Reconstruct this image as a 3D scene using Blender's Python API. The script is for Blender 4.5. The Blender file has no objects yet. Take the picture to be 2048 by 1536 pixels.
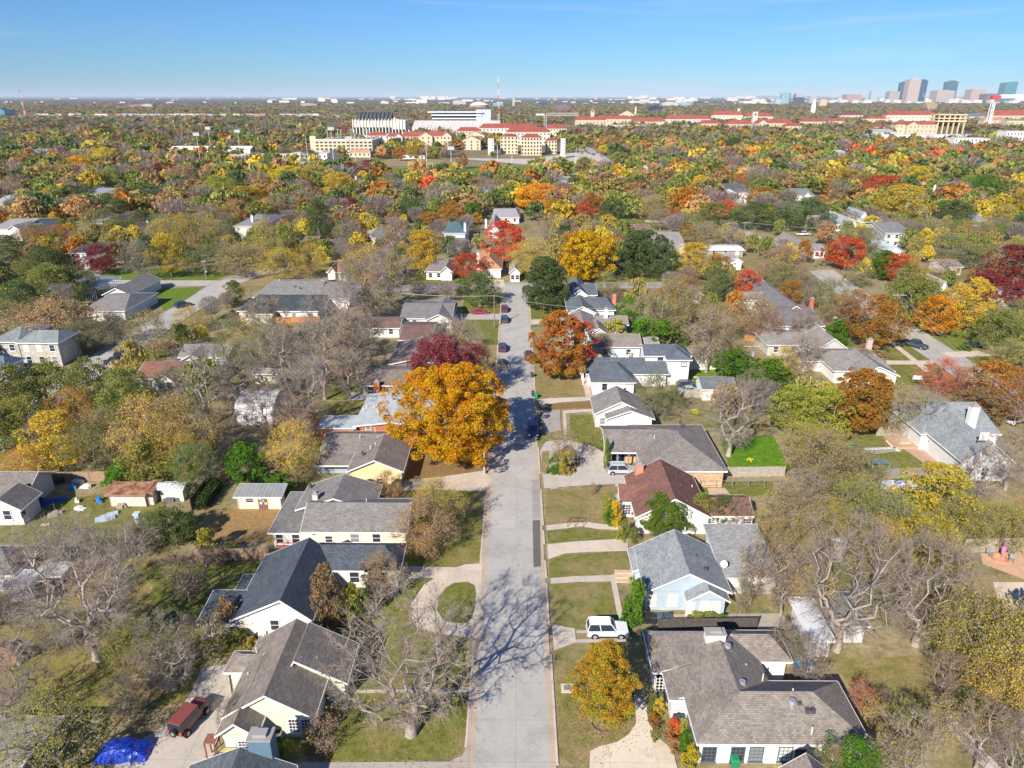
import bpy, math, random
import numpy as np
from mathutils import Vector, Matrix
R = math.radians
HAZE_D = 3.4e-5
# ---------------------------------------------------------------- camera, sky, sun, exposure
CH, FPX = 55.0, 1421.0                                   # drone height in metres, focal length in photo pixels (2048 wide)
PITCH = math.atan(575 / FPX); YAW = math.atan(11 * math.cos(PITCH) / FPX)
sc = bpy.context.scene
col = sc.collection
cd = bpy.data.cameras.new("camera"); cam = bpy.data.objects.new("camera", cd); col.objects.link(cam)
cam.location = (0, 0, CH); cam.rotation_euler = (math.pi / 2 - PITCH, 0, YAW)
cd.sensor_width = 36; cd.lens = 36 * FPX / 2048; cd.clip_start = 1; cd.clip_end = 200000
sc.camera = cam
SUN_EL, SUN_AZ = R(33), R(29)                            # azimuth the shadows point to, clockwise from +Y
sd = Vector((math.sin(SUN_AZ) * math.cos(SUN_EL), math.cos(SUN_AZ) * math.cos(SUN_EL), -math.sin(SUN_EL)))
ld = bpy.data.lights.new("sun", 'SUN'); ld.energy = 5.0; ld.angle = R(0.5); ld.color = (1, .905, .77)
lo = bpy.data.objects.new("sun", ld); col.objects.link(lo); lo.rotation_euler = sd.to_track_quat('-Z', 'Y').to_euler()
w = bpy.data.worlds.new("World"); sc.world = w; w.use_nodes = True
nt = w.node_tree; nt.nodes.clear()
def N(t, typ, **k):
    n = t.nodes.new(typ)
    for a, b in k.items(): setattr(n, a, b)
    return n
sky = N(nt, 'ShaderNodeTexSky', sky_type='NISHITA', sun_disc=False)
sky.sun_elevation = SUN_EL; sky.sun_rotation = math.atan2(-sd.x, -sd.y)
sky.altitude = 200; sky.air_density = 1.1; sky.dust_density = .0; sky.ozone_density = 3.0
bg = N(nt, 'ShaderNodeBackground'); out = N(nt, 'ShaderNodeOutputWorld')
tc = N(nt, 'ShaderNodeTexCoord'); mp = N(nt, 'ShaderNodeMapping'); mp.inputs['Scale'].default_value = (1.2, 3.2, 26)
mp.inputs['Rotation'].default_value = (0, R(-3), R(4))
ns = N(nt, 'ShaderNodeTexNoise'); ns.inputs['Scale'].default_value = 1.6; ns.inputs['Detail'].default_value = 7; ns.inputs['Roughness'].default_value = .55
ns.inputs['Distortion'].default_value = .6
rp = N(nt, 'ShaderNodeValToRGB'); rp.color_ramp.elements[0].position = .56; rp.color_ramp.elements[1].position = .86
rp.color_ramp.elements[1].color = (.42, .42, .42, 1)
mx = N(nt, 'ShaderNodeMix', data_type='RGBA'); mx.inputs['B'].default_value = (7.5, 8.2, 9.2, 1)
nt.links.new(tc.outputs['Generated'], mp.inputs['Vector']); nt.links.new(mp.outputs['Vector'], ns.inputs['Vector'])
nt.links.new(ns.outputs['Fac'], rp.inputs['Fac']); nt.links.new(rp.outputs['Color'], mx.inputs['Factor'])
tint = N(nt, 'ShaderNodeMix', data_type='RGBA', blend_type='MULTIPLY'); tint.inputs['Factor'].default_value = 1; tint.inputs['B'].default_value = (.34, .665, 1.16, 1)
nt.links.new(sky.outputs['Color'], tint.inputs['A']); nt.links.new(tint.outputs['Result'], mx.inputs['A']); nt.links.new(mx.outputs['Result'], bg.inputs['Color'])
nt.links.new(bg.outputs[0], out.inputs[0]); bg.inputs['Strength'].default_value = .070
sc.view_settings.view_transform = 'Standard'; sc.view_settings.look = 'None'; sc.view_settings.exposure = 0.6; sc.view_settings.gamma = 1
sc.render.engine = 'CYCLES'
sc.cycles.max_bounces = 5; sc.cycles.diffuse_bounces = 2; sc.cycles.glossy_bounces = 2; sc.cycles.transmission_bounces = 2
sc.cycles.transparent_max_bounces = 4; sc.cycles.volume_bounces = 0

# ---------------------------------------------------------------- pixel <-> world helpers (used once to survey the photograph)
cp, sp = math.cos(PITCH), math.sin(PITCH)
def ray(px, py):
    u, v = px - 1024, py - 768
    x, y, z = u, FPX * cp - v * sp, -FPX * sp - v * cp
    c, s = math.cos(YAW), math.sin(YAW)
    return (x * c - y * s, x * s + y * c, z)
def P(px, py, h=0.0):
    x, y, z = ray(px, py); t = (h - CH) / z
    return Vector((x * t, y * t, h))
def PY(px, py, Y):
    x, y, z = ray(px, py); t = Y / y
    return Vector((x * t, Y, CH + z * t))
def PX(px, py, X):
    x, y, z = ray(px, py); t = X / x
    return Vector((X, y * t, CH + z * t))
def HG(base, px, py):
    "height of the thing standing at `base` whose top shows at row py"
    d = math.hypot(base[0], base[1]); x, y, z = ray(px, py)
    return CH + z * d / math.hypot(x, y)
def PXL(p):
    c, s = math.cos(-YAW), math.sin(-YAW)
    x, y, z = p[0] * c - p[1] * s, p[0] * s + p[1] * c, p[2] - CH
    dz = y * cp - z * sp
    return 1024 + FPX * x / dz, 768 - FPX * (y * sp + z * cp) / dz

# ---------------------------------------------------------------- materials
MAT = {}
def newmat(name):
    m = bpy.data.materials.new(name); m.use_nodes = True; MAT[name] = m
    t = m.node_tree; b = t.nodes['Principled BSDF']; b.inputs['Roughness'].default_value = .85
    b.inputs['Specular IOR Level'].default_value = .25
    return m, t, b
def L(t, a, b): t.links.new(a, b)
def mixc(t, fac, a, b, typ='MIX'):
    n = N(t, 'ShaderNodeMix', data_type='RGBA', blend_type=typ)
    for k, v in (('Factor', fac), ('A', a), ('B', b)):
        if hasattr(v, 'links') or isinstance(v, bpy.types.NodeSocket): t.links.new(v, n.inputs[k])
        elif k == 'Factor': n.inputs[k].default_value = v
        else: n.inputs[k].default_value = (*v, 1) if len(v) == 3 else v
    return n.outputs['Result']
def noise(t, vec, scale, detail=4, rough=.55, dist=0):
    n = N(t, 'ShaderNodeTexNoise'); n.inputs['Scale'].default_value = scale; n.inputs['Detail'].default_value = detail
    n.inputs['Roughness'].default_value = rough; n.inputs['Distortion'].default_value = dist
    if vec is not None: t.links.new(vec, n.inputs['Vector'])
    return n.outputs['Fac']
def ramp(t, fac, stops):
    n = N(t, 'ShaderNodeValToRGB'); e = n.color_ramp.elements
    while len(e) < len(stops): e.new(.5)
    for k, (p, c) in enumerate(stops):
        e[k].position = p; e[k].color = (*c, 1) if hasattr(c, '__len__') else (c, c, c, 1)
    t.links.new(fac, n.inputs['Fac']); return n.outputs['Color']
def mathn(t, op, a, b=0.0):
    n = N(t, 'ShaderNodeMath', operation=op)
    for k, v in ((0, a), (1, b)):
        if isinstance(v, bpy.types.NodeSocket): t.links.new(v, n.inputs[k])
        else: n.inputs[k].default_value = v
    return n.outputs[0]
def geo(t): return N(t, 'ShaderNodeNewGeometry').outputs['Position']
def objcol(t): return N(t, 'ShaderNodeObjectInfo').outputs
def bump(t, b, h, st=.3, d=.02):
    n = N(t, 'ShaderNodeBump'); n.inputs['Strength'].default_value = st; n.inputs['Distance'].default_value = d
    t.links.new(h, n.inputs['Height']); t.links.new(n.outputs[0], b.inputs['Normal'])
# shingle roof: object colour, courses of tabs with shade variation, streaks
m, t, b = newmat('shingle'); b.inputs['Roughness'].default_value = .92
uv = N(t, 'ShaderNodeUVMap').outputs[0]; oc = objcol(t)
br = N(t, 'ShaderNodeTexBrick'); L(t, uv, br.inputs['Vector']); br.offset = .5
for k, v in (('Scale', 1), ('Brick Width', .34), ('Row Height', .19), ('Mortar Size', .013), ('Mortar Smooth', .3), ('Bias', 0)): br.inputs[k].default_value = v
br.inputs['Color1'].default_value = (.78, .78, .78, 1); br.inputs['Color2'].default_value = (1.2, 1.2, 1.2, 1); br.inputs['Mortar'].default_value = (.5, .5, .5, 1)
c1 = mixc(t, 1, oc['Color'], br.outputs['Color'], 'MULTIPLY')
c2 = mixc(t, .55, c1, ramp(t, noise(t, geo(t), .55, 5, .7), ((.3, .62), (.7, 1.3))), 'MULTIPLY')
c3 = mixc(t, .4, c2, ramp(t, noise(t, uv, 7, 3, .8), ((.3, .6), (.7, 1.35))), 'MULTIPLY')
L(t, c3, b.inputs['Base Color']); bump(t, b, br.outputs['Fac'], .35, -.03)
# horizontal lap siding
m, t, b = newmat('siding'); b.inputs['Roughness'].default_value = .6
uv = N(t, 'ShaderNodeUVMap').outputs[0]; oc = objcol(t)
wv = N(t, 'ShaderNodeTexWave', wave_type='BANDS', bands_direction='Y', wave_profile='SAW'); L(t, uv, wv.inputs['Vector'])
wv.inputs['Scale'].default_value = 1.25
c1 = mixc(t, .7, oc['Color'], ramp(t, wv.outputs['Fac'], ((0, .45), (.14, .92), (1, 1.05))), 'MULTIPLY')
c2 = mixc(t, .35, c1, ramp(t, noise(t, geo(t), .9, 5, .7), ((.3, .7), (.7, 1.1))), 'MULTIPLY')
L(t, c2, b.inputs['Base Color']); bump(t, b, wv.outputs['Fac'], .4, .02)
# plain weathered paint / render in the object's colour
m, t, b = newmat('paint'); b.inputs['Roughness'].default_value = .6; oc = objcol(t)
c2 = mixc(t, .3, oc['Color'], ramp(t, noise(t, geo(t), 1.3, 6, .7), ((.3, .7), (.7, 1.1))), 'MULTIPLY')
L(t, c2, b.inputs['Base Color'])
m, t, b = newmat('carpaint'); b.inputs['Roughness'].default_value = .28; b.inputs['Specular IOR Level'].default_value = .6
b.inputs['Coat Weight'].default_value = .5; L(t, objcol(t)['Color'], b.inputs['Base Color'])
m, t, b = newmat('metal'); b.inputs['Roughness'].default_value = .45; b.inputs['Metallic'].default_value = .6
L(t, objcol(t)['Color'], b.inputs['Base Color'])
m, t, b = newmat('rust'); oc = objcol(t)
uv = N(t, 'ShaderNodeUVMap').outputs[0]
wv = N(t, 'ShaderNodeTexWave', wave_type='BANDS', bands_direction='X'); L(t, uv, wv.inputs['Vector']); wv.inputs['Scale'].default_value = 1.6
c1 = mixc(t, ramp(t, noise(t, geo(t), .8, 6, .75), ((.4, 0), (.6, 1))), (.22, .07, .035), (.42, .27, .18))
c1 = mixc(t, .5, c1, ramp(t, wv.outputs['Fac'], ((0, .55), (1, 1.1))), 'MULTIPLY')
L(t, c1, b.inputs['Base Color']); bump(t, b, wv.outputs['Fac'], .5, .03)
# ribbed light metal roofing
m, t, b = newmat('metal_roof'); b.inputs['Roughness'].default_value = .5; oc = objcol(t)
uv = N(t, 'ShaderNodeUVMap').outputs[0]
wv = N(t, 'ShaderNodeTexWave', wave_type='BANDS', bands_direction='X'); L(t, uv, wv.inputs['Vector']); wv.inputs['Scale'].default_value = .55
c1 = mixc(t, .45, oc['Color'], ramp(t, wv.outputs['Fac'], ((.03, .45), (.12, 1), (1, 1.05))), 'MULTIPLY')
c1 = mixc(t, .6, c1, ramp(t, noise(t, geo(t), .7, 6, .75), ((.3, .6), (.7, 1.15))), 'MULTIPLY')
L(t, c1, b.inputs['Base Color'])
m, t, b = newmat('brick'); oc = objcol(t); uv = N(t, 'ShaderNodeUVMap').outputs[0]
br = N(t, 'ShaderNodeTexBrick'); L(t, uv, br.inputs['Vector'])
for k, v in (('Scale', 1), ('Brick Width', .3), ('Row Height', .12), ('Mortar Size', .012)): br.inputs[k].default_value = v
br.inputs['Color1'].default_value = (.75, .75, .75, 1); br.inputs['Color2'].default_value = (1.25, 1.2, 1.15, 1); br.inputs['Mortar'].default_value = (1.3, 1.4, 1.5, 1)
c1 = mixc(t, 1, oc['Color'], br.outputs['Color'], 'MULTIPLY')
c1 = mixc(t, .6, c1, ramp(t, noise(t, geo(t), .9, 5, .7), ((.3, .6), (.7, 1.3))), 'MULTIPLY')
L(t, c1, b.inputs['Base Color'])
# clay tile roofs of the campus
m, t, b = newmat('tile'); oc = objcol(t); uv = N(t, 'ShaderNodeUVMap').outputs[0]
c1 = mixc(t, .7, oc['Color'], ramp(t, noise(t, geo(t), .12, 6, .8), ((.3, .55), (.7, 1.35))), 'MULTIPLY'); L(t, c1, b.inputs['Base Color'])
m, t, b = newmat('glass'); L(t, objcol(t)['Color'], b.inputs['Base Color']); b.inputs['Roughness'].default_value = .12; b.inputs['Specular IOR Level'].default_value = .8
m, t, b = newmat('tower_glass'); b.inputs['Roughness'].default_value = .25; b.inputs['Specular IOR Level'].default_value = .6
uv = N(t, 'ShaderNodeUVMap').outputs[0]; oc = objcol(t)
br = N(t, 'ShaderNodeTexBrick'); L(t, uv, br.inputs['Vector']); br.offset = 0
for k, v in (('Scale', 1), ('Brick Width', 6), ('Row Height', 4), ('Mortar Size', .5)): br.inputs[k].default_value = v
br.inputs['Color1'].default_value = (.8, .8, .8, 1); br.inputs['Color2'].default_value = (1.15, 1.15, 1.15, 1); br.inputs['Mortar'].default_value = (1.5, 1.5, 1.5, 1)
L(t, mixc(t, 1, oc['Color'], br.outputs['Color'], 'MULTIPLY'), b.inputs['Base Color'])
m, t, b = newmat('rubber'); b.inputs['Base Color'].default_value = (.02, .02, .022, 1)
m, t, b = newmat('wood'); oc = objcol(t); uv = N(t, 'ShaderNodeUVMap').outputs[0]
wv = N(t, 'ShaderNodeTexWave', wave_type='BANDS', bands_direction='X'); L(t, uv, wv.inputs['Vector']); wv.inputs['Scale'].default_value = 2.2
c1 = mixc(t, .55, oc['Color'], ramp(t, wv.outputs['Fac'], ((0, .4), (.15, 1), (1, 1.1))), 'MULTIPLY')
c1 = mixc(t, .8, c1, ramp(t, noise(t, uv, 2.1, 6, .8), ((.3, .5), (.7, 1.35))), 'MULTIPLY'); L(t, c1, b.inputs['Base Color'])
# bare earth, litter and rough grass of the yards; far away the mottled colours of a wooded plain
m, t, b = newmat('earth'); g = geo(t)
a1 = ramp(t, noise(t, g, .035, 8, .7, .5), ((.36, (.13, .115, .045)), (.46, (.24, .19, .10)), (.56, (.30, .245, .14)), (.66, (.16, .15, .055))))
a2 = ramp(t, noise(t, g, .9, 6, .8), ((.3, .5), (.52, .95), (.7, 1.4)))
L(t, mixc(t, 1, a1, a2, 'MULTIPLY'), b.inputs['Base Color'])
m, t, b = newmat('far_land'); g = geo(t)
a1 = ramp(t, noise(t, g, .0035, 10, .75, .4), ((.36, (.035, .045, .025)), (.46, (.075, .06, .04)), (.54, (.11, .075, .05)), (.62, (.05, .055, .03)), (.74, (.20, .17, .13))))
L(t, a1, b.inputs['Base Color'])
m, t, b = newmat('grass'); g = geo(t); oc = objcol(t)
gr = ramp(t, noise(t, g, 1.1, 7, .75), ((.32, (.08, .10, .02)), (.5, (.17, .18, .035)), (.66, (.25, .24, .07))))
dr = ramp(t, noise(t, g, 2.3, 7, .8), ((.32, (.20, .145, .065)), (.52, (.33, .25, .125)), (.7, (.42, .34, .19))))
f = mathn(t, 'ADD', mathn(t, 'MULTIPLY', noise(t, g, .28, 6, .7, .4), 1.0), mathn(t, 'SUBTRACT', .5, oc['Alpha']))
f = ramp(t, f, ((.36, 0), (.64, 1)))
c1 = mixc(t, f, gr, dr)
c1 = mixc(t, 1, c1, oc['Color'], 'MULTIPLY')
c1 = mixc(t, .7, c1, ramp(t, noise(t, g, 9, 3, .8), ((.3, .55), (.7, 1.35))), 'MULTIPLY')
L(t, c1, b.inputs['Base Color']); bump(t, b, noise(t, g, 6, 4, .8), .5, .06)
# worn concrete paving, object colour, joints, stains, fallen leaves
m, t, b = newmat('concrete'); g = geo(t); oc = objcol(t)
c1 = mixc(t, .8, oc['Color'], ramp(t, noise(t, g, .25, 8, .75, .3), ((.3, .72), (.5, 1), (.7, 1.12))), 'MULTIPLY')
c1 = mixc(t, .5, c1, ramp(t, noise(t, g, 12, 4, .8), ((.3, .7), (.7, 1.2))), 'MULTIPLY')
br = N(t, 'ShaderNodeTexBrick'); L(t, g, br.inputs['Vector']); br.offset = 0
for k, v in (('Scale', 1), ('Brick Width', 4.2), ('Row Height', 4.6), ('Mortar Size', .03)): br.inputs[k].default_value = v
br.inputs['Color1'].default_value = (.96, .96, .96, 1); br.inputs['Color2'].default_value = (1.04, 1.04, 1.04, 1); br.inputs['Mortar'].default_value = (.72, .7, .68, 1)
c1 = mixc(t, .8, c1, br.outputs['Color'], 'MULTIPLY')
vo = N(t, 'ShaderNodeTexVoronoi', feature='DISTANCE_TO_EDGE'); vo.inputs['Scale'].default_value = .16
wp = N(t, 'ShaderNodeTexNoise'); wp.inputs['Scale'].default_value = .6; wp.inputs['Detail'].default_value = 6; L(t, g, wp.inputs['Vector'])
av = N(t, 'ShaderNodeVectorMath', operation='MULTIPLY_ADD'); L(t, wp.outputs['Color'], av.inputs[0]); av.inputs[1].default_value = (2.2, 2.2, 0); L(t, g, av.inputs[2]); L(t, av.outputs[0], vo.inputs['Vector'])
c1 = mixc(t, .75, c1, ramp(t, vo.outputs['Distance'], ((.001, .74), (.006, 1))), 'MULTIPLY')
c1 = mixc(t, .8, c1, ramp(t, noise(t, g, .9, 6, .8, .8), ((.34, .72), (.42, 1), (.62, 1), (.7, 1.1))), 'MULTIPLY')
sp_ = ramp(t, noise(t, g, 3.2, 5, .85), ((.68, 0), (.74, 1)))
c1 = mixc(t, mathn(t, 'MULTIPLY', sp_, .35), c1, (.16, .11, .06))
L(t, c1, b.inputs['Base Color'])
m, t, b = newmat('bark'); g = geo(t); oc = objcol(t)
L(t, mixc(t, .8, oc['Color'], ramp(t, noise(t, g, 4, 5, .8), ((.3, .45), (.7, 1.3))), 'MULTIPLY'), b.inputs['Base Color'])
def leafmat(name, src):
    m, t, b = newmat(name); t.nodes.remove(b); o = t.nodes['Material Output']
    at = N(t, 'ShaderNodeAttribute', attribute_name='lv'); sep = N(t, 'ShaderNodeSeparateColor'); L(t, at.outputs['Color'], sep.inputs[0])
    if src == 'obj':
        c0 = objcol(t)['Color']; a2 = N(t, 'ShaderNodeAttribute', attribute_name='leaf2', attribute_type='OBJECT').outputs['Color']
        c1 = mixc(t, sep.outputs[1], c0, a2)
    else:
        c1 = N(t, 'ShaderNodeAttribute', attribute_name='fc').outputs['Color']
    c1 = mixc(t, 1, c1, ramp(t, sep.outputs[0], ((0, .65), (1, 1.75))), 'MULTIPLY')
    d = N(t, 'ShaderNodeBsdfDiffuse'); tr = N(t, 'ShaderNodeBsdfTranslucent'); ms = N(t, 'ShaderNodeMixShader'); ms.inputs[0].default_value = .42
    L(t, c1, d.inputs[0]); L(t, c1, tr.inputs[0]); L(t, d.outputs[0], ms.inputs[1]); L(t, tr.outputs[0], ms.inputs[2]); L(t, ms.outputs[0], o.inputs[0])
leafmat('leaf', 'obj'); leafmat('far_leaf', 'attr')

# ---------------------------------------------------------------- mesh helpers
class MB:
    def __init__(s): s.V = []; s.F = []
    def pts(s, pts):
        k = len(s.V); s.V += [tuple(p) for p in pts]; return list(range(k, k + len(pts)))
    def poly(s, pts): s.F.append(s.pts(pts))
    def box(s, x0, y0, z0, x1, y1, z1, tx=0, ty=0):
        i = s.pts([(x0, y0, z0), (x1, y0, z0), (x1, y1, z0), (x0, y1, z0), (x0 + tx, y0 + ty, z1), (x1 - tx, y0 + ty, z1), (x1 - tx, y1 - ty, z1), (x0 + tx, y1 - ty, z1)])
        for f in ((3, 2, 1, 0), (4, 5, 6, 7), (0, 1, 5, 4), (1, 2, 6, 5), (2, 3, 7, 6), (3, 0, 4, 7)): s.F.append([i[a] for a in f])
    def prism(s, pl, z0, z1):
        n = len(pl); i = s.pts([(p[0], p[1], z0) for p in pl] + [(p[0], p[1], z1) for p in pl])
        s.F.append([i[k] for k in reversed(range(n))]); s.F.append([i[n + k] for k in range(n)])
        for k in range(n): s.F.append([i[k], i[(k + 1) % n], i[n + (k + 1) % n], i[n + k]])
    def extr(s, pl, d):
        "extrude 3D polygon by vector"
        n = len(pl); i = s.pts([tuple(p) for p in pl] + [(p[0] + d[0], p[1] + d[1], p[2] + d[2]) for p in pl])
        s.F.append([i[k] for k in range(n)]); s.F.append([i[n + k] for k in reversed(range(n))])
        for k in range(n): s.F.append([i[(k + 1) % n], i[k], i[n + k], i[n + (k + 1) % n]])
    def tube(s, p, q, r0, r1=None, n=8, cap=True):
        r1 = r0 if r1 is None else r1; p = Vector(p); q = Vector(q); d = (q - p).normalized()
        a = d.orthogonal().normalized(); b = d.cross(a)
        A = [p + (a * math.cos(2 * math.pi * k / n) + b * math.sin(2 * math.pi * k / n)) * r0 for k in range(n)]
        B = [q + (a * math.cos(2 * math.pi * k / n) + b * math.sin(2 * math.pi * k / n)) * r1 for k in range(n)]
        i = s.pts(A + B)
        for k in range(n): s.F.append([i[k], i[(k + 1) % n], i[n + (k + 1) % n], i[n + k]])
        if cap: s.F.append([i[k] for k in reversed(range(n))]); s.F.append([i[n + k] for k in range(n)])
    def build(s, name, mat, parent=None, colr=None, org=(0, 0, 0), smooth=False):
        me = bpy.data.meshes.new(name)
        me.from_pydata([(v[0] - org[0], v[1] - org[1], v[2] - org[2]) for v in s.V], [], s.F); me.update()
        uvl = me.uv_layers.new(name='UVMap'); V = me.vertices
        for p in me.polygons:
            n = p.normal
            if abs(n.z) > .999: u, v = Vector((1, 0, 0)), Vector((0, 1, 0))
            else: u = Vector((0, 0, 1)).cross(n).normalized(); v = n.cross(u)
            for li in p.loop_indices:
                c = V[me.loops[li].vertex_index].co; uvl.data[li].uv = (c.dot(u), c.dot(v))
            p.use_smooth = smooth
        me.materials.append(MAT[mat]); o = bpy.data.objects.new(name, me); col.objects.link(o)
        if parent: o.parent = parent
        if mat == 'glass' and not colr: o.color = (.025, .04, .06, 1)
        if colr: o.color = (*colr, 1) if len(colr) == 3 else colr
        return o
def tag(o, label=None, cat=None, group=None, kind=None):
    if label: o['label'] = label
    if cat: o['category'] = cat
    if group: o['group'] = group
    if kind: o['kind'] = kind
    return o
def empty(name, loc, rz=0, label=None, cat=None, group=None):
    o = bpy.data.objects.new(name, None); o.location = loc; o.rotation_euler = (0, 0, rz); o.empty_display_size = .5; col.objects.link(o)
    return tag(o, label, cat, group)
def inst(src, parent, loc=None, rz=None):
    o = src.copy(); col.objects.link(o); o.parent = parent
    if loc is not None: o.location = loc
    if rz is not None: o.rotation_euler = (0, 0, rz)
    return o
def sheet(name, pts, z, mat, colr=None, kind='structure', thick=0, px=True, org=True):
    w3 = [P(*p) if px else Vector((p[0], p[1], 0)) for p in pts]
    mb = MB()
    if thick: mb.prism([(p.x, p.y) for p in w3], z - thick, z)
    else: mb.poly([(p.x, p.y, z) for p in w3])
    o = mb.build(name, mat, None, colr)
    if o.data.polygons[0].normal.z < 0 and not thick:
        o.data.flip_normals()
    tag(o, kind=kind); return o
def strip(pts, wd):
    "polyline -> left/right offset polygon (world xy)"
    n = len(pts); Lp, Rp = [], []
    for k in range(n):
        a = pts[max(0, k - 1)]; b = pts[min(n - 1, k + 1)]; d = Vector((b[0] - a[0], b[1] - a[1])).normalized(); nn = Vector((-d.y, d.x))
        Lp.append((pts[k][0] + nn.x * wd / 2, pts[k][1] + nn.y * wd / 2)); Rp.append((pts[k][0] - nn.x * wd / 2, pts[k][1] - nn.y * wd / 2))
    return Lp, Rp
def smooth_pts(pts, it=2):
    for _ in range(it):
        q = [pts[0]]
        for a, b in zip(pts[:-1], pts[1:]): q += [tuple(.75 * x + .25 * y for x, y in zip(a, b)), tuple(.25 * x + .75 * y for x, y in zip(a, b))]
        pts = q + [pts[-1]]
    return pts
def roadway(name, pxpts, wd, z, mat, colr, kerb=True, it=2, world=False):
    pts = [tuple(p) for p in pxpts] if world else [tuple(P(*p))[:2] for p in pxpts]
    pts = smooth_pts(pts, it); Lp, Rp = strip(pts, wd); mb = MB()
    for k in range(len(pts) - 1):
        mb.poly([(*Rp[k], z), (*Rp[k + 1], z), (*Lp[k + 1], z), (*Lp[k], z)])
    o = mb.build(name, mat, None, colr); tag(o, kind='structure')
    for p in o.data.polygons[:1]:
        if p.normal.z < 0: o.data.flip_normals()
    if kerb:
        mb = MB()
        for off in (1, -1):
            A, B = strip(pts, wd + off * .02) if off > 0 else strip(pts, wd + .02)
            C, D = strip(pts, wd + .36)
            i_, o_ = (A, C) if off > 0 else (B, D)
            for k in range(len(pts) - 1):
                a, b, c, d = i_[k], i_[k + 1], o_[k + 1], o_[k]
                mb.poly([(*a, .13), (*b, .13), (*c, .13), (*d, .13)]); mb.poly([(*a, 0), (*b, 0), (*b, .13), (*a, .13)])
        ko = mb.build('kerb', 'concrete', None, (.47, .43, .38)); tag(ko, kind='structure')
    return o
# ================================================================ SETTING: ground, roads, drives, lawns
m, t, b = newmat('ground'); g = geo(t)
a1 = ramp(t, noise(t, g, .05, 8, .7, .5), ((.36, (.16, .17, .05)), (.46, (.26, .22, .11)), (.56, (.34, .28, .16)), (.66, (.20, .20, .07))))
a1 = mixc(t, 1, a1, ramp(t, noise(t, g, .9, 6, .8), ((.3, .5), (.52, .95), (.7, 1.4))), 'MULTIPLY')
f1 = ramp(t, noise(t, g, .0022, 12, .78, .6), ((.38, (.03, .04, .025)), (.46, (.07, .055, .035)), (.53, (.11, .07, .05)), (.60, (.05, .055, .03)), (.68, (.28, .26, .23)), (.76, (.05, .05, .04))))
vl = N(t, 'ShaderNodeVectorMath', operation='LENGTH'); L(t, g, vl.inputs[0])
L(t, mixc(t, ramp(t, mathn(t, 'DIVIDE', vl.outputs['Value'], 1500), ((.35, 0), (.9, 1))), a1, f1), b.inputs['Base Color'])
mb = MB(); n = 48; ring = [(90000 * math.cos(2 * math.pi * k / n), 90000 * math.sin(2 * math.pi * k / n), 0) for k in range(n)]
mb.poly(ring); tag(mb.build('ground', 'ground'), kind='structure')
ROADC = (.455, .44, .405); CONC = (.62, .54, .44); CONCG = (.47, .44, .40)
RX0, RX1 = -4.45, 3.6
# main street (its long axis is +Y), gutters and kerbs
o = sheet('road', [(RX0, 36), (RX1, 36), (RX1, 219), (RX0, 219)], 0.090, 'concrete', ROADC, px=False)
for x0, x1 in ((RX0, RX0 + .75), (RX1 - .6, RX1)): sheet('gutter', [(x0, 36), (x1, 36), (x1, 214), (x0, 214)], 0.096, 'concrete', (.50, .41, .32), px=False)
sheet('road_patch', [(1065, 1042), (1080, 1041), (1082, 1134), (1067, 1136)], 0.102, 'concrete', (.15, .145, .135))
sheet('road_patch', [(1064, 962), (1078, 960), (1080, 1036), (1065, 1040)], 0.101, 'concrete', (.36, .34, .31))
for a, b_ in ((955, 935), (985, 1265)): pass
def kerbrun(x, ya, yb, side):
    mb = MB(); mb.box(x if side > 0 else x - .2, ya, 0, x + .2 if side > 0 else x, yb, .13); tag(mb.build('kerb', 'concrete', None, (.60, .53, .44)), kind='structure')
def YG(py, h=0): return P(1035, py, h).y
for a, b_ in ((1530, 1310), (1250, 1168), (1155, 1122), (1088, 1062), (1050, 980), (948, 895), (860, 815), (797, 660), (650, 585)): kerbrun(RX1, YG(a), YG(b_), 1)
for a, b_ in ((1495, 1285), (1245, 1170), (1125, 990), (942, 800), (790, 690), (680, 590)): kerbrun(RX0, YG(a), YG(b_), -1)
roadway('road', [(0 - 60, 905), (90, 800), (205, 722), (264, 687), (346, 632), (400, 603), (440, 572), (500, 549), (575, 537)], 8.5, .075, 'concrete', ROADC)
roadway('road', [(60, 562), (173, 565), (300, 567), (440, 567)], 7.5, .078, 'concrete', ROADC, kerb=False)
roadway('road', [(640, 582), (800, 577), (1000, 571), (1200, 571), (1330, 571)], 8, .079, 'concrete', (.36, .34, .32), kerb=False)
roadway('road', [(2040, 830), (1965, 762), (1850, 690), (1790, 648), (1735, 610), (1680, 570), (1640, 540)], 8.5, .075, 'concrete', ROADC)
roadway('road', [(1460, 452), (1495, 472), (1540, 487), (1620, 499), (1720, 507)], 8.5, .075, 'concrete', ROADC, kerb=False)
roadway('road', [(1290, 442), (1350, 443), (1420, 446), (1500, 450)], 8, .076, 'concrete', ROADC, kerb=False)
roadway('avenue', [(1244, 358), (1228, 340), (1212, 322), (1190, 305), (1165, 292), (1150, 283), (1143, 272)], 10, .075, 'concrete', (.42, .40, .38), kerb=False)
roadway('avenue', [(1205, 345), (1190, 325), (1170, 308), (1150, 295), (1135, 285)], 8, .079, 'concrete', (.42, .40, .38), kerb=False)
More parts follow.
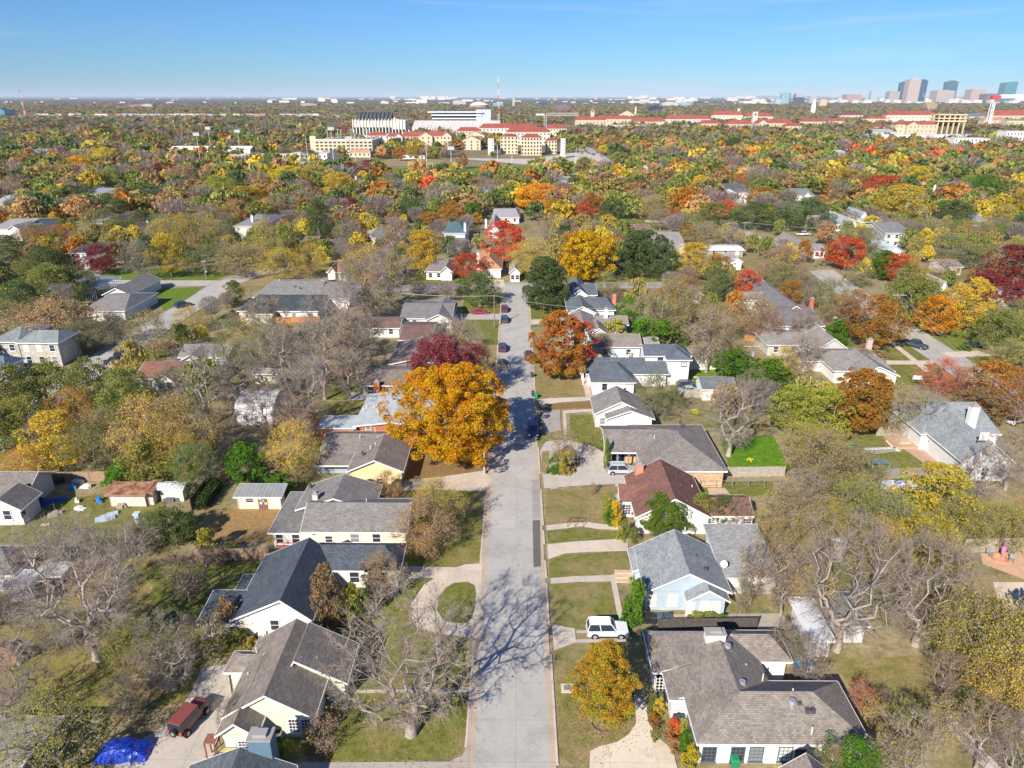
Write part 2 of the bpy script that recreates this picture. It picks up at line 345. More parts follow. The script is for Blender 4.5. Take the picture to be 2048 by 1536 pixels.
# side drive at the bottom of the picture and the first house's drive
sheet('driveway', [(300, 1560), (540, 1527), (900, 1524), (925, 1512), (938, 1485), (945, 1560)], 0.097, 'concrete', (.42, .38, .33))
sheet('driveway', [(215, 1560), (250, 1500), (300, 1470), (350, 1440), (385, 1380), (405, 1335), (455, 1330), (465, 1400), (428, 1500), (440, 1560)], 0.101, 'concrete', (.52, .47, .40))
sheet('driveway', [(795, 1133), (912, 1136), (930, 1130), (965, 1128), (958, 1278), (880, 1270), (838, 1256), (820, 1235), (824, 1205), (848, 1170), (870, 1158), (806, 1158), (795, 1190), (752, 1205), (752, 1180), (780, 1150)], 0.102, 'concrete', (.60, .52, .42))
sheet('driveway', [(780, 984), (800, 962), (880, 955), (968, 942), (985, 960), (968, 984), (880, 980)], 0.102, 'concrete', (.58, .50, .41))
sheet('driveway', [(1094, 1090), (1150, 1084), (1255, 1078), (1256, 1103), (1180, 1105), (1130, 1108), (1096, 1120)], 0.103, 'concrete', CONC)
sheet('driveway', [(1104, 1250), (1150, 1258), (1152, 1286), (1108, 1302)], 0.103, 'concrete', CONC)
sheet('driveway', [(1152, 1262), (1240, 1262), (1250, 1268), (1152, 1268)], 0.104, 'concrete', CONCG)
sheet('driveway', [(1152, 1280), (1250, 1278), (1255, 1285), (1152, 1287)], 0.104, 'concrete', CONCG)
sheet('driveway', [(1080, 902), (1092, 884), (1130, 880), (1190, 895), (1235, 925), (1262, 945), (1262, 968), (1160, 972), (1088, 978)], 0.101, 'concrete', (.52, .48, .43))
sheet('driveway', [(1078, 800), (1100, 797), (1200, 794), (1205, 800), (1120, 806), (1080, 812)], 0.105, 'concrete', (.58, .52, .45))
sheet('driveway', [(1082, 822), (1120, 820), (1122, 862), (1088, 868)], 0.102, 'concrete', (.38, .35, .32))
sheet('driveway', [(1062, 640), (1130, 638), (1130, 648), (1064, 650)], 0.106, 'concrete', CONC)
sheet('driveway', [(900, 628), (1000, 628), (1000, 640), (905, 640)], 0.107, 'concrete', CONCG)
sheet('driveway', [(985, 560), (1008, 560), (1010, 575), (990, 575)], 0.107, 'concrete', CONC)
sheet('driveway', [(1380, 1230), (1560, 1228), (1600, 1260), (1380, 1262)], 0.107, 'concrete', (.40, .36, .31))
sheet('sidewalk', [(1268, 1385), (1288, 1372), (1292, 1400), (1296, 1445), (1318, 1478), (1345, 1500), (1360, 1560), (1178, 1560), (1180, 1505), (1195, 1495), (1235, 1485), (1258, 1470), (1272, 1448)], 0.112, 'concrete', (.68, .60, .48))
sheet('sidewalk', [(1092, 1052), (1150, 1046), (1165, 1043), (1205, 1050), (1258, 1052), (1258, 1062), (1200, 1060), (1160, 1054), (1120, 1060), (1093, 1062)], 0.113, 'concrete', CONC)
sheet('sidewalk', [(1100, 1158), (1145, 1154), (1230, 1151), (1248, 1240), (1236, 1240), (1222, 1164), (1145, 1166), (1101, 1169)], 0.113, 'concrete', (.56, .50, .42))
sheet('sidewalk', [(1100, 905), (1112, 905), (1117, 978), (1101, 980)], 0.114, 'concrete', (.50, .45, .38))
sheet('sidewalk', [(1160, 748), (1172, 748), (1185, 795), (1172, 796)], 0.114, 'concrete', (.58, .46, .37))
sheet('sidewalk', [(1125, 822), (1200, 818), (1200, 823), (1132, 828), (1136, 880), (1128, 880)], 0.116, 'concrete', (.56, .50, .42))
sheet('sidewalk', [(700, 1381), (935, 1380), (935, 1386), (700, 1388)], 0.119, 'concrete', (.50, .45, .38))
sheet('sidewalk', [(1765, 675), (1775, 675), (1865, 745), (1850, 745)], 0.116, 'concrete', CONC)
sheet('sidewalk', [(1770, 722), (1870, 722), (1865, 730), (1775, 730)], 0.118, 'concrete', CONC)
sheet('driveway', [(1880, 705), (1955, 702), (1985, 712), (1905, 716)], 0.113, 'concrete', CONC)
sheet('driveway', [(165, 548), (185, 538), (215, 540), (185, 562)], 0.113, 'concrete', CONCG)
sheet('driveway', [(740, 770), (800, 770), (790, 800), (735, 800)], 0.114, 'concrete', CONCG)
_lz = [0]
def lawn(pts, green, tint=(1, 1, 1), z=.01):
    _lz[0] += 1; return sheet('lawn', pts, z + _lz[0] * .0012 if z < .03 else .12 + _lz[0] * .001, 'grass', (*tint, green))
lawn([(665, 1250), (752, 1208), (800, 1192), (818, 1210), (816, 1235), (835, 1258), (880, 1272), (930, 1285), (940, 1320), (934, 1470), (920, 1505), (895, 1520), (560, 1522), (560, 1475), (640, 1440), (700, 1350)], .62)
lawn([(1108, 1304), (1150, 1291), (1290, 1283), (1280, 1370), (1268, 1385), (1272, 1446), (1258, 1468), (1235, 1484), (1195, 1494), (1180, 1504), (1178, 1528), (1140, 1528), (1125, 1510), (1116, 1480)], .47)
lawn([(808, 1159), (866, 1157), (846, 1170), (822, 1205), (812, 1196), (800, 1190)], .8, z=.030)
lawn([(877, 1195), (890, 1178), (908, 1167), (935, 1165), (949, 1172), (952, 1188), (950, 1212), (944, 1238), (930, 1248), (908, 1248), (885, 1240), (874, 1222)], .72, z=.030)
lawn([(700, 1090), (800, 1020), (870, 990), (964, 988), (966, 1060), (958, 1112), (945, 1128), (912, 1134), (795, 1131)], .58)
lawn([(826, 980), (880, 982), (958, 985), (955, 988), (820, 994)], .8, z=.03)
lawn([(800, 962), (826, 930), (880, 900), (982, 880), (975, 940), (880, 953)], .28, tint=(.8, .7, .6))
lawn([(870, 800), (985, 800), (982, 880), (860, 900)], .3)
lawn([(850, 690), (998, 690), (990, 800), (820, 800)], .3)
lawn([(930, 595), (1004, 595), (1000, 690), (900, 690)], .72)
lawn([(1092, 982), (1160, 976), (1240, 972), (1262, 1030), (1262, 1050), (1205, 1048), (1165, 1041), (1092, 1050)], .46)
lawn([(1094, 1063), (1120, 1062), (1160, 1056), (1200, 1062), (1256, 1064), (1256, 1077), (1150, 1082), (1096, 1086)], .6)
lawn([(1098, 1121), (1130, 1110), (1180, 1107), (1256, 1105), (1258, 1149), (1145, 1152), (1100, 1157)], .56)
lawn([(1102, 1171), (1145, 1168), (1220, 1166), (1234, 1240), (1240, 1258), (1160, 1262), (1130, 1254), (1108, 1240)], .54)
lawn([(1158, 1269), (1250, 1270), (1250, 1277), (1156, 1278)], .45, z=.03)
lawn([(1084, 905), (1098, 903), (1099, 948), (1088, 950), (1082, 940)], .45, z=.03)
lawn([(1112, 905), (1140, 890), (1150, 900), (1160, 925), (1150, 945), (1117, 952)], .3, tint=(.8, .65, .5), z=.03)
lawn([(1140, 830), (1205, 828), (1205, 905), (1180, 890), (1140, 880)], .66)
lawn([(1068, 745), (1162, 742), (1175, 792), (1075, 797)], .45)
lawn([(1064, 655), (1160, 655), (1165, 740), (1068, 742)], .4)
lawn([(1062, 585), (1180, 585), (1140, 637), (1062, 638)], .68)
lawn([(1080, 808), (1160, 805), (1200, 802), (1198, 815), (1120, 818), (1082, 820)], .3, tint=(.8, .65, .5))
lawn([(1438, 874), (1546, 872), (1582, 939), (1460, 939)], 1.0, tint=(.62, 1.25, .25), z=.02)
lawn([(1395, 966), (1545, 964), (1548, 992), (1408, 992)], .8)
lawn([(1375, 742), (1440, 738), (1450, 768), (1368, 772)], 1.0, tint=(.85, 1.2, .5))
lawn([(1680, 870), (1790, 862), (1810, 895), (1885, 936), (1740, 942), (1690, 905)], .62)
lawn([(1780, 955), (1860, 955), (1860, 965), (1780, 968)], 1.0, tint=(.8, 1.2, .5))
lawn([(1660, 1320), (1880, 1310), (1920, 1480), (1760, 1445)], .50)
lawn([(1890, 1150), (2048, 1150), (2060, 1240), (1960, 1240), (1880, 1200)], .30)
lawn([(1780, 690), (1840, 690), (1880, 735), (1860, 770), (1785, 770), (1765, 710)], .66)
lawn([(1785, 625), (1850, 620), (1945, 660), (1965, 695), (1900, 702), (1830, 650)], .78, tint=(.9, 1.1, .8))
lawn([(1925, 718), (1990, 712), (2010, 735), (1975, 742)], .7)
lawn([(1690, 640), (1780, 640), (1840, 695), (1760, 700)], .6)
lawn([(1540, 485), (1590, 490), (1620, 505), (1590, 520), (1560, 512)], .6)
lawn([(1560, 560), (1640, 560), (1650, 600), (1500, 600)], .3)
lawn([(1300, 570), (1500, 560), (1500, 540), (1330, 540)], .4)
lawn([(1430, 520), (1540, 520), (1540, 560), (1400, 560)], .5)
lawn([(1040, 548), (1320, 545), (1320, 566), (1040, 566)], .6)
lawn([(820, 548), (985, 546), (985, 566), (790, 570)], .66)
lawn([(1235, 438), (1330, 440), (1330, 458), (1235, 455)], .7)
lawn([(175, 540), (430, 535), (460, 548), (430, 560), (175, 560)], .85, tint=(.8, 1.1, .6))
lawn([(310, 578), (395, 575), (405, 590), (380, 605), (330, 622), (310, 600)], .95, tint=(.75, 1.1, .5))
lawn([(470, 550), (620, 540), (640, 575), (480, 572)], .35)
lawn([(110, 700), (190, 695), (200, 712), (140, 730), (90, 728)], .45)
lawn([(265, 700), (330, 695), (330, 720), (255, 722)], .75)
lawn([(0, 495), (45, 495), (30, 550), (-30, 560)], .35)
lawn([(0, 905), (50, 905), (30, 950), (-30, 960)], .8)
lawn([(0, 930), (60, 860), (95, 862), (60, 905), (0, 940)], .35)
lawn([(60, 1005), (200, 990), (330, 1000), (330, 1060), (120, 1110), (0, 1080)], .66)
lawn([(60, 1130), (300, 1120), (330, 1240), (420, 1300), (380, 1400), (200, 1440), (40, 1400), (-60, 1250)], .5, tint=(1, 1, .8))
lawn([(300, 1130), (530, 1120), (520, 1140), (430, 1200), (400, 1240), (310, 1230)], .74)
lawn([(400, 1020), (570, 1015), (540, 1085), (395, 1085)], .10, tint=(1, .85, .7))
lawn([(300, 1270), (480, 1265), (470, 1310), (330, 1330)], .6)
lawn([(250, 1440), (390, 1350), (380, 1330), (230, 1360), (200, 1450)], .35)
lawn([(630, 730), (745, 730), (720, 800), (600, 800)], .62)
lawn([(630, 805), (740, 800), (690, 835), (610, 840)], .6)
lawn([(450, 800), (560, 800), (560, 860), (440, 860)], .35)
lawn([(840, 334), (1058, 331), (1060, 346), (700, 350), (700, 342)], .95, tint=(.8, 1.15, .6))
lawn([(765, 322), (800, 315), (890, 320), (890, 332), (770, 333)], .18)
lawn([(560, 322), (700, 322), (700, 329), (560, 329)], .9)
sheet('patio', [(1788, 870), (1845, 868), (1890, 935), (1850, 930), (1800, 895)], 0.124, 'concrete', (.50, .34, .26))
sheet('patio', [(1690, 905), (1800, 897), (1806, 903), (1700, 915)], 0.124, 'concrete', (.35, .34, .32))
sheet('patio', [(1960, 1108), (2060, 1104), (2060, 1165), (2020, 1150), (1965, 1130)], 0.125, 'concrete', (.62, .40, .26))
sheet('patio', [(1985, 1166), (2060, 1166), (2060, 1250), (1995, 1200)], 0.126, 'concrete', (.68, .58, .45))
sheet('patio', [(1415, 978), (1450, 977), (1460, 990), (1418, 990)], 0.126, 'concrete', (.56, .42, .32))
sheet('patio', [(700, 785), (735, 785), (735, 800), (700, 802)], 0.127, 'concrete', (.52, .50, .47))
sheet('flower_bed', [(1292, 1385), (1335, 1385), (1350, 1420), (1400, 1500), (1370, 1530), (1345, 1498), (1318, 1476), (1298, 1445)], .03, 'ground', None)
sheet('parking_lot', [(1140, 345), (1215, 345), (1200, 310), (1150, 305), (1060, 318), (900, 316), (1060, 330)], 0.117, 'concrete', (.55, .50, .44))
sheet('parking_lot', [(500, 318), (620, 312), (700, 320), (640, 328), (560, 328)], 0.118, 'concrete', (.48, .45, .42))
sheet('rail_yard', [(-250, 241), (720, 240), (700, 235), (-250, 234)], 7.5, 'concrete', (.60, .52, .45), thick=7)
sheet('rail_yard', [(0, 251), (320, 246), (320, 243.5), (0, 245)], 6, 'concrete', (.52, .36, .30))
# ---- roadside concrete slabs, tree ring
def ring_obj(name, c, r, h, colr, wd=.12):
    mb = MB(); n = 24
    for k in range(n):
        a, b_ = 2 * math.pi * k / n, 2 * math.pi * (k + 1) / n
        mb.prism([(c.x + q * math.cos(x), c.y + q * math.sin(x)) for q, x in ((r, a), (r, b_), (r - wd, b_), (r - wd, a))], 0.01, h)
    return mb.build(name, 'concrete', None, colr)
tag(ring_obj('tree_ring', P(1205, 1447), 1.15, .16, (.2, .17, .14)), 'dark edging ring round the trunk of the small orange tree', 'edging')

# tyre-worn bands, oil drips and tar repairs on the street
srn = random.Random(8)
for k in range(26):
    x, y = srn.uniform(RX0 + 1, RX1 - 1), 45 + 150 * srn.random() ** 1.6; n_ = 9; r_ = srn.uniform(.08, .5)
    sheet('road_stain', [(x + r_ * srn.uniform(.6, 1.2) * math.cos(6.283 * q / n_), y + 1.6 * r_ * srn.uniform(.6, 1.2) * math.sin(6.283 * q / n_)) for q in range(n_)], .0235 + k * .0003, 'concrete', (.26, .25, .235), px=False)
for k, (x, y, l_, a_) in enumerate(((-.4, 47, 60, 0), (-2.6, 60, 22, .02), (1.6, 52, 16, -.03), (2.4, 84, 40, .005), (-3.2, 98, 30, 0), (.6, 120, 36, .01))):
    pts = [(x + a_ * t_ * l_ + .12 * math.sin(t_ * 19 + k), y + t_ * l_) for t_ in [q / 30 for q in range(31)]]
    sheet('tar_line', [(p[0] - .03, p[1]) for p in pts] + [(p[0] + .03, p[1]) for p in reversed(pts)], .032 + k * .0003, 'concrete', (.19, .185, .18), px=False)
# ================================================================ HOUSES
WHITE = (.80, .80, .78); CREAM = (.80, .76, .56); DKTRIM = (.05, .07, .09)
_wp = {}; wrng = random.Random(6)
def win_proto(wd, ht, style):
    k = (round(wd, 2), round(ht, 2), style)
    if k in _wp: return _wp[k]
    fr = MB(); a = .09; x = wd / 2; z = ht / 2
    fr.box(-x - a - .05, -.12, -z - a - .08, x + a + .05, .02, -z - a); fr.box(-x - a, -.06, -z - a, -x, .02, z + a); fr.box(x, -.06, -z - a, x + a, .02, z + a)
    fr.box(-x, -.06, z, x, .02, z + a); fr.box(-x, -.06, -z - a, x, .02, -z)
    nv, nh = {0: (0, 1), 1: (2, 3), 2: (1, 1), 9: (0, 1)}[style]
    for i in range(nv): xx = -x + wd * (i + 1) / (nv + 1); fr.box(xx - .02, -.045, -z, xx + .02, -.02, z)
    for i in range(nh): zz = -z + ht * (i + 1) / (nh + 1); fr.box(-x, -.05, zz - .025, x, -.018, zz + .025)
    pn = MB(); pn.box(-x, -.015, -z, x, .015, z)
    f = fr.build('window', 'paint'); p = pn.build('pane', 'glass')
    _wp[k] = (f.data, p.data); bpy.data.objects.remove(f); bpy.data.objects.remove(p); return _wp[k]
def window(root, face, pos, wd, ht, style=0, colr=WHITE):
    fd, pd = win_proto(wd, ht, style); f = bpy.data.objects.new('window', fd); col.objects.link(f); f.parent = root
    f.location = Vector(pos) - root.location; f.rotation_euler = (0, 0, {'s': 0, 'w': -math.pi / 2, 'e': math.pi / 2, 'n': math.pi}[face]); f.color = (*colr, 1)
    p = bpy.data.objects.new('pane', pd); col.objects.link(p); p.parent = f; wk = wrng.random()
    p.color = (.62, .63, .60, 1) if style == 9 or wk < .16 else (.22, .24, .25, 1) if wk < .38 else (.025 + .03 * wrng.random(), .04, .06, 1)
    return f
def rooftop(ax, x0, y0, x1, y1, h, rise, i0, i1, f):
    "top faces of a gable / hip roof; ax 'x' or 'y' ridge direction, i0,i1 hip insets at the two ends"
    if ax == 'y':
        xr = x0 + (x1 - x0) * f; a, b = (xr, y0 + i0, h + rise), (xr, y1 - i1, h + rise)
        c = [(x0, y0, h), (x1, y0, h), (x1, y1, h), (x0, y1, h)]
        F = [[c[3], c[0], a, b], [c[1], c[2], b, a]]
        if i0: F.append([c[0], c[1], a])
        if i1: F.append([c[2], c[3], b])
    else:
        yr = y0 + (y1 - y0) * f; a, b = (x0 + i0, yr, h + rise), (x1 - i1, yr, h + rise)
        c = [(x0, y0, h), (x1, y0, h), (x1, y1, h), (x0, y1, h)]
        F = [[c[0], c[1], b, a], [c[2], c[3], a, b]]
        if i0: F.append([c[3], c[0], a])
        if i1: F.append([c[1], c[2], b])
    return F
def close_roof(mb, tr, F, t=.14, eps=0):
    edges = {}
    for f in F:
        mb.poly(f); mb.poly([(p[0], p[1], p[2] - t) for p in reversed(f)])
        for k in range(len(f)):
            a, b = f[k], f[(k + 1) % len(f)]; ka = tuple(round(v, 3) for v in a); kb = tuple(round(v, 3) for v in b)
            if (kb, ka) in edges: edges.pop((kb, ka))
            else: edges[(ka, kb)] = (a, b)
    for a, b in edges.values():
        mb.poly([b, a, (a[0], a[1], a[2] - t), (b[0], b[1], b[2] - t)])
        d = Vector((b[0] - a[0], b[1] - a[1])); 
        if d.length < .01: continue
        d.normalize(); n = Vector((d.y, -d.x)); w0, w1 = .004, .05
        q = [(a[0] + n.x * w0, a[1] + n.y * w0, a[2] - .21), (b[0] + n.x * w0, b[1] + n.y * w0, b[2] - .21), (b[0] + n.x * w0, b[1] + n.y * w0, b[2] + .012), (a[0] + n.x * w0, a[1] + n.y * w0, a[2] + .012)]
        tr.extr(q, (n.x * (w1 - w0), n.y * (w1 - w0), 0))
def XY(px, Y, z):
    lo, hi = 195.0, 1800.0
    for _ in range(40):
        m = (lo + hi) / 2
        if PY(px, m, Y).z > z: lo = m
        else: hi = m
    return PY(px, m, Y)
_k = 0
class House:
    def __init__(s, name, label, cat='house', wall=WHITE, roof=(.2, .19, .18), wmat='siding', rmat='shingle', trim=WHITE, group=None, tcol=None):
        s.n, s.label, s.cat, s.wall, s.roof, s.wmat, s.rmat, s.trim, s.group = name, label, cat, wall, roof, wmat, rmat, trim, group
        s.W = MB(); s.Rf = MB(); s.T = MB(); s.wings = []; s.todo = []
    def wing(s, ax, a, b, c, h=2.7, rise=1.8, hip=(0, 0), f=.5, ov=.45, walls=True, z0=0, ch=None, rp=None, wy=0):
        """ax: ridge 'x','y','s'(shed, low side to camera),'f' flat.  a: pixel of the front-left eave corner, b: a pixel on the right eave,
        c: pixel at the back (height ch).  hip: insets (metres) at the low/high end of the ridge"""
        global _k; _k += 1; h = h + (_k % 7) * .004
        A = P(*a, h); B = P(*b, h); Cc = P(*c, h if ch is None else ch)
        return s.rect(ax, A.x, A.y, B.x, Cc.y, h, rise, hip, f, ov, walls, z0, wy)
    def rect(s, ax, x0, y0, x1, y1, h, rise=1.8, hip=(0, 0), f=.5, ov=.45, walls=True, z0=0, wy=0):
        if x1 - x0 < 1: x1 = x0 + 1.5
        if y1 - y0 < 1: y1 = y0 + 1.5
        rec = (x0, y0, x1, y1, h, ov, wy); s.wings.append(rec)
        if not hasattr(s, 'org'): s.org = Vector(((x0 + x1) / 2, (y0 + y1) / 2, 0))
        ov = min(ov, (x1 - x0) * .2, (y1 - y0) * .2)
        if ax == 's': F = [[(x0, y0, h), (x1, y0, h), (x1, y1, h + rise), (x0, y1, h + rise)]]
        elif ax == 'f': F = [[(x0, y0, h), (x1, y0, h), (x1, y1, h + .12), (x0, y1, h + .12)]]
        else: F = rooftop(ax, x0, y0, x1, y1, h, rise, hip[0], hip[1], f)
        close_roof(s.Rf, s.T, F)
        if walls:
            X0, Y0, X1, Y1 = x0 + ov, y0 + ov + wy, x1 - ov, y1 - ov; top = h - .15
            s.W.box(X0, Y0, z0, X1, Y1, top + .02)
            t = .16
            if ax == 'y':
                xr = x0 + (x1 - x0) * f
                zl = h + rise * ov / (xr - x0) - t; zr = h + rise * ov / (x1 - xr) - t
                for yy, dd, hp in ((Y0, .2, hip[0]), (Y1 - .2, .2, hip[1])):
                    if not hp: s.W.extr([(X0, yy, top), (X1, yy, top), (X1, yy, zr), (xr, yy, h + rise - t), (X0, yy, zl)], (0, dd, 0))
            if ax == 'x':
                yr = y0 + (y1 - y0) * f
                zl = h + rise * ov / (yr - y0) - t; zr = h + rise * ov / (y1 - yr) - t
                for xx, hp in ((X0, hip[0]), (X1 - .2, hip[1])):
                    if not hp: s.W.extr([(xx, Y1, top), (xx, Y0 - wy, top), (xx, Y0 - wy, zl), (xx, yr, h + rise - t), (xx, Y1, zr)], (.2, 0, 0))
            if ax == 's':
                for xx in (X0, X1 - .2): s.W.extr([(xx, Y0, top), (xx, Y0, top + .1), (xx, Y1, h + rise - t - .1), (xx, Y1, top)], (.2, 0, 0))
        return s
    def win(s, px, py, wd=1.0, ht=1.3, face='s', wi=0, style=0, colr=None):
        s.todo.append(('win', px, py, wd, ht, face, wi, style, colr)); return s
    def wins(s, n, wi=0, wd=1.0, ht=1.25, z=1.5, style=0, face='s', colr=None):
        s.todo.append(('wins', n, wi, wd, ht, z, style, face, colr)); return s
    def chimney(s, px, py, h0, w=.9, d=.9, z1=6, mat='brick', colr=(.45, .16, .08), cap=True):
        s.todo.append(('chim', px, py, h0, w, d, z1, mat, colr, cap)); return s
    def vent(s, px, py, h, kind=0): s.todo.append(('vent', px, py, h, kind)); return s
    def part(s, name, mb, mat, colr): s.todo.append(('part', name, mb, mat, colr)); return s
    def dormer(s, px, py, Y, w=1.6): s.todo.append(('dorm', px, py, Y, w)); return s
    def door(s, px, wi=0, colr=(.25, .08, .05), w=1.0): s.todo.append(('door', px, wi, colr, w)); return s
    def done(s):
        r = empty(s.n, s.org, 0, s.label, s.cat, s.group); s.root = r
        if s.W.V: s.W.build('wall', s.wmat, r, s.wall, r.location)
        rf = s.Rf.build('roof', s.rmat, r, s.roof, r.location); s.T.build('trim', 'paint', r, s.trim, r.location)
        for q in s.todo:
            if q[0] == 'win':
                _, px, py, wd, ht, face, wi, style, c = q; x0, y0, x1, y1, h, ov, wy = s.wings[wi]
                if face == 's': p = PY(px, py, y0 + ov + wy - .0)
                elif face == 'w': p = PX(px, py, x0 + ov)
                else: p = PX(px, py, x1 - ov)
                p.z = max(ht / 2 + .15, p.z)
                window(r, face, p, wd, ht, style, c or s.trim)
            elif q[0] == 'wins':
                _, n, wi, wd, ht, z, style, face, c = q; x0, y0, x1, y1, h, ov, wy = s.wings[wi]
                for k in range(n):
                    if face == 's': window(r, 's', (x0 + ov + (x1 - x0 - 2 * ov) * (k + .5) / n, y0 + ov + wy, z), wd, ht, style, c or s.trim)
                    elif face == 'w': window(r, 'w', (x0 + ov, y0 + ov + (y1 - y0 - 2 * ov) * (k + .5) / n, z), wd, ht, style, c or s.trim)
                    else: window(r, 'e', (x1 - ov, y0 + ov + (y1 - y0 - 2 * ov) * (k + .5) / n, z), wd, ht, style, c or s.trim)
            elif q[0] == 'door':
                _, px, wi, c, w_ = q; x0, y0, x1, y1, h, ov, wy = s.wings[wi]; p = XY(px, y0 + ov + wy, 1.0)
                mb = MB(); mb.box(p.x - w_ / 2, p.y - .05, .1, p.x + w_ / 2, p.y + .02, 2.15); d = mb.build('door', 'paint', r, c, r.location)
            elif q[0] == 'chim':
                _, px, py, h0, w_, d_, z1, mt, c, cap = q; p = P(px, py, h0)
                mb = MB(); mb.box(p.x - w_ / 2, p.y - d_ / 2, max(0, h0 - 1.5), p.x + w_ / 2, p.y + d_ / 2, z1)
                cc = mb.build('chimney', mt, rf, c, r.location)
                if cap:
                    mb = MB(); mb.box(p.x - w_ / 2 - .08, p.y - d_ / 2 - .08, z1 + .002, p.x + w_ / 2 + .08, p.y + d_ / 2 + .08, z1 + .14)
                    mb.box(p.x - w_ * .3, p.y - d_ * .3, z1 + .142, p.x + w_ * .3, p.y + d_ * .3, z1 + .4); mb.build('chimney_cap', 'paint', rf, (.35, .33, .32), r.location)
            elif q[0] == 'vent':
                _, px, py, h, kd = q; p = P(px, py, h); mb = MB()
                if kd == 0: mb.tube((p.x, p.y, h - .4), (p.x, p.y, h + .45), .07, n=6); mb.build('vent_pipe', 'paint', rf, (.7, .68, .66), r.location)
                elif kd == 1:
                    mb.tube((p.x, p.y, h - .4), (p.x, p.y, h + .22), .24, n=10); mb.tube((p.x, p.y, h + .22), (p.x, p.y, h + .5), .36, .3, n=10); mb.build('turbine_vent', 'metal', rf, (.55, .55, .55), r.location)
                else:
                    mb.box(p.x - .22, p.y - .22, h - .35, p.x + .22, p.y + .22, h + .16, .05, .05); mb.build('roof_vent', 'paint', rf, (.08, .08, .09), r.location)
            elif q[0] == 'part': q[2].build(q[1], q[3], r, q[4], r.location)
            elif q[0] == 'dorm':
                _, px, py, Y, w_ = q; p = PY(px, py, Y); x, z = p.x, p.z; a = w_ / 2
                mb = MB(); mb.extr([(x - a, Y, z - .8), (x + a, Y, z - .8), (x + a, Y, z + .5), (x, Y, z + 1.1), (x - a, Y, z + .5)], (0, 2.2, 0)); dw = mb.build('dormer', s.wmat, rf, s.wall, r.location)
                rb = MB(); tb = MB(); close_roof(rb, tb, rooftop('y', x - a - .25, Y - .25, x + a + .25, Y + 2.2, z + .5, .75, 0, 0, .5), .1)
                rb.build('dormer_roof', s.rmat, rf, s.roof, r.location)
        if s.org.y < 125 and s.wings:
            x0, y0, x1, y1, h, ov, wy = s.wings[0]
            for x in (x0 + ov - .06, x1 - ov + .06): mb = MB(); mb.tube((x, y0 + ov - .06, .05), (x, y0 + ov - .06, h - .2), .05, n=5); mb.tube((x, y0 + ov - .06, h - .2), (x, y0 + .02, h - .12), .05, n=5); mb.build('downspout', 'paint', r, s.trim, r.location)
        HOUSES.append(s); return s
HOUSES = []
GREYR = (.25, .225, .20); SLATE = (.085, .105, .125); BROWNG = (.27, .235, .20); BLUEG = (.27, .30, .31)
# ---- left of the street, nearest first
h = House('house', 'dark roof with a steel blue chimney cut off by the bottom edge of the photo', wall=(.5, .55, .6), roof=(.13, .15, .17))
h.rect('y', P(395, 1530, 2.6).x - .6, 40, P(575, 1535, 2.6).x + .8, P(477, 1494, 4.7).y, 2.6, 2.1)
h.chimney(527, 1500, 3.8, 1.9, 1.3, 5.5, 'paint', (.12, .20, .28)).done()
h = House('house', 'cream gabled house with brown grey shingles behind the red off-road vehicle, nearest left', wall=(.84, .81, .60), roof=(.245, .215, .185), wmat='siding')
h.wing('y', (442, 1436), (632, 1430), (597, 1237), 2.8, 2.7, ch=5.5)
h.wing('y', (429, 1473), (514, 1473), (500, 1330), 2.6, 1.5)
h.wing('y', (560, 1366), (695, 1366), (600, 1246), 2.7, 2.72, f=.25, ch=5.3)
h.wing('x', (447, 1345), (560, 1345), (500, 1302), 2.5, 1.0, hip=(1.5, 0))
for x in (588, 613): h.win(x, 1451, .85, 1.5, wi=0, style=1)
for x in (462, 488): h.win(x, 1492, .85, 1.2, wi=1, style=1)
pass
for v in ((575, 1277, 4.6, 2), (558, 1320, 4.5, 2), (532, 1330, 3.8, 2), (548, 1342, 4.5, 0), (538, 1362, 4.6, 0), (533, 1368, 4.5, 0), (497, 1352, 3.2, 0), (513, 1302, 3.5, 0)): h.vent(*v)
h.door(645, 2); h.done()
h = House('house', 'cream house with long dark slate roof beside the curved driveway', wall=(.80, .79, .68), roof=(.085, .105, .13), wmat='paint')
h.wing('y', (459, 1241), (626, 1241), (630, 1075), 2.7, 2.7, ch=5.4, f=.64)
h.wing('s', (392, 1247), (470, 1247), (430, 1187), 2.3, .5)
h.wing('f', (470, 1180), (520, 1180), (482, 1150), 2.4)
h.wing('x', (612, 1141), (800, 1141), (798, 1086), 2.75, 1.7, hip=(0, 2.2))
h.win(550, 1250, .9, 1.3, wi=0).win(470, 1262, 1.0, 1.2, wi=1).wins(3, 3, 1.1, 1.5, 1.5)
for v in ((587, 1122, 4.3, 2), (580, 1155, 4.3, 2), (558, 1186, 4.0, 2)): h.vent(*v)
h.door(640, 0); h.done()
h = House('house', 'long grey roofed cream house with a white flue between two yellowing front trees', wall=(.82, .78, .60), roof=(.24, .23, .22), wmat='paint')
h.wing('x', (600, 1064), (815, 1064), (826, 997), 2.7, 1.9)
h.wing('y', (590, 1020), (748, 1020), (699, 949), 2.75, 1.85, ch=4.5)
h.wing('f', (535, 1066), (625, 1066), (580, 985), 2.45)
h.win(658, 1078, .9, .9).win(710, 1076, 1.1, 1.2).win(753, 1076, 1.0, 1.2)
for x in (560, 575, 592): h.win(x, 1077, .95, 1.5, wi=2)
mb = MB(); a = P(556, 1090); mb.box(a.x, a.y - .5, 0, a.x + 4.2, a.y - .3, .75); h.part('brick_base', mb, 'brick', (.42, .08, .06))
h.chimney(632, 1000, 3.6, .7, .7, 4.6, 'paint', (.62, .62, .62)).vent(733, 1003, 4.3, 0).vent(620, 970, 3.5, 2); h.done()
h = House('house', 'tan house with screened patio wing just left of the big orange tree', wall=(.78, .62, .36), roof=(.25, .22, .20), wmat='paint')
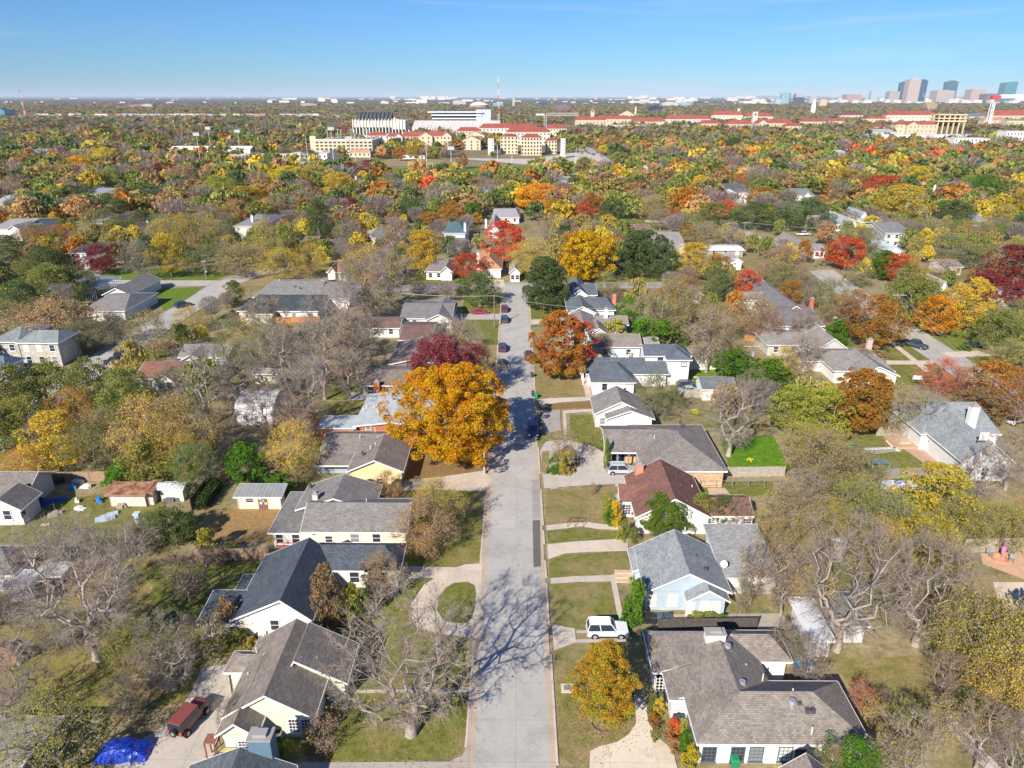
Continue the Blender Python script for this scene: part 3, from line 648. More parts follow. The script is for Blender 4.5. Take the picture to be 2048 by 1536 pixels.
h.wing('y', (693, 943), (807, 942), (765, 868), 2.6, 1.9, ch=4.5)
h.wing('x', (640, 906), (760, 906), (650, 862), 2.65, 1.5)
h.wing('s', (630, 931), (700, 931), (645, 905), 2.3, .5, walls=False)
mb = MB(); a, b_ = P(634, 946), P(695, 946); mb.box(a.x, a.y, 0, b_.x, a.y + .12, 2.15); h.part('screen_wall', mb, 'paint', (.34, .42, .50))
for x, y, k in ((720, 875, 0), (751, 890, 0), (741, 896, 0), (725, 905, 2), (750, 860, 0)): h.vent(x, y, 4.0, k)
h.win(760, 962, 1.0, .9); h.done()
h = House('house', 'low house with pale blue metal roof and orange brick wall beside the big orange tree', wall=(.46, .16, .08), roof=(.50, .56, .58), wmat='brick', rmat='metal_roof')
h.wing('y', (706, 852), (860, 851), (730, 788), 2.6, .7)
h.wing('f', (634, 856), (712, 855), (655, 832), 2.4)
for x, y in ((733, 812), (748, 814), (726, 820), (755, 822)): h.vent(x, y, 3.1, 0)
h.win(737, 859, .8, 1.2, colr=WHITE); h.done()
h = House('house', 'brown roofed house with glass wall and orange chimney behind the big orange tree', wall=(.3, .27, .25), roof=(.26, .215, .19), wmat='wood')
h.wing('x', (720, 771), (850, 770), (741, 730), 2.7, 1.2)
h.wing('y', (775, 729), (884, 726), (800, 683), 2.8, 1.2)
h.chimney(754, 773, 2.6, 1.1, .8, 3.6, 'brick', (.55, .16, .07)); h.wins(4, 0, 1.3, 1.7, 1.4); h.done()
h = House('house', 'low maroon brown roofed house with white walls beyond the bare trees, left of the street', wall=WHITE, roof=(.21, .13, .115))
h.wing('x', (797, 680), (864, 680), (805, 643), 2.6, 1.5); h.wing('x', (700, 656), (800, 656), (715, 634), 2.5, 1.2); h.wins(3, 1).wins(2, 0); h.done()
h = House('house', 'grey gabled house with pale front gables streaked by branch shadows', wall=(.72, .76, .76), roof=(.24, .235, .23))
h.wing('x', (800, 637), (905, 637), (820, 601), 2.7, 1.7); h.wing('y', (850, 641), (905, 641), (880, 606), 2.72, 1.6); h.wins(2, 1).wins(2, 0); h.done()
h = House('house', 'white house with black hip roof beside the grey roofed house near the junction', wall=WHITE, roof=(.065, .085, .10), wmat='paint')
h.wing('x', (473, 622), (634, 625), (490, 589), 2.8, 2.1, hip=(4, 4)); h.wing('y', (487, 628), (545, 628), (521, 600), 2.85, 1.8, hip=(3, 0)); h.wins(5, 0).vent(560, 600, 4, 2); h.done()
h = House('house', 'long light grey hip roofed house on the corner of the junction', wall=WHITE, roof=(.27, .265, .255), wmat='paint')
h.wing('x', (505, 594), (640, 595), (540, 559), 3, 2.2, hip=(5, 1)); h.wing('x', (620, 597), (700, 597), (640, 562), 2.9, 1.8, hip=(0, 3)); h.wins(5, 0).vent(600, 575, 4.5, 2).vent(590, 573, 4.5, 2).chimney(560, 565, 4.5, .6, .6, 5.2, 'paint', (.3, .3, .3)); h.done()
h = House('house', 'white walled house with red brown roof below the parked dark suvs', wall=(.78, .80, .82), roof=(.27, .135, .10))
h.wing('x', (268, 757), (405, 757), (262, 721), 2.7, 1.8); h.wing('y', (303, 762), (350, 762), (325, 735), 2.72, 1.4); h.wins(2, 1).wins(4, 0); h.done()
h = House('house', 'light blue house with grey roof beside the red car behind the spreading tree', wall=(.55, .68, .75), roof=(.27, .27, .27))
h.wing('x', (355, 715), (455, 715), (365, 688), 2.7, 1.6); h.wing('y', (358, 722), (408, 722), (385, 696), 2.72, 1.5); h.wins(2, 1); h.done()
h = House('two_storey_house', 'two-storey tan house with grey green hip roofs at the left edge', wall=(.42, .40, .36), roof=(.27, .31, .31), wmat='brick')
h.wing('x', (-25, 684), (36, 684), (0, 648), 5.6, 1.5, hip=(3, 3)); h.wing('x', (30, 686), (120, 684), (50, 662), 5.5, 1.6, hip=(2, 2))
h.wins(2, 0, 1.1, 1.4, 1.5).wins(2, 0, 1.1, 1.4, 4.2).wins(3, 1, 1.1, 1.5, 1.5).wins(3, 1, 1.1, 1.4, 4.2)
a = P(75, 712); mb = MB(); mb.box(a.x - 2, a.y - 1.6, 2.7, a.x + 2, a.y + 1, 2.9)
for dx in (-1.8, 1.8): mb.box(a.x + dx - .08, a.y - 1.5, 0, a.x + dx + .08, a.y - 1.34, 2.7)
h.part('porch', mb, 'paint', WHITE); h.done()
h = House('house', 'light blue house corner cut by the left edge below the two-storey tan house', wall=(.40, .55, .68), roof=(.14, .20, .26))
h.wing('x', (-60, 737), (10, 737), (-20, 715), 3.2, 1.6, hip=(2, 2)).wins(2, 0); h.done()
h = House('house', 'grey gabled house behind the brown bare tree left of the junction', wall=(.74, .74, .72), roof=(.26, .25, .245))
h.wing('y', (203, 590), (262, 590), (225, 558), 2.9, 2.0); h.wing('x', (160, 622), (250, 622), (175, 585), 2.8, 2.1, hip=(3, 3)); h.wins(2, 0); h.done()
# house under construction: open stud frame
fx0, fy0 = P(92, 600, 0)[:2]; fx1 = P(195, 600).x; fy1 = P(92, 575).y
r = empty('building_site', ((fx0 + fx1) / 2, (fy0 + fy1) / 2, 0), 0, 'unfinished house of pale open wooden studs and rafters', 'building site')
mb = MB()
for yy in (fy0, (fy0 + fy1) / 2, fy1):
    for k in range(26):
        x = fx0 + (fx1 - fx0) * k / 25; mb.box(x - .07, yy - .09, 0, x + .07, yy + .09, 3.2)
    mb.box(fx0, yy - .1, 3.202, fx1, yy + .1, 3.4)
mb.build('stud_wall', 'paint', r, (.62, .68, .76), r.location); mb = MB()
for k in range(26):
    x = fx0 + (fx1 - fx0) * k / 25; mb.box(x - .05, fy0, 3.41, x + .05, fy1, 3.62)
mb.build('joists', 'paint', r, (.62, .68, .76), r.location)
mb = MB(); mb.box(fx0 + 1, fy0 + .3, 0, fx0 + 7, fy0 + 3, 1.8); mb.build('sheathing', 'wood', r, (.55, .42, .28), r.location)
# ---- sheds and outbuildings on the left
h = House('shed', 'pink white shed with rusty corrugated roof beside the junk filled yard', 'shed', wall=(.72, .60, .56), roof=(.4, .2, .1), wmat='wood', rmat='rust', trim=(.35, .2, .15))
h.wing('s', (207, 990), (291, 990), (222, 969), 2.2, .5); h.wing('s', (285, 985), (305, 985), (292, 963), 2.3, .3); h.done()
h = House('shed', 'small white shed with pale grey roof right of the rusty roofed shed', 'shed', wall=(.72, .72, .68), roof=(.55, .58, .58), wmat='wood', rmat='metal_roof')
h.wing('x', (311, 978), (366, 978), (318, 963), 2.3, .45).win(345, 980, .6, .6).door(330, 0, (.65, .63, .6)); h.done()
h = House('playhouse', 'cream playhouse with round coloured signs on its door in the brown back yard', 'playhouse', wall=(.70, .62, .52), roof=(.30, .31, .32), wmat='paint', rmat='metal_roof')
h.wing('s', (466, 994), (563, 994), (476, 973), 2.3, .5).win(499, 1000, 1.1, .7).win(549, 1000, 1.1, .7).door(526, 0, (.22, .10, .12), 1.3)
x0, y0, x1, y1 = h.wings[0][:4]; c_ = PY(526, 1000, y0 + .40)
for k, (dx, dz, cc) in enumerate(((-.4, .5, (.8, .8, .8)), (.35, .5, (.6, .05, .05)), (0, .15, (.1, .6, .5)), (-.35, -.25, (.8, .8, .75)), (.35, -.3, (.8, .6, .05)))):
    mb = MB(); mb.tube((c_.x + dx, y0 + .35, 1.35 + dz), (c_.x + dx, y0 + .39, 1.35 + dz), .2, n=12); h.part('door_sign', mb, 'paint', cc)
h.done()
h = House('shed', 'round topped white shed with silver roof among bare trees', 'shed', wall=(.74, .74, .74), roof=(.55, .57, .60), wmat='wood', rmat='metal_roof')
x0 = P(468, 826, 2.6).x; x1 = P(545, 826, 2.6).x; ya = P(468, 826, 2.6).y; yb = ya + 9; hh = 2.6
F = []; prof = [(0, 0), (.12, 1.2), (.3, 2.0), (.5, 2.3), (.7, 2.0), (.88, 1.2), (1, 0)]
for (a, z), (b_, z2) in zip(prof[:-1], prof[1:]): F.append([(x0, ya + (yb - ya) * a, hh + z), (x1, ya + (yb - ya) * a, hh + z), (x1, ya + (yb - ya) * b_, hh + z2), (x0, ya + (yb - ya) * b_, hh + z2)])
h.org = Vector(((x0 + x1) / 2, (ya + yb) / 2, 0)); close_roof(h.Rf, h.T, F, .1); h.wings.append((x0, ya, x1, yb, hh, .3, 0)); h.W.box(x0 + .3, ya + .3, 0, x1 - .3, yb - .3, hh)
h.W.extr([(x1 - .4, ya + (yb - ya) * a, hh + z - .15) for a, z in prof], (.2, 0, 0)); h.W.extr([(x0 + .2, ya + (yb - ya) * a, hh + z - .15) for a, z in prof], (.2, 0, 0)); h.wins(2, 0, .8, 1); h.done()
h = House('shed', 'small white shed with dark door beside the orange board fence', 'shed', wall=(.72, .74, .75), roof=(.4, .42, .44))
h.wing('y', (624, 742), (645, 742), (628, 728), 2.2, .7).door(634, 0, (.1, .1, .1)); h.done()
h = House('shed', 'cream shed hidden in bare branches behind the round topped shed', 'shed', wall=(.72, .68, .55), roof=(.35, .33, .3))
h.wing('x', (503, 748), (560, 748), (510, 736), 2.4, .6); h.done()
h = House('house', 'dark shingled white house beside the blue and white junk pile at the left edge', wall=(.62, .64, .64), roof=(.22, .20, .185))
h.wing('x', (-70, 990), (72, 975), (30, 943), 2.7, 1.9, hip=(3, 0)); h.wing('y', (-40, 1020), (50, 1014), (0, 985), 2.72, 1.7)
h.win(62, 1010, 1, 1.4, 'e', 0).win(45, 1022, .9, 1.5, 'e', 1).win(15, 1030, 1, 1.4, 's', 1); h.done()
h = House('house', 'dark grey roof at the left edge under the bare tree branches, below the junk yard', wall=(.45, .46, .46), roof=(.17, .175, .18))
h.wing('x', (-80, 1150), (52, 1128), (0, 1092), 2.7, 1.8, hip=(3, 3)); h.done()
h = House('carport', 'white slab roofed carport below the dark roof at the left edge', 'carport', wall=(.6, .6, .6), roof=(.52, .55, .60), rmat='paint')
h.wing('f', (0, 1175), (52, 1175), (0, 1140), 2.4); h.done()
h = House('carport', 'small pale corrugated patio roof under the big bare tree on the left', 'carport', roof=(.50, .52, .52), rmat='metal_roof')
h.wing('f', (62, 1152), (122, 1152), (85, 1122), 2.3, walls=False)
x0, y0, x1, y1 = h.wings[0][:4]; mb = MB()
for x in (x0 + .2, x1 - .2):
    for y in (y0 + .2, y1 - .2): mb.box(x - .05, y - .05, 0, x + .05, y + .05, 2.15)
h.part('posts', mb, 'wood', (.4, .35, .3)); h.done()
h = House('house', 'pale grey shingled roof in the bottom left corner', wall=(.5, .48, .45), roof=(.36, .34, .32))
h.rect('x', P(-40, 1480, 2.8).x - 3, 38, P(88, 1490, 2.8).x, P(40, 1432, 2.8).y, 2.8, .8); h.done()
# ---- right of the street, nearest first
h = House('house', 'white house with wide brown grey roof, white chimney and roof turbines, nearest right', wall=(.85, .85, .84), roof=(.265, .235, .205), wmat='siding', trim=(.80, .80, .79))
def XR(r, hh): return r * (CH - hh) / cp
hh = 2.8; yA = P(1308, 1345, hh).y; yB = P(1342, 1400, hh).y; yC = P(1398, 1488, hh).y; yD = P(1290, 1262, hh).y
xa, xb, xc, xe = XR(.2375, hh), XR(.254, hh), XR(.280, hh), XR(.433, hh)
yr_ = P(1475, 1385, 5.0).y
xr_ = xa + .62 * (xe - xa); zx = lambda x: 2.8 + 2.3 * (x - xa) / (xr_ - xa); yq = yD - 2.6
_d = MB()
close_roof(h.Rf, _d, [[(xa, yD, 2.8), (xa, yA, 2.8), (xr_, yA, 5.1), (xr_, yq, 5.1)], [(xr_, yr_, 5.1), (xe, yr_, 2.8), (xe, yD, 2.8), (xr_, yq, 5.1)], [(xe, yD, 2.8), (xa, yD, 2.8), (xr_, yq, 5.1)]])
close_roof(h.Rf, _d, [[(xb, yA, 2.8), (xb, yB, 2.8), (xr_, yB, 5.1), (xr_, yA, 5.1)]]); close_roof(h.Rf, _d, [[(xc, yB, 2.8), (xc, yr_, 2.8), (xr_, yr_, 5.1), (xr_, yB, 5.1)]])
for q in ((xa - .05, yA, xa - .004, yD), (xa, yA - .05, xb, yA - .004), (xb - .05, yB, xb - .004, yA), (xb, yB - .05, xc, yB - .004), (xa, yD + .004, xe, yD + .05), (xe + .004, yA + 6, xe + .05, yD)): h.T.box(q[0], q[1], 2.6, q[2], q[3], 2.81)
h.org = Vector((18, yB, 0))
h.W.box(xa + .4, yA + .4, 0, xe - .5, yD - .4, 2.68); h.W.box(xb + .4, yB + .4, 0, xe - .5, yA + 1, 2.9); h.wings += [(xa, yA, xe, yD, 2.8, .45, 0), (xb, yB, xe, yA, 2.8, .45, 0)]
h.rect('x', xc, yC, XR(.55, hh), yC + 2 * (yr_ - yC) * 1.0, 2.808, 2.36, hip=(xr_ - xc, 4.2))
h.rect('x', xe - 2.5, yA + 1.5, xe + 3.2, yA + 6, 2.812, 1.5, hip=(0, 1.8))
h.rect('y', P(1560, 1530, 2.8).x - .5, 38, P(1640, 1530, 2.8).x + .6, P(1588, 1508, 4.6).y, 2.816, 1.9)
h.win(1358, 1420, 1.15, 1.6, 's', 1, 1, (.78, .8, .8))
for x, w_ in ((1418, 1.1), (1475, 1.1), (1512, 1.1), (1570, 1.1), (1600, .8)): h.win(x, 1508, w_, 1.6 if w_ > 1 else 1, 's', 2, 1, (.10, .14, .17))
h.win(1322, 1385, .8, 1.4, 'w', 1).win(1335, 1410, .8, 1.5, 'w', 1)
h.chimney(1427, 1290, 4.0, 1.9, 1.0, 5.6, 'brick', (.72, .70, .68))
for x, y, z, k in ((1455, 1297, 4.6, 1), (1461, 1310, 4.2, 0), (1491, 1335, 3.6, 0), (1484, 1370, 4.4, 1), (1526, 1355, 3.8, 0), (1584, 1408, 4.7, 1), (1599, 1406, 4.6, 2), (1615, 1420, 4.4, 2), (1626, 1420, 4.4, 2), (1624, 1462, 3.7, 0), (1585, 1385, 4.7, 0)): h.vent(x, y, z, k)
mb = MB(); a = P(1312, 1362, 2.6); 
for k in range(4): mb.box(xa + .3 + k * .35, yA - .35, 0, xa + .36 + k * .35, yA - .29, 2.6)
for k in range(6): mb.box(xa + .3, yA - .34, .3 + k * .4, xa + 1.4, yA - .3, .35 + k * .4)
h.part('porch_trellis', mb, 'paint', WHITE); h.door(1318, 0); h.done()
h = House('house', 'light blue sided house with blue grey roof behind the row of wheeled bins', wall=(.46, .56, .65), roof=(.30, .325, .335))
h.wing('y', (1289, 1185), (1464, 1185), (1341, 1059), 2.8, 2.6, ch=5.4)
x0, y0, x1, y1 = h.wings[0][:4]; x2 = P(1266, 1141, 2.6).x; y2 = P(1266, 1141, 2.6).y; sl = 2.6 / ((x1 - x0) / 2)
close_roof(h.Rf, h.T, [[(x2, y2, h.wings[0][4] - sl * (x0 - x2)), (x0 + .05, y2, h.wings[0][4] + sl * .05), (x0 + .05, y1, h.wings[0][4] + sl * .05), (x2, y1, h.wings[0][4] - sl * (x0 - x2))]]); h.W.box(x2 + .4, y2 + .4, 0, x0 + 1, y1 - .5, 2.3); h.wings.append((x2, y2, x0, y1, 2.5, .4, 0))
h.wing('y', (1373, 1203), (1461, 1203), (1410, 1160), 2.6, 1.5)
h.win(1303, 1200, .95, 1.35, style=9).win(1345, 1200, .95, 1.35, style=9).win(1409, 1214, .9, 1.4, wi=2, style=9).win(1431, 1214, .9, 1.4, wi=2, style=9).win(1282, 1200, .8, 1.3, 'w', 0)
for x, y in ((1392, 1112), (1411, 1137)): h.vent(x, y, 4.3, 2)
h.vent(1370, 1060, 4, 0); h.door(1380, 2, (.75, .75, .75)); h.done()
h = House('garage', 'white walled garage with grey roof and satellite dish behind the light blue house', 'garage', wall=(.76, .78, .80), roof=(.34, .345, .34), trim=(.55, .72, .84))
h.wing('s', (1445, 1155), (1562, 1155), (1406, 1061), 2.7, 1.0)
a = P(1448, 1135, 3.2); mb = MB(); mb.tube((a.x, a.y, 3), (a.x, a.y, 3.7), .05, n=6); mb.tube((a.x, a.y, 3.7), (a.x - .1, a.y - .18, 3.82), .1, .42, n=20); h.part('satellite_dish', mb, 'paint', (.75, .75, .75)); h.door(1460, 0, (.8, .8, .8)).win(1520, 1175, 1, 1.2, 's', 0); h.done()
h = House('house', 'white house with red brown roof and brick chimney beside the silver suv', wall=(.85, .85, .86), roof=(.225, .115, .09), wmat='paint')
h.wing('y', (1271, 1035), (1424, 1035), (1327, 917), 2.8, 2.9, ch=5.7, f=.50)
h.wing('x', (1239, 1004), (1300, 1004), (1231, 970), 2.75, 1.5)
h.wing('y', (1345, 1022), (1400, 1022), (1370, 990), 2.9, 1.7)
h.wing('x', (1380, 1032), (1508, 1032), (1470, 990), 2.6, 1.3)
h.win(1253, 1019, 1.1, 1.5, 's', 1, 1).win(1494, 1047, 1.1, 1.5, 's', 3, 1).win(1405, 1056, 1, 1, 's', 3)
h.chimney(1277, 953, 3.3, 1.15, .75, 5.3, 'brick', (.50, .24, .16))
for x, y, z, k in ((1351, 947, 4.6, 2), (1358, 968, 4.4, 2), (1323, 950, 4.5, 0), (1384, 975, 3.4, 0)): h.vent(x, y, z, k)
mb = MB(); a = P(1234, 990, 2.4); mb.extr([(a.x - .1, a.y - 1.2, 1.5), (a.x - .1, a.y + 1.2, 1.5), (a.x + .6, a.y + 1.2, 2.4), (a.x + .6, a.y - 1.2, 2.4)], (0, 0, .06)); h.part('awning', mb, 'paint', (.35, .42, .36)); h.done()
h = House('house', 'large stone house with broad grey roof and open carport beside the bright green lawn', wall=(.52, .36, .24), roof=(.26, .235, .215), wmat='brick')
h.wing('x', (1211, 905), (1432, 905), (1200, 851), 3.0, 1.7, hip=(0, 6), walls=False)
h.wing('y', (1285, 942), (1455, 942), (1420, 850), 3.02, 2.3, hip=(7, 7), f=.55)
x0, y0, x1, y1 = h.wings[0][:4]; h.W.box(x0 + 3.5, y0 + 2.2, 0, x1 - 1, y1 - .5, 2.85); h.W.box(x0 + .5, y0 + .5, 0, x0 + 1.1, y1 - .5, 2.85)
mb = MB()
for k in range(3): mb.box(x0 + 1.9 + k * 1.8, y0 + .4, 0, x0 + 2.1 + k * 1.8, y0 + .6, 2.85)
h.part('carport_posts', mb, 'paint', (.3, .25, .2)); h.win(1215, 900, 1, 1.5, 'w', 0)
for x, y, z, k in ((1361, 843, 4.6, 2), (1364, 851, 4.6, 2), (1309, 876, 4.2, 0)): h.vent(x, y, z, k)
h.done()
h = House('house', 'white gabled house with grey roof and railed front porch above the stone house', wall=WHITE, roof=(.27, .26, .255))
h.wing('y', (1188, 828), (1296, 828), (1241, 771), 2.8, 2.4, ch=5.2)
h.wing('y', (1212, 838), (1310, 838), (1258, 812), 2.7, 1.6)
h.win(1205, 842, .9, 1.2).win(1270, 850, 1, 1.2, wi=1).vent(1250, 778, 5, 2); h.done()
h = House('two_storey_house', 'white two-storey house with slate roofs and wide single-storey front wing', wall=(.86, .86, .86), roof=(.13, .155, .185), wmat='paint')
h.wing('x', (1182, 765), (1273, 764), (1170, 722), 2.8, 1.9, hip=(3.4, 3.4)); h.wing('x', (1172, 748), (1337, 746), (1180, 716), 2.78, 1.9, hip=(3, 0))
h.wing('x', (1288, 712), (1384, 712), (1290, 690), 5.5, 1.4, hip=(0, 2.6)); h.wing('y', (1334, 720), (1385, 720), (1350, 700), 5.52, 1.38, hip=(2.6, 0))
h.win(1209, 773, .8, 1.2, 's', 0, 2, (.1, .1, .15)).win(1257, 773, 1.4, 1.2, 's', 0, 2).win(1321, 715, 1, .9, 's', 2, 2, (.1, .1, .15)).win(1368, 725, 1, 1.6, 's', 3, 2, (.1, .1, .15)).win(1175, 770, 1, 1.4, 'w', 0)
h.vent(1230, 728, 4.2, 2); mb = MB(); a = P(1183, 770)
for k in range(3): mb.box(a.x - 1.9, a.y + k * 2.6, 0, a.x - 1.7, a.y + .2 + k * 2.6, 2.6)
h.part('porch_posts', mb, 'paint', WHITE); h.done()
h = House('house', 'pale teal house with tan grey roof behind the white two-storey house', wall=(.60, .74, .74), roof=(.29, .255, .23))
h.wing('x', (1185, 694), (1285, 694), (1200, 667), 2.8, 1.6); h.wing('y', (1180, 668), (1216, 668), (1188, 648), 2.9, 1.4)
h.chimney(1198, 725, 3.2, 1.0, .9, 4.6, 'paint', (.40, .56, .66)); h.win(1262, 712, 1, 1.2, style=1).wins(2, 0); h.done()
h = House('house', 'tan grey roofed house with tall white chimney above the pale teal house', wall=(.68, .78, .78), roof=(.29, .265, .245))
h.wing('y', (1130, 668), (1215, 668), (1175, 619), 2.8, 2.2, ch=5, f=.45); h.wing('x', (1190, 650), (1258, 650), (1200, 630), 2.75, 1.2)
h.chimney(1211, 640, 3, .9, .9, 6.0, 'paint', (.78, .78, .8)).win(1184, 665, .5, .8); h.done()
h = House('house', 'white house with slate roof and broad front gable right of the round green tree', wall=WHITE, roof=(.14, .165, .19))
h.wing('x', (1134, 620), (1232, 620), (1145, 594), 2.8, 1.8, hip=(2, 2)); h.wing('y', (1137, 626), (1194, 626), (1173, 602), 2.82, 1.8); h.chimney(1228, 600, 3.5, 1, .8, 4.8, 'brick', (.55, .2, .1)).win(1145, 624, .9, 1, wi=1).wins(2, 1); h.done()
h = House('house', 'second slate roofed white house, higher up the street beside the round green tree', wall=WHITE, roof=(.13, .16, .20))
h.wing('y', (1143, 592), (1178, 592), (1160, 565), 2.8, 1.9); h.wing('x', (1150, 590), (1195, 590), (1160, 568), 2.78, 1.6); h.wins(1, 0); h.done()
h = House('garage', 'white garage with slate roof beside the black suv in the back drive', 'garage', wall=WHITE, roof=(.17, .195, .22))
h.wing('x', (1404, 779), (1474, 778), (1403, 753), 2.5, 1.2).door(1420, 0, WHITE, 1.6); h.done()
h = House('shed', 'long white shed with tan grey roof right of the two-storey house', 'shed', wall=WHITE, roof=(.30, .28, .26), wmat='paint')
h.wing('x', (1378, 716), (1440, 716), (1375, 694), 2.8, 1.0).done()
h = House('shed', 'grey walled shed with leaf strewn roof at the back of the teal house', 'shed', wall=(.5, .5, .5), roof=(.36, .34, .32))
h.wing('x', (1290, 690), (1320, 690), (1290, 672), 2.3, .8).done()
h = House('house', 'long grey roofed house with wooden fence panel left of the street lined with signs', wall=(.55, .54, .52), roof=(.30, .285, .27))
h.wing('x', (1534, 690), (1640, 690), (1535, 660), 2.7, 1.4, hip=(1, 0)); h.wing('y', (1630, 702), (1702, 702), (1655, 634), 2.8, 2.9, ch=5.7)
h.chimney(1669, 642, 4.5, .8, .7, 5.6, 'paint', (.6, .58, .55)).wins(3, 0).win(1690, 710, .9, 1, wi=1); h.done()
h = House('house', 'white house with grey roof and brick chimney whose drive meets the dark pickup', wall=WHITE, roof=(.30, .28, .265), wmat='paint')
h.wing('x', (1668, 742), (1790, 742), (1680, 696), 2.8, 2.0, hip=(2, 2)); h.wing('y', (1712, 752), (1800, 752), (1745, 715), 2.82, 2.0); h.wing('x', (1600, 722), (1680, 722), (1605, 705), 2.5, 1.0)
h.chimney(1736, 700, 3.2, 1.1, .8, 5.6, 'brick', (.58, .40, .34)).win(1730, 765, .9, 1.2, wi=1).win(1617, 730, .7, 1.3, 's', 2).win(1645, 732, 1, .9, 's', 2).wins(2, 0); h.done()
h = House('house', 'white house with dark roof and long pale gables stepping down to a brick chimney', wall=(.80, .82, .85), roof=(.21, .20, .215))
h.wing('y', (1500, 575), (1545, 575), (1518, 540), 3.0, 2.4, ch=5.4); h.wing('y', (1560, 630), (1622, 630), (1580, 570), 3.0, 2.4); h.wing('x', (1548, 652), (1650, 652), (1560, 610), 2.8, 2.0); h.wing('y', (1608, 660), (1650, 660), (1625, 625), 2.84, 2.0)
h.chimney(1622, 612, 4, 1, .8, 6, 'brick', (.50, .14, .08)).win(1550, 668, .8, 1.3).win(1625, 655, .9, 1.1, wi=3).chimney(1527, 538, 4, .8, .8, 5.4, 'brick', (.5, .2, .12)).wins(2, 1); h.done()
h = House('house', 'white house with grey tan roof in front of the rust red rounded tree', wall=(.80, .78, .76), roof=(.34, .32, .30))
h.wing('x', (1467, 600), (1560, 600), (1475, 584), 2.8, 1.2, hip=(1, 1)).win(1483, 612, .8, 1.1).wins(3, 0); h.done()
h = House('shed', 'narrow white walled shed left of the rounded dark green tree', 'shed', wall=WHITE, roof=(.45, .45, .45))
h.wing('y', (1388, 590), (1407, 590), (1392, 572), 2.6, .8).wins(1, 0, .7, .9); h.done()
h = House('shed', 'small gabled shed with blue grey peak above the thicket of tan trees', 'shed', wall=(.6, .65, .7), roof=(.22, .26, .30))
h.wing('y', (1272, 590), (1292, 590), (1280, 570), 2.8, 1.4).done()
h = House('house', 'large blue grey shingled house with tall white chimney and green umbrellas, right edge', wall=(.76, .78, .80), roof=(.28, .315, .33))
h.wing('x', (1842, 868), (2003, 868), (1890, 805), 3.2, 3.0, hip=(5, 1)); h.wing('y', (1925, 925), (2025, 920), (1968, 850), 3.4, 3.2)
h.chimney(1941, 845, 4.6, 1.3, 1.0, 7.6, 'paint', (.82, .80, .78)).win(1968, 872, 1.1, 1.0, 's', 1).wins(3, 1, 1, 1.3, 1.6)
for x, y in ((1893, 838), (1919, 840), (1942, 841)): h.vent(x, y, 4.8, 2)
h.done()
h = House('garage', 'low white walled garage with pale roof left of the blue grey shingled house', 'garage', wall=WHITE, roof=(.5, .5, .5), wmat='paint')
h.wing('x', (1785, 822), (1862, 820), (1790, 812), 2.6, .4).wins(2, 0); h.done()
h = House('pergola', 'white slatted patio cover glimpsed through bare branches, right of the garage with dish', 'patio cover', wall=WHITE, roof=(.62, .64, .66), rmat='metal_roof')
h.wing('f', (1595, 1050), (1638, 1050), (1600, 1022), 2.4, walls=False).done()
h = House('shed', 'small shed with pale blue white roof deep among the bare trees on the right', 'shed', wall=(.5, .5, .5), roof=(.55, .58, .64), rmat='metal_roof')
h.wing('x', (1672, 1096), (1700, 1096), (1675, 1072), 2.4, .5).done()
h = House('garage', 'garage with dark grey green stained roof seen through the bare trees', 'garage', wall=(.62, .64, .66), roof=(.20, .235, .235), wmat='paint')
h.wing('s', (1676, 1252), (1740, 1250), (1672, 1190), 2.6, .5).done()
h = House('garage', 'white roofed garage streaked with branch shadows left of the dark grey green roof', 'garage', wall=(.7, .7, .7), roof=(.62, .65, .70), rmat='paint')
h.wing('s', (1620, 1282), (1672, 1282), (1598, 1200), 2.5, .4).done()
# ================================================================ HOUSES FARTHER OUT, seen between the tree crowns
def cottage(label, xl, xr, ye, yb, h=2.8, rise=2.0, ax='x', wall=WHITE, roof=GREYR, hip=(0, 0), nw=3, wmat='paint', rmat='shingle', gable=None, chim=None, name='house', cat='house', two=False):
    q = House(name, label, cat, wall=wall, roof=roof, wmat=wmat, rmat=rmat); q.wing(ax, (xl, ye), (xr, ye), (xl + 3, yb), h, rise, hip=hip)
    if gable: q.wing('y', (gable[0], ye + 1.5), (gable[1], ye + 1.5), ((gable[0] + gable[1]) / 2, (ye + yb) / 2), h + .03, rise * .85)
    q.wins(nw, 0, 1.1, 1.4, 1.5)
    if two: q.wins(nw, 0, 1.1, 1.3, 4.2)
    if chim: q.chimney(chim[0], chim[1], h + rise * .5, .9, .8, h + rise + 1.1, 'paint', chim[2] if len(chim) > 2 else (.7, .68, .64))
    q.done(); return q
DG = (.13, .14, .155); PG = (.36, .36, .36); TN = (.33, .26, .23)
cottage('white modern house with dark slab roof near the maroon tree on the left', 136, 172, 506, 484, 5, .8, 'x', roof=(.07, .08, .09), nw=3, two=True)
cottage('pale blue house with shaded front below the white modern house', 148, 178, 522, 508, 3, 1.2, 'y', wall=(.45, .52, .60), roof=(.45, .50, .55))
cottage('white house with grey roof above the oaks at the left edge', -20, 38, 458, 436, 4.5, 2, 'x', roof=PG, nw=3, gable=(12, 40))
cottage('pale house cut by the left edge, highest of the white ones there', -30, 16, 408, 388, 4, 2, 'x', roof=(.5, .52, .54))
cottage('brick walled house with grey roof between two dark oak crowns on the left', 180, 208, 447, 428, 2.8, 1.8, 'x', wall=(.16, .13, .13), roof=PG)
cottage('grey hip roofed house with white gable and tall chimney in the left oaks', 252, 296, 463, 441, 2.9, 2.2, 'x', roof=(.26, .25, .25), hip=(3, 3), gable=(240, 258), chim=(297, 452))
cottage('two-storey pale house with hip roof and white chimney above the gold trees', 466, 526, 452, 429, 5.6, 2.4, 'x', wall=(.62, .58, .52), roof=(.26, .27, .30), hip=(5, 5), nw=4, chim=(505, 442), name='two_storey_house', two=True)
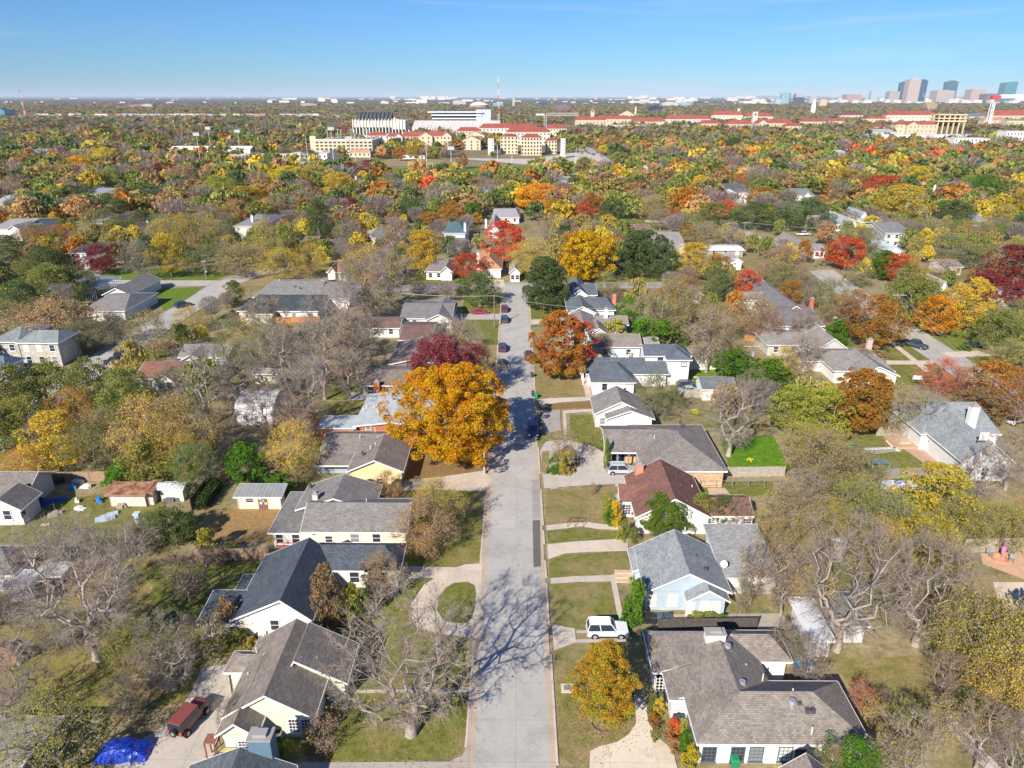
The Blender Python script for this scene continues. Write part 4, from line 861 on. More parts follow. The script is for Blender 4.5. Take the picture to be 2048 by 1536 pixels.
cottage('low white house almost hidden by bare crowns, upper left', 286, 330, 402, 388, 3, 1.6, roof=(.42, .42, .43))
cottage('tan roofed house with small white gable, upper left', 364, 410, 384, 371, 3, 2.2, roof=TN, gable=(370, 384), chim=(376, 376))
cottage('dark roofed house beside the small red tree, upper left', 504, 530, 419, 398, 3, 2.4, 'y', wall=(.3, .3, .32), roof=(.16, .17, .2), chim=(528, 410))
cottage('white house with orange clay roof right of the brown round tree', 652, 692, 544, 520, 2.9, 2.2, roof=(.46, .24, .15), hip=(2, 2), gable=(655, 672))
cottage('brown shingled house left of the yellow leaning trees', 598, 628, 492, 472, 2.8, 2, roof=(.2, .17, .15), wall=(.24, .18, .14))
cottage('white house with grey roof and railed porch left of the red tree', 849, 905, 543, 521, 2.8, 2.2, roof=(.27, .24, .235), gable=(879, 906), hip=(2, 2))
cottage('orange roofed house with white chimney at the head of the street', 951, 1004, 538, 504, 3, 3.0, 'y', roof=(.52, .27, .15), wall=WHITE, hip=(5, 5), chim=(956, 520))
cottage('small white cottage with shuttered window left of the big round oak', 1018, 1042, 547, 530, 2.8, 1.8, 'y', roof=PG, nw=2)
cottage('two-storey house with teal roof in the middle distance', 886, 932, 466, 444, 5.4, 2.4, roof=(.10, .19, .22), hip=(4, 4), wall=(.62, .62, .6), chim=(930, 458), name='two_storey_house', two=True)
cottage('white carport house below the teal roofed house', 890, 928, 490, 476, 2.8, 1.4, roof=(.2, .2, .21), wall=WHITE)
cottage('cream house glimpsed between two grey leafless crowns', 718, 760, 480, 462, 3.4, 1.8, 'y', roof=(.4, .36, .3), wall=(.62, .56, .44))
cottage('white house with dark roof behind the orange and yellow tree', 700, 726, 372, 354, 4, 2.4, roof=DG, chim=(712, 360))
cottage('brick house with steep gable behind the orange and yellow tree', 738, 758, 384, 368, 4, 3.4, 'y', roof=(.2, .18, .18), wall=(.30, .10, .06), wmat='brick')
cottage('small white gabled house left of the long yellow crown', 784, 800, 371, 360, 3.6, 2.6, 'y', roof=PG)
cottage('white house with tall white chimney right of the sports field trees', 968, 990, 388, 376, 3, 2, roof=(.4, .4, .42), chim=(968, 380))
cottage('long pale grey roofed house left of the orange oak row', 984, 1040, 435, 417, 2.8, 2, roof=(.42, .42, .44), hip=(2, 2))
cottage('grey gabled house left of the orange red tree', 975, 1000, 462, 440, 3, 2.6, 'y', roof=(.34, .31, .31), chim=(972, 450))
cottage('tiny white house above the dark oaks, far left', 146, 162, 390, 378, 3, 1.6, 'y')
cottage('long blue grey roofed house above the gold crown on the left', 176, 240, 386, 376, 2.8, 1.6, roof=(.30, .33, .38), wall=(.5, .4, .3))
cottage('pale blue walled house beside the parked cars, upper left', 268, 290, 391, 378, 3, 1.8, roof=(.24, .28, .33))
cottage('big grey roofed house with a small dormer behind the gold tree', 1312, 1378, 505, 466, 3.2, 4.0, 'x', wall=(.55, .46, .34), roof=(.34, .31, .31), gable=(1345, 1378)).root
cottage('long house with white flat roof under the bare spreading tree', 1415, 1490, 500, 489, 2.6, .3, roof=(.75, .76, .78), rmat='paint', wall=(.35, .33, .32))
cottage('white gabled garage with one dark window below the white flat roof', 1458, 1487, 524, 511, 2.8, 1.6, 'y', roof=PG, nw=1, name='garage', cat='garage')
cottage('brown roofed house beside the small lawn in the middle distance', 1276, 1306, 468, 448, 2.8, 2, roof=(.26, .17, .14), wall=(.5, .3, .25))
cottage('white house with two stepped gables and dark roof right of the yellow tree', 1442, 1500, 384, 368, 3.4, 2.6, roof=DG, gable=(1442, 1472))
cottage('white gabled house below the dark roofed one with stepped gables', 1458, 1495, 398, 385, 3, 2.2, 'y', roof=(.4, .41, .43))
cottage('little white and blue house left of the yellow tree', 1346, 1366, 388, 376, 3.2, 1.8, roof=DG)
cottage('small red roofed house beside the power pole', 1386, 1402, 405, 393, 2.8, 1.6, roof=(.45, .15, .10), wall=(.6, .4, .25))
cottage('white house with sharp gable in deep shade, upper right', 1598, 1630, 391, 379, 3, 2.4, roof=(.25, .25, .28), gable=(1608, 1622))
cottage('pale house with blue grey roof and dark porch arches', 1665, 1690, 449, 428, 3, 2.6, roof=(.34, .39, .42), wall=(.72, .62, .56), nw=4)
cottage('pale gabled house right of the one with dark porch arches', 1693, 1716, 450, 430, 3, 2.6, 'y', roof=(.44, .44, .45), wall=(.72, .66, .6))
cottage('narrow white and blue house left of the gold mound of leaves', 1722, 1735, 433, 422, 3, 2.2, 'y', roof=(.35, .42, .5))
cottage('white house with broad blue grey roof right of the gold mound', 1832, 1882, 403, 376, 3.4, 3.4, roof=(.24, .26, .30), chim=(1868, 380, (.75, .75, .75)))
cottage('white house with pale green roof and dormer beside the gold mound', 1840, 1866, 425, 408, 4.4, 2.6, roof=(.42, .46, .46), wall=(.78, .74, .70), two=True)
cottage('small white porch fronted house left of the round yellow tree', 1952, 1974, 440, 424, 3, 2.2, roof=(.3, .32, .36))
cottage('white house with grey roof left of the vivid green tree', 1878, 1916, 366, 353, 3, 2.4, roof=(.45, .43, .42), gable=(1880, 1896))
cottage('two-storey pale grey house with slate roof in the right tan trees', 1770, 1822, 466, 446, 5.6, 2.4, roof=(.24, .245, .26), wall=(.60, .63, .68), nw=3, name='two_storey_house', two=True)
cottage('small house with pale blue roof below the two-storey grey house', 1774, 1806, 502, 488, 2.8, 1.8, 'y', roof=(.5, .56, .62), wall=(.68, .7, .72))
cottage('cream house with steep gable behind the white pickup', 1590, 1622, 500, 478, 3, 3, 'y', roof=(.30, .27, .25), wall=(.72, .66, .48))
cottage('white garage with grey roof left of the round red tree', 1618, 1653, 502, 490, 2.8, 1.6, roof=(.32, .30, .31), name='garage', cat='garage')
cottage('white garage with dark roof behind the bare tree, right of the pink red tree', 1892, 1928, 534, 520, 2.8, 1.4, roof=(.22, .22, .24), name='garage', cat='garage')
cottage('white gable peeking above the orange trees on the right', 1880, 1896, 578, 562, 3, 2.4, 'y', roof=(.4, .4, .4))
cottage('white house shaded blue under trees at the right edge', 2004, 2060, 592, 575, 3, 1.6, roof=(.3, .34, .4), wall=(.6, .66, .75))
cottage('grey walled house above the round rust tree in the middle distance', 1120, 1150, 362, 352, 3, 1.6, roof=(.36, .37, .4))
cottage('white house left of the curving avenue', 1145, 1165, 352, 343, 3.2, 1.6, roof=(.75, .7, .68))
cottage('white roofs among the tan trees right of the avenue', 1292, 1314, 343, 336, 3.4, 2.2, 'y', roof=(.55, .56, .6))
cottage('low pink grey roofed house below the crimson tree', 1440, 1475, 300, 294, 3.5, 2, roof=(.5, .42, .4))
cottage('small white gabled house left of the yellow treetops, far right', 1578, 1592, 287, 279, 4, 2.5, 'y', roof=(.6, .63, .68))
cottage('blue and white house behind the leaning maroon tree, far right', 1688, 1704, 308, 300, 4, 2, roof=(.55, .6, .68))
cottage('long grey roof right of the blue and white house, far right', 1706, 1745, 316, 304, 3.4, 2.4, roof=(.40, .38, .37))
cottage('pale warehouse roof at the left edge below the gym', -10, 30, 335, 322, 4, 1.2, roof=(.4, .43, .47))
cottage('gym with grey vaulted roof at the far left', 28, 72, 309, 299, 5, 3, roof=(.42, .40, .38), hip=(3, 3), name='gym', cat='gym')
cottage('white gabled house left of the bright red shrub', 1560, 1580, 349, 339, 3.2, 2, 'y', roof=(.5, .5, .52))
cottage('tan roofed ranch house below the far right gold trees', 1925, 1965, 395, 385, 3, 1.8, roof=(.34, .3, .27))
cottage('grey roofed house hidden by tan trees at the far right edge', 2010, 2050, 352, 341, 3.4, 2, roof=(.42, .44, .48))
# ================================================================ CAMPUS, STADIUM, GARAGE
RT = (.31, .08, .06); CR = (.62, .53, .38); PCR = (.66, .61, .53)
_bw = None
def boxwin(root, x, y, z, wd, ht, face='s'):
    global _bw
    if _bw is None:
        mb = MB(); mb.box(-.5, -.12, -.5, .5, .05, .5); o = mb.build('window', 'glass'); _bw = o.data; bpy.data.objects.remove(o)
    o = bpy.data.objects.new('window', _bw); col.objects.link(o); o.parent = root; o.location = Vector((x, y, z)) - root.location; o.scale = (wd, 1, ht); o.color = (.03, .045, .065, 1)
    if face == 'w': o.rotation_euler = (0, 0, -math.pi / 2)
def hall(label, xl, xr, yt, yb, ye, dep=16, wall=CR, roof=RT, ax='x', hip=(6, 6), cols=8, rows=2, name='hall', cat='campus building', rmat='tile', wmat='paint', flat=False, gables=(), group=None, ww=1.5, wh=1.8):
    "building by pixels: left, right, roof top row, foot row, eave row"
    a, b_ = P(xl, yb), P(xr, yb); d = a.y; he = max(3, HG(a, xl, ye)); ht = max(he + .5, HG((a.x, a.y + dep / 2), xl, yt)); q = House(name, label, cat, wall=wall, roof=roof, wmat=wmat, rmat=rmat, trim=(.6, .5, .38), group=group)
    if flat: q.rect('f', a.x, a.y, b_.x, a.y + dep, he, ov=.05)
    else: q.rect(ax, a.x, a.y, b_.x, a.y + dep, he, ht - he, hip=hip, ov=.4)
    for gl, gr in gables:
        ga, gb = P(gl, yb + .5), P(gr, yb + .5); q.rect('y', ga.x, ga.y, gb.x, a.y + dep * .6, he * .98, (ht - he) * .9, ov=.4)
    q.done(); W = b_.x - a.x
    for r_ in range(rows):
        for c in range(cols): boxwin(q.root, a.x + W * (c + .5) / cols, a.y + (.4 if not flat else .05), he * (r_ + .6) / (rows + .1), ww, wh)
    for gl, gr in gables:
        ga, gb = P(gl, yb + .5), P(gr, yb + .5)
        for r_ in range(rows):
            for c in (-1, 1): boxwin(q.root, (ga.x + gb.x) / 2 + c * (gb.x - ga.x) * .2, ga.y + .4, he * (r_ + .6) / (rows + .1), ww, wh)
    return q
hall('long white roofed warehouse left of the cream low school', 340, 502, 292, 310, 299, 20, wall=(.75, .75, .75), roof=(.80, .82, .84), rmat='paint', hip=(0, 0), cols=0, rows=0, name='warehouse', cat='warehouse')
hall('low cream school with red tiled centre, left of the parking garage', 478, 574, 303, 326, 309, 14, roof=(.62, .50, .36), flat=True, cols=14, rows=2)
hall('low grey roofed annex left of the cream school', 448, 482, 308, 324, 313, 12, wall=(.5, .46, .4), roof=(.38, .36, .35), cols=4, rows=1)
hall('flat white shed between the cream school and the parking garage', 580, 655, 301, 320, 307, 22, wall=(.72, .70, .66), roof=(.62, .60, .58), flat=True, cols=8, rows=1)
hall('low cream building with pink roof right of the parking garage', 698, 742, 298, 315, 304, 14, roof=(.55, .28, .20), cols=5, rows=1, hip=(3, 3))
# parking garage
q = hall('cream open-decked parking garage with cars and lamps on its roof', 632, 746, 277, 309, 281, 60, flat=True, roof=(.45, .44, .43), cols=0, rows=0, name='parking_garage', cat='parking garage', rmat='concrete')
x0, y0, x1, y1, he = q.wings[0][:5]
for fl in range(4):
    z = he * (fl + .62) / 4.2
    for k in range(13): boxwin(q.root, x0 + (x1 - x0) * (k + .5) / 13, y0 + .05, z, (x1 - x0) / 13 * .62, he * .11)
mb = MB(); mb.box(x0 - 6, y0 + 4, 0, x0 - .01, y0 + 14, he + 4); mb.build('stair_tower', 'paint', q.root, CR, q.root.location)
mb = MB(); mb.box(x0, y0 - .3, he + .16, x1, y0 - .05, he + 1.3); mb.build('parapet', 'paint', q.root, (.78, .72, .6), q.root.location)
GAR = (x0, y0, x1, y1, he)
# stadium, west stand
a, b_ = P(708, 276), P(812, 276); D = a.y; hw = HG(a, 710, 241); ht = HG(a, 720, 224)
r = empty('stadium', ((a.x + b_.x) / 2, D, 0), 0, 'tall cream stadium stand topped by black steel seating trusses', 'stadium')
mb = MB(); mb.box(a.x, D, 0, b_.x, D + 40, hw); mb.build('stand', 'paint', r, (.78, .72, .58), r.location)
W = b_.x - a.x
for k in range(16):
    x = a.x + W * (k + .5) / 16; mb = MB(); mb.box(x - W / 16 * .30, D - .6, hw * .18, x + W / 16 * .30, D + .05, hw * (.62 if k < 12 else .5)); mb.build('window', 'glass', r, None, r.location)
    mb = MB(); mb.box(a.x + W * k / 16 - .5, D - 1.6, 0, a.x + W * k / 16 + .5, D - .01, hw + 2); mb.build('pilaster', 'paint', r, (.84, .80, .70), r.location)
mb = MB(); mb.extr([(a.x + 6, D + 2, hw + .02), (a.x + 6, D + 34, hw + .02), (a.x + 6, D + 2, ht)], (W - 24, 0, 0)); mb.build('upper_seating', 'paint', r, (.06, .07, .09), r.location)
for k in range(9):
    x = a.x + 8 + (W - 30) * k / 8; mb = MB(); mb.tube((x, D - .5, hw), (x + 5, D + 1, ht + 2.5), .5, n=4); mb.tube((x + 9, D - .5, hw), (x + 5, D + 1, ht + 2.5), .35, n=4); mb.build('truss', 'paint', r, (.12, .13, .15), r.location)
mb = MB(); mb.extr([(b_.x - 18, D, hw), (b_.x + 10, D + 8, 2), (b_.x + 13, D + 8, 2), (b_.x - 15, D, hw + 5)], (0, 4, 0)); mb.build('ramp_edge', 'paint', r, (.8, .78, .72), r.location)
a, b_ = P(830, 268), P(1010, 268); D = a.y + 60
r = empty('stadium', ((a.x + b_.x) / 2, D, 0), 0, 'white tiered stadium stand with dark glass bands, right of the truss topped stand', 'stadium')
L_, R_ = PY(864, 240, D).x, PY(965, 240, D).x
z1, z2, z3, z4 = [PY(900, v, D).z for v in (247, 238, 231, 225)]
mb = MB(); mb.box(L_, D, 0, R_, D + 25, z4 - 2); mb.build('stand', 'paint', r, (.10, .16, .20), r.location)
for za, zb, ind in ((z1, z1 + 2.2, 3), (z2, z2 + 1.8, 1.5), (z3, z3 + 1.6, 0)): mb = MB(); mb.box(L_ + ind, D - 8 + ind, za, R_ - ind, D - .02, zb); mb.build('tier', 'paint', r, (.78, .80, .82), r.location)
mb = MB(); mb.box(L_ - 6, D - 10, z4, R_ + 2, D + 25.5, z4 + 1.6); mb.build('canopy', 'paint', r, (.62, .68, .72), r.location)
mb = MB(); mb.box(R_ - 10, D - 6, 0, R_ + 14, D + 24, PY(950, 219, D).z); mb.build('press_tower', 'tower_glass', r, (.42, .50, .56), r.location)
mb = MB(); A2, B2 = PY(826, 262, D - 40).x, PY(1000, 262, D - 40).x
mb.extr([(A2, D - 50, 1), (A2, D - 10, 1), (A2, D - 10, PY(840, 241, D - 10).z), (A2, D - 50, PY(840, 256, D - 50).z)], (B2 - A2, 0, 0)); mb.build('lower_bowl', 'concrete', r, (.60, .57, .54), r.location)
for k in range(12): x = A2 + (B2 - A2) * k / 12; mb = MB(); mb.extr([(x, D - 50.3, 1), (x, D - 10, PY(840, 241, D - 10).z + .3), (x, D - 50.3, PY(840, 256, D - 50).z + .3)], (.8, 0, 0)); mb.build('aisle', 'paint', r, (.78, .76, .74), r.location)
G_ = 'red tiled campus halls'
hall('red roofed cream hall furthest left, just right of the parking garage', 733, 775, 264, 290, 271, 14, cols=6, rows=3, group=G_, gables=((770, 785),), wall=PCR)
hall('red roofed hall with pale central gable, second from the parking garage', 772, 808, 265, 292, 273, 14, cols=5, rows=3, group=G_, gables=((790, 806),), wall=PCR)
hall('red roofed hall with dormers behind the garage side gables', 806, 850, 263, 292, 273, 14, cols=6, rows=3, group=G_, hip=(0, 0))
hall('red roofed hall with tall chimneys left of the orange campus trees', 838, 905, 262, 296, 272, 16, cols=8, rows=3, group=G_, gables=((838, 866), (884, 904)))
hall('pale hall with long low red roof behind the orange campus trees', 912, 962, 254, 283, 262, 16, cols=8, rows=3, group=G_, wall=PCR)
hall('small gabled cream hall between orange campus trees and concrete tower', 924, 962, 271, 300, 281, 14, ax='y', cols=3, rows=3, group=G_, hip=(0, 0))
hall('stepped gable hall just above the small gabled cream hall', 932, 970, 262, 290, 271, 14, ax='y', cols=3, rows=3, group=G_, hip=(0, 0), roof=(.42, .09, .06))
hall('longest red roofed hall below the radio mast', 958, 1072, 247, 280, 256, 18, cols=16, rows=3, group=G_, wall=PCR)
hall('red roofed wing at the right end of the longest hall', 1088, 1134, 249, 277, 257, 16, cols=8, rows=3, group=G_, wall=PCR)
hall('tall cream hall with red hip roof and glazed stair, centre of three', 1042, 1084, 267, 311, 275, 16, cols=7, rows=5, group=G_, name='hall')
hall('tall cream hall with red hip roof, left of three beside the concrete tower', 1000, 1036, 267, 308, 273, 16, cols=5, rows=5, group=G_)
hall('lower cream hall with red hip roof, right of three', 1090, 1114, 275, 308, 281, 14, cols=4, rows=4, group=G_)
hall('wide red roofed hall directly behind the three hip roofed halls', 1012, 1100, 254, 290, 264, 20, cols=12, rows=3, group=G_, wall=PCR)
for lb, xl, xr, yt, yb in (('grey concrete lift tower left of the three hip roofed halls', 976, 988, 277, 311), ('slim grey concrete lift tower right of the three hip roofed halls', 1121, 1130, 277, 317)):
    a, b_ = P(xl, yb), P(xr, yb); zt = HG(a, xl, yt); r = empty('concrete_tower', ((a.x + b_.x) / 2, a.y, 0), 0, lb, 'tower'); mb = MB(); mb.box(a.x, a.y, 0, b_.x, a.y + 6, zt); mb.build('shaft', 'concrete', r, (.62, .62, .62), r.location)
    for k in range(6): boxwin(r, b_.x - 1.2, a.y, zt * (k + .5) / 6, .8, 1.0)
for lb, xl, xr, yt, yb, ye, kw in (
    ('red roofed hall at the left end of the right campus, below the square belfry', 1150, 1212, 233, 259, 240, dict(cols=9)),
    ('red roofed hall right of the square belfry', 1190, 1262, 231, 257, 238, dict(cols=10)),
    ('low cream hall in front of the square belfry', 1210, 1300, 243, 262, 250, dict(cols=8, wall=CR, roof=(.62, .50, .36), flat=True)),
    ('steep gabled pale chapel hall left of the small bell tower', 1238, 1268, 221, 240, 229, dict(cols=3, ax='y', hip=(0, 0))),
    ('long red roofed hall below the steep gabled chapel', 1255, 1330, 235, 255, 243, dict(cols=12, wall=PCR)),
    ('long red roofed hall with white upper windows left of the domed oaks', 1330, 1420, 230, 252, 238, dict(cols=12, wall=PCR)),
    ('low red roofed hall in front of the domed oaks', 1398, 1440, 240, 261, 247, dict(cols=6)),
    ('flat cream hall with thin red edge below the long hall', 1300, 1378, 246, 258, 251, dict(cols=6, flat=True, roof=(.6, .5, .38))),
    ('taller red roofed hall left of the white square belfry', 1424, 1484, 222, 246, 230, dict(cols=9, wall=PCR)),
    ('red roofed hall behind the white square belfry', 1488, 1545, 226, 246, 233, dict(cols=8, wall=PCR)),
    ('long red roofed hall left of the cream belfry tower', 1452, 1504, 240, 263, 248, dict(cols=8)),
    ('long red roofed hall right of the cream belfry tower with arched gable', 1510, 1582, 238, 263, 246, dict(cols=10, gables=((1514, 1534),))),
    ('small red hip roofed hall at the end of the arched gable hall', 1568, 1602, 246, 266, 252, dict(cols=4)),
    ('cream hall with orange red roof in front of the tan tower block', 1598, 1652, 237, 257, 243, dict(cols=9)),
    ('short orange red roofed hall right of the cream hall', 1655, 1688, 236, 254, 242, dict(cols=4)),
    ('dark maroon roofed hall behind the campus oaks', 1680, 1725, 225, 243, 230, dict(cols=5, roof=(.16, .06, .07))),
    ('red roofed pale hall behind the round campus oaks', 1730, 1780, 232, 252, 237, dict(cols=6)),
    ('low cream shop with red roof left of the arched cream hall', 1728, 1770, 249, 264, 254, dict(cols=4)),
    ('arched cream hall with curved red roof left of the yellow steel frame', 1788, 1872, 242, 268, 249, dict(cols=10, gables=((1812, 1834),))),
    ('pale hall with red roof and wide upper floor behind the arched hall', 1770, 1866, 222, 252, 230, dict(cols=12, wall=PCR)),
    ('blue roofed white hall right of the yellow steel frame', 1922, 1968, 227, 244, 233, dict(cols=6, roof=(.12, .16, .24), wall=PCR)),
    ('large red roofed hall at the right edge behind the white mast crane', 1980, 2060, 220, 247, 231, dict(cols=9)),
    ('cream hall with brown roof left foot of the white mast crane', 1964, 2010, 234, 258, 240, dict(cols=5, roof=(.40, .24, .18))),
    ('glazed cream hall at the right edge', 2010, 2060, 236, 262, 241, dict(cols=6, flat=True)),
    ('long flat white roofed shops below the arched cream hall', 1735, 1960, 266, 283, 270, dict(cols=18, flat=True, wall=(.74, .72, .68), roof=(.68, .69, .71), rows=1, dep=26)),
    ('grey roofed storage sheds in front of the arched cream hall', 1735, 1790, 258, 276, 264, dict(cols=0, rows=0, roof=(.38, .39, .40), wall=(.6, .6, .6), rmat='shingle')),
    ('white balconied apartment block at the right edge', 2008, 2060, 258, 292, 263, dict(cols=8, rows=3, flat=True, wall=(.80, .78, .74), roof=(.7, .7, .7), dep=20)),
    ('white apartment block with blue shaded balconies below the white roofed shops', 1905, 1975, 272, 300, 277, dict(cols=9, rows=3, flat=True, wall=(.74, .75, .77), roof=(.7, .7, .7), dep=20)),
    ('grey block roof right of the white apartment block', 1975, 2010, 285, 300, 290, dict(cols=3, rows=1, flat=True, wall=(.4, .38, .38), roof=(.34, .33, .34)))):
    kw.setdefault('rows', 2); hall(lb, xl, xr, yt, yb, ye, kw.pop('dep', 18), **kw)
def tower(label, xl, xr, yt, yb, wall, dep=10, cap=None, pyr=False, spire=0, name='tower', cat='tower', mat='paint', wins=0):
    a, b_ = P(xl, yb), P(xr, yb); zt = HG(a, xl, yt); r = empty(name, ((a.x + b_.x) / 2, a.y, 0), 0, label, cat); dep = min(dep, (b_.x - a.x)) if dep is None else dep
    mb = MB(); mb.box(a.x, a.y, 0, b_.x, a.y + dep, zt); mb.build('shaft', mat, r, wall, r.location)
    for k in range(wins): boxwin(r, (a.x + b_.x) / 2, a.y, zt * (.9 - k * .18), (b_.x - a.x) * .4, zt * .1)
    if cap: mb = MB(); mb.box(a.x - .5, a.y - .5, zt + .01, b_.x + .5, a.y + dep + .5, zt + spire, (b_.x - a.x) * .5 if pyr else 0, dep * .5 if pyr else 0); mb.build('cap', 'paint', r, cap, r.location)
    return r
tower('square cream belfry with dark pyramid roof above the right campus', 1181, 1188, 221, 246, CR, 5, (.25, .14, .12), True, 9, wins=1)
tower('small pale bell tower right of the steep gabled chapel', 1269, 1272, 217, 236, PCR, 3, (.7, .6, .5), True, 5)
tower('cream belfry tower with blue opening between two long red roofs', 1503, 1512, 225, 262, PCR, 8, (.8, .76, .66), False, 1, wins=1)
tower('white square belfry above the domed oaks', 1474, 1479, 217, 232, (.75, .72, .68), 5, wins=1)
tower('white church spire rising from the trees, far right', 1621, 1629, 213, 232, (.8, .76, .7), 6, (.78, .74, .7), True, 22, 'church', 'church')
tower('tan windowless tower block in the far trees', 1639, 1652, 199, 216, (.62, .44, .32), 25, (.6, .4, .3), False, 2)
# yellow steel frame building
a, b_ = P(1872, 268), P(1924, 268); zt = HG(a, 1880, 229); r = empty('steel_structure', ((a.x + b_.x) / 2, a.y, 0), 0, 'unfinished building with yellow columns and open floors on the right campus', 'building site')
for fl, (zz, t_) in enumerate(((.62, 2.2), (.78, 1.6), (.96, 1.6))): mb = MB(); mb.box(a.x - 2, a.y - 1, zt * zz, b_.x + 2, a.y + 24, zt * zz + t_); mb.build('floor_slab', 'paint', r, (.70, .58, .36), r.location)
for k in range(6):
    for yy in (0, 20): x = a.x + (b_.x - a.x) * k / 5; mb = MB(); mb.box(x - .9, a.y + yy, 0, x + .9, a.y + yy + 1.8, zt * .96); mb.build('column', 'paint', r, (.72, .56, .28), r.location)
mb = MB(); mb.box(a.x + 4, a.y + 8, 0, b_.x - 4, a.y + 18, zt * .9); mb.build('core', 'paint', r, (.12, .11, .10), r.location)
# masts and cranes
def mast(label, px, yt, yb, colA, colB, w0=1.6, w1=.5, name='radio_mast', cat='radio mast', seg=10):
    a = P(px, yb); zt = HG(a, px, yt); r = empty(name, (a.x, a.y, 0), 0, label, cat)
    for k in range(seg):
        z0, z1 = zt * k / seg, zt * (k + 1) / seg; q0, q1 = w0 + (w1 - w0) * k / seg, w0 + (w1 - w0) * (k + 1) / seg; mb = MB()
        for i in range(3):
            t0, t1 = i * 2.094, (i + 1) * 2.094
            p0 = Vector((a.x + q0 * math.cos(t0), a.y + q0 * math.sin(t0), z0)); p1 = Vector((a.x + q1 * math.cos(t0), a.y + q1 * math.sin(t0), z1)); p2 = Vector((a.x + q1 * math.cos(t1), a.y + q1 * math.sin(t1), z1))
            mb.tube(p0, p1, w0 * .16, n=4); mb.tube(p0, p2, w0 * .10, n=4); mb.tube(p1, p2, w0 * .10, n=4)
        mb.build('mast_section', 'paint', r, colA if k % 2 else colB, r.location)
    mb = MB(); mb.tube((a.x, a.y, zt), (a.x, a.y, zt * 1.03), w1 * .3, n=4); mb.build('antenna', 'paint', r, (.5, .5, .5), r.location); return r
mast('red and white lattice radio mast rising above the longest red roofed hall', 997, 153, 252, (.62, .64, .66), (.55, .14, .10), 2.2, .9, seg=8)
mast('thin red and white radio mast above the rail yard at the left edge', 52, 178, 238, (.65, .6, .62), (.50, .22, .18), 2.0, .6, seg=7)
r = mast('white lattice tower crane mast with red cab, far right', 1973, 204, 262, (.80, .80, .82), (.80, .80, .82), 4.2, 3.6, 'tower_crane', 'crane', 6)
a = P(1973, 262); zt = HG(a, 1973, 204); mb = MB(); mb.box(a.x - 5, a.y - 4, zt + 4, a.x + 9, a.y + 4, zt + 10); mb.build('cab', 'paint', r, (.55, .08, .10), r.location)
mb = MB(); mb.box(a.x + 9.01, a.y - 2, zt + 6, a.x + 52, a.y + 2, zt + 12, 0, 0); mb.build('machinery_deck', 'paint', r, (.7, .66, .68), r.location)
r = mast('grey tower crane with long horizontal jib behind the three hip roofed halls', 1089, 231, 283, (.5, .5, .5), (.5, .5, .5), 2.0, 2.0, 'tower_crane', 'crane', 8)
a = P(1089, 283); zt = HG(a, 1089, 231); u = (P(1100, 283).x - a.x) / 11; mb = MB()
for k in range(14): x = a.x + u * (2 + k * 4.6); mb.tube((x, a.y, zt), (x + u * 4.6, a.y, zt), .3, n=4); mb.tube((x, a.y, zt), (x + u * 2.3, a.y, zt + 3), .25, n=4); mb.tube((x + u * 2.3, a.y, zt + 3), (x + u * 4.6, a.y, zt), .25, n=4); mb.tube((x, a.y, zt + 3), (x + u * 4.6, a.y, zt + 3), .3, n=4)
mb.build('jib', 'paint', r, (.55, .54, .53), r.location); mb = MB(); mb.box(a.x - u * 18, a.y - 1, zt, a.x - u * 1, a.y + 1, zt + 2.4); mb.build('counterweight', 'concrete', r, (.6, .58, .55), r.location)
a = P(1866, 240); b_ = PY(1846, 186, a.y); r = empty('luffing_crane', (a.x, a.y, 0), 0, 'tan luffing crane jib leaning left in front of the skyline', 'crane')
mb = MB()
for dx in (-1.6, 1.6): mb.tube((a.x + dx, a.y, 0), (b_.x + dx * .5, a.y, b_.z), .6, .35, 4)
for k in range(12): t0, t1 = k / 12, (k + 1) / 12; mb.tube((a.x + (b_.x - a.x) * t0 - 1.6, a.y, b_.z * t0), (a.x + (b_.x - a.x) * t1 + 1.2, a.y, b_.z * t1), .3, n=4)
mb.build('jib', 'paint', r, (.55, .45, .32), r.location); mb = MB(); mb.box(a.x - 3, a.y - 3, 0, a.x + 5, a.y + 3, 5); mb.build('cab', 'paint', r, (.5, .3, .1), r.location)
# ================================================================ SKYLINE
def sky_b(label, xl, xr, yt, yb, colr, mat='tower_glass', kind=0, name='office_tower', cat='tower', dep=None):
    colr = tuple(c * .68 for c in colr)
    a, b_ = P(xl, yb), P(xr, yb); zt = HG(a, xl, yt); dep = dep or (b_.x - a.x) * .8; r = empty(name, ((a.x + b_.x) / 2, a.y, 0), 0, label, cat); w_ = b_.x - a.x
    mb = MB()
    if kind == 1: mb.extr([(a.x, a.y, 0), (b_.x, a.y, 0), (b_.x, a.y, zt), (a.x, a.y, zt * .93)], (0, dep, 0))
    elif kind == 2: mb.prism([(a.x + w_ * .2, a.y), (b_.x - w_ * .2, a.y), (b_.x, a.y + dep * .3), (b_.x, a.y + dep), (a.x, a.y + dep), (a.x, a.y + dep * .3)], 0, zt)
    else: mb.box(a.x, a.y, 0, b_.x, a.y + dep, zt)
    mb.build('shaft', mat, r, colr, r.location)
    if kind in (0, 2): mb = MB(); mb.box(a.x + w_ * .25, a.y + dep * .25, zt + .1, b_.x - w_ * .25, a.y + dep * .75, zt + max(3, zt * .05)); mb.build('plant_room', 'paint', r, tuple(min(1, c * 1.1) for c in colr), r.location)
    return r
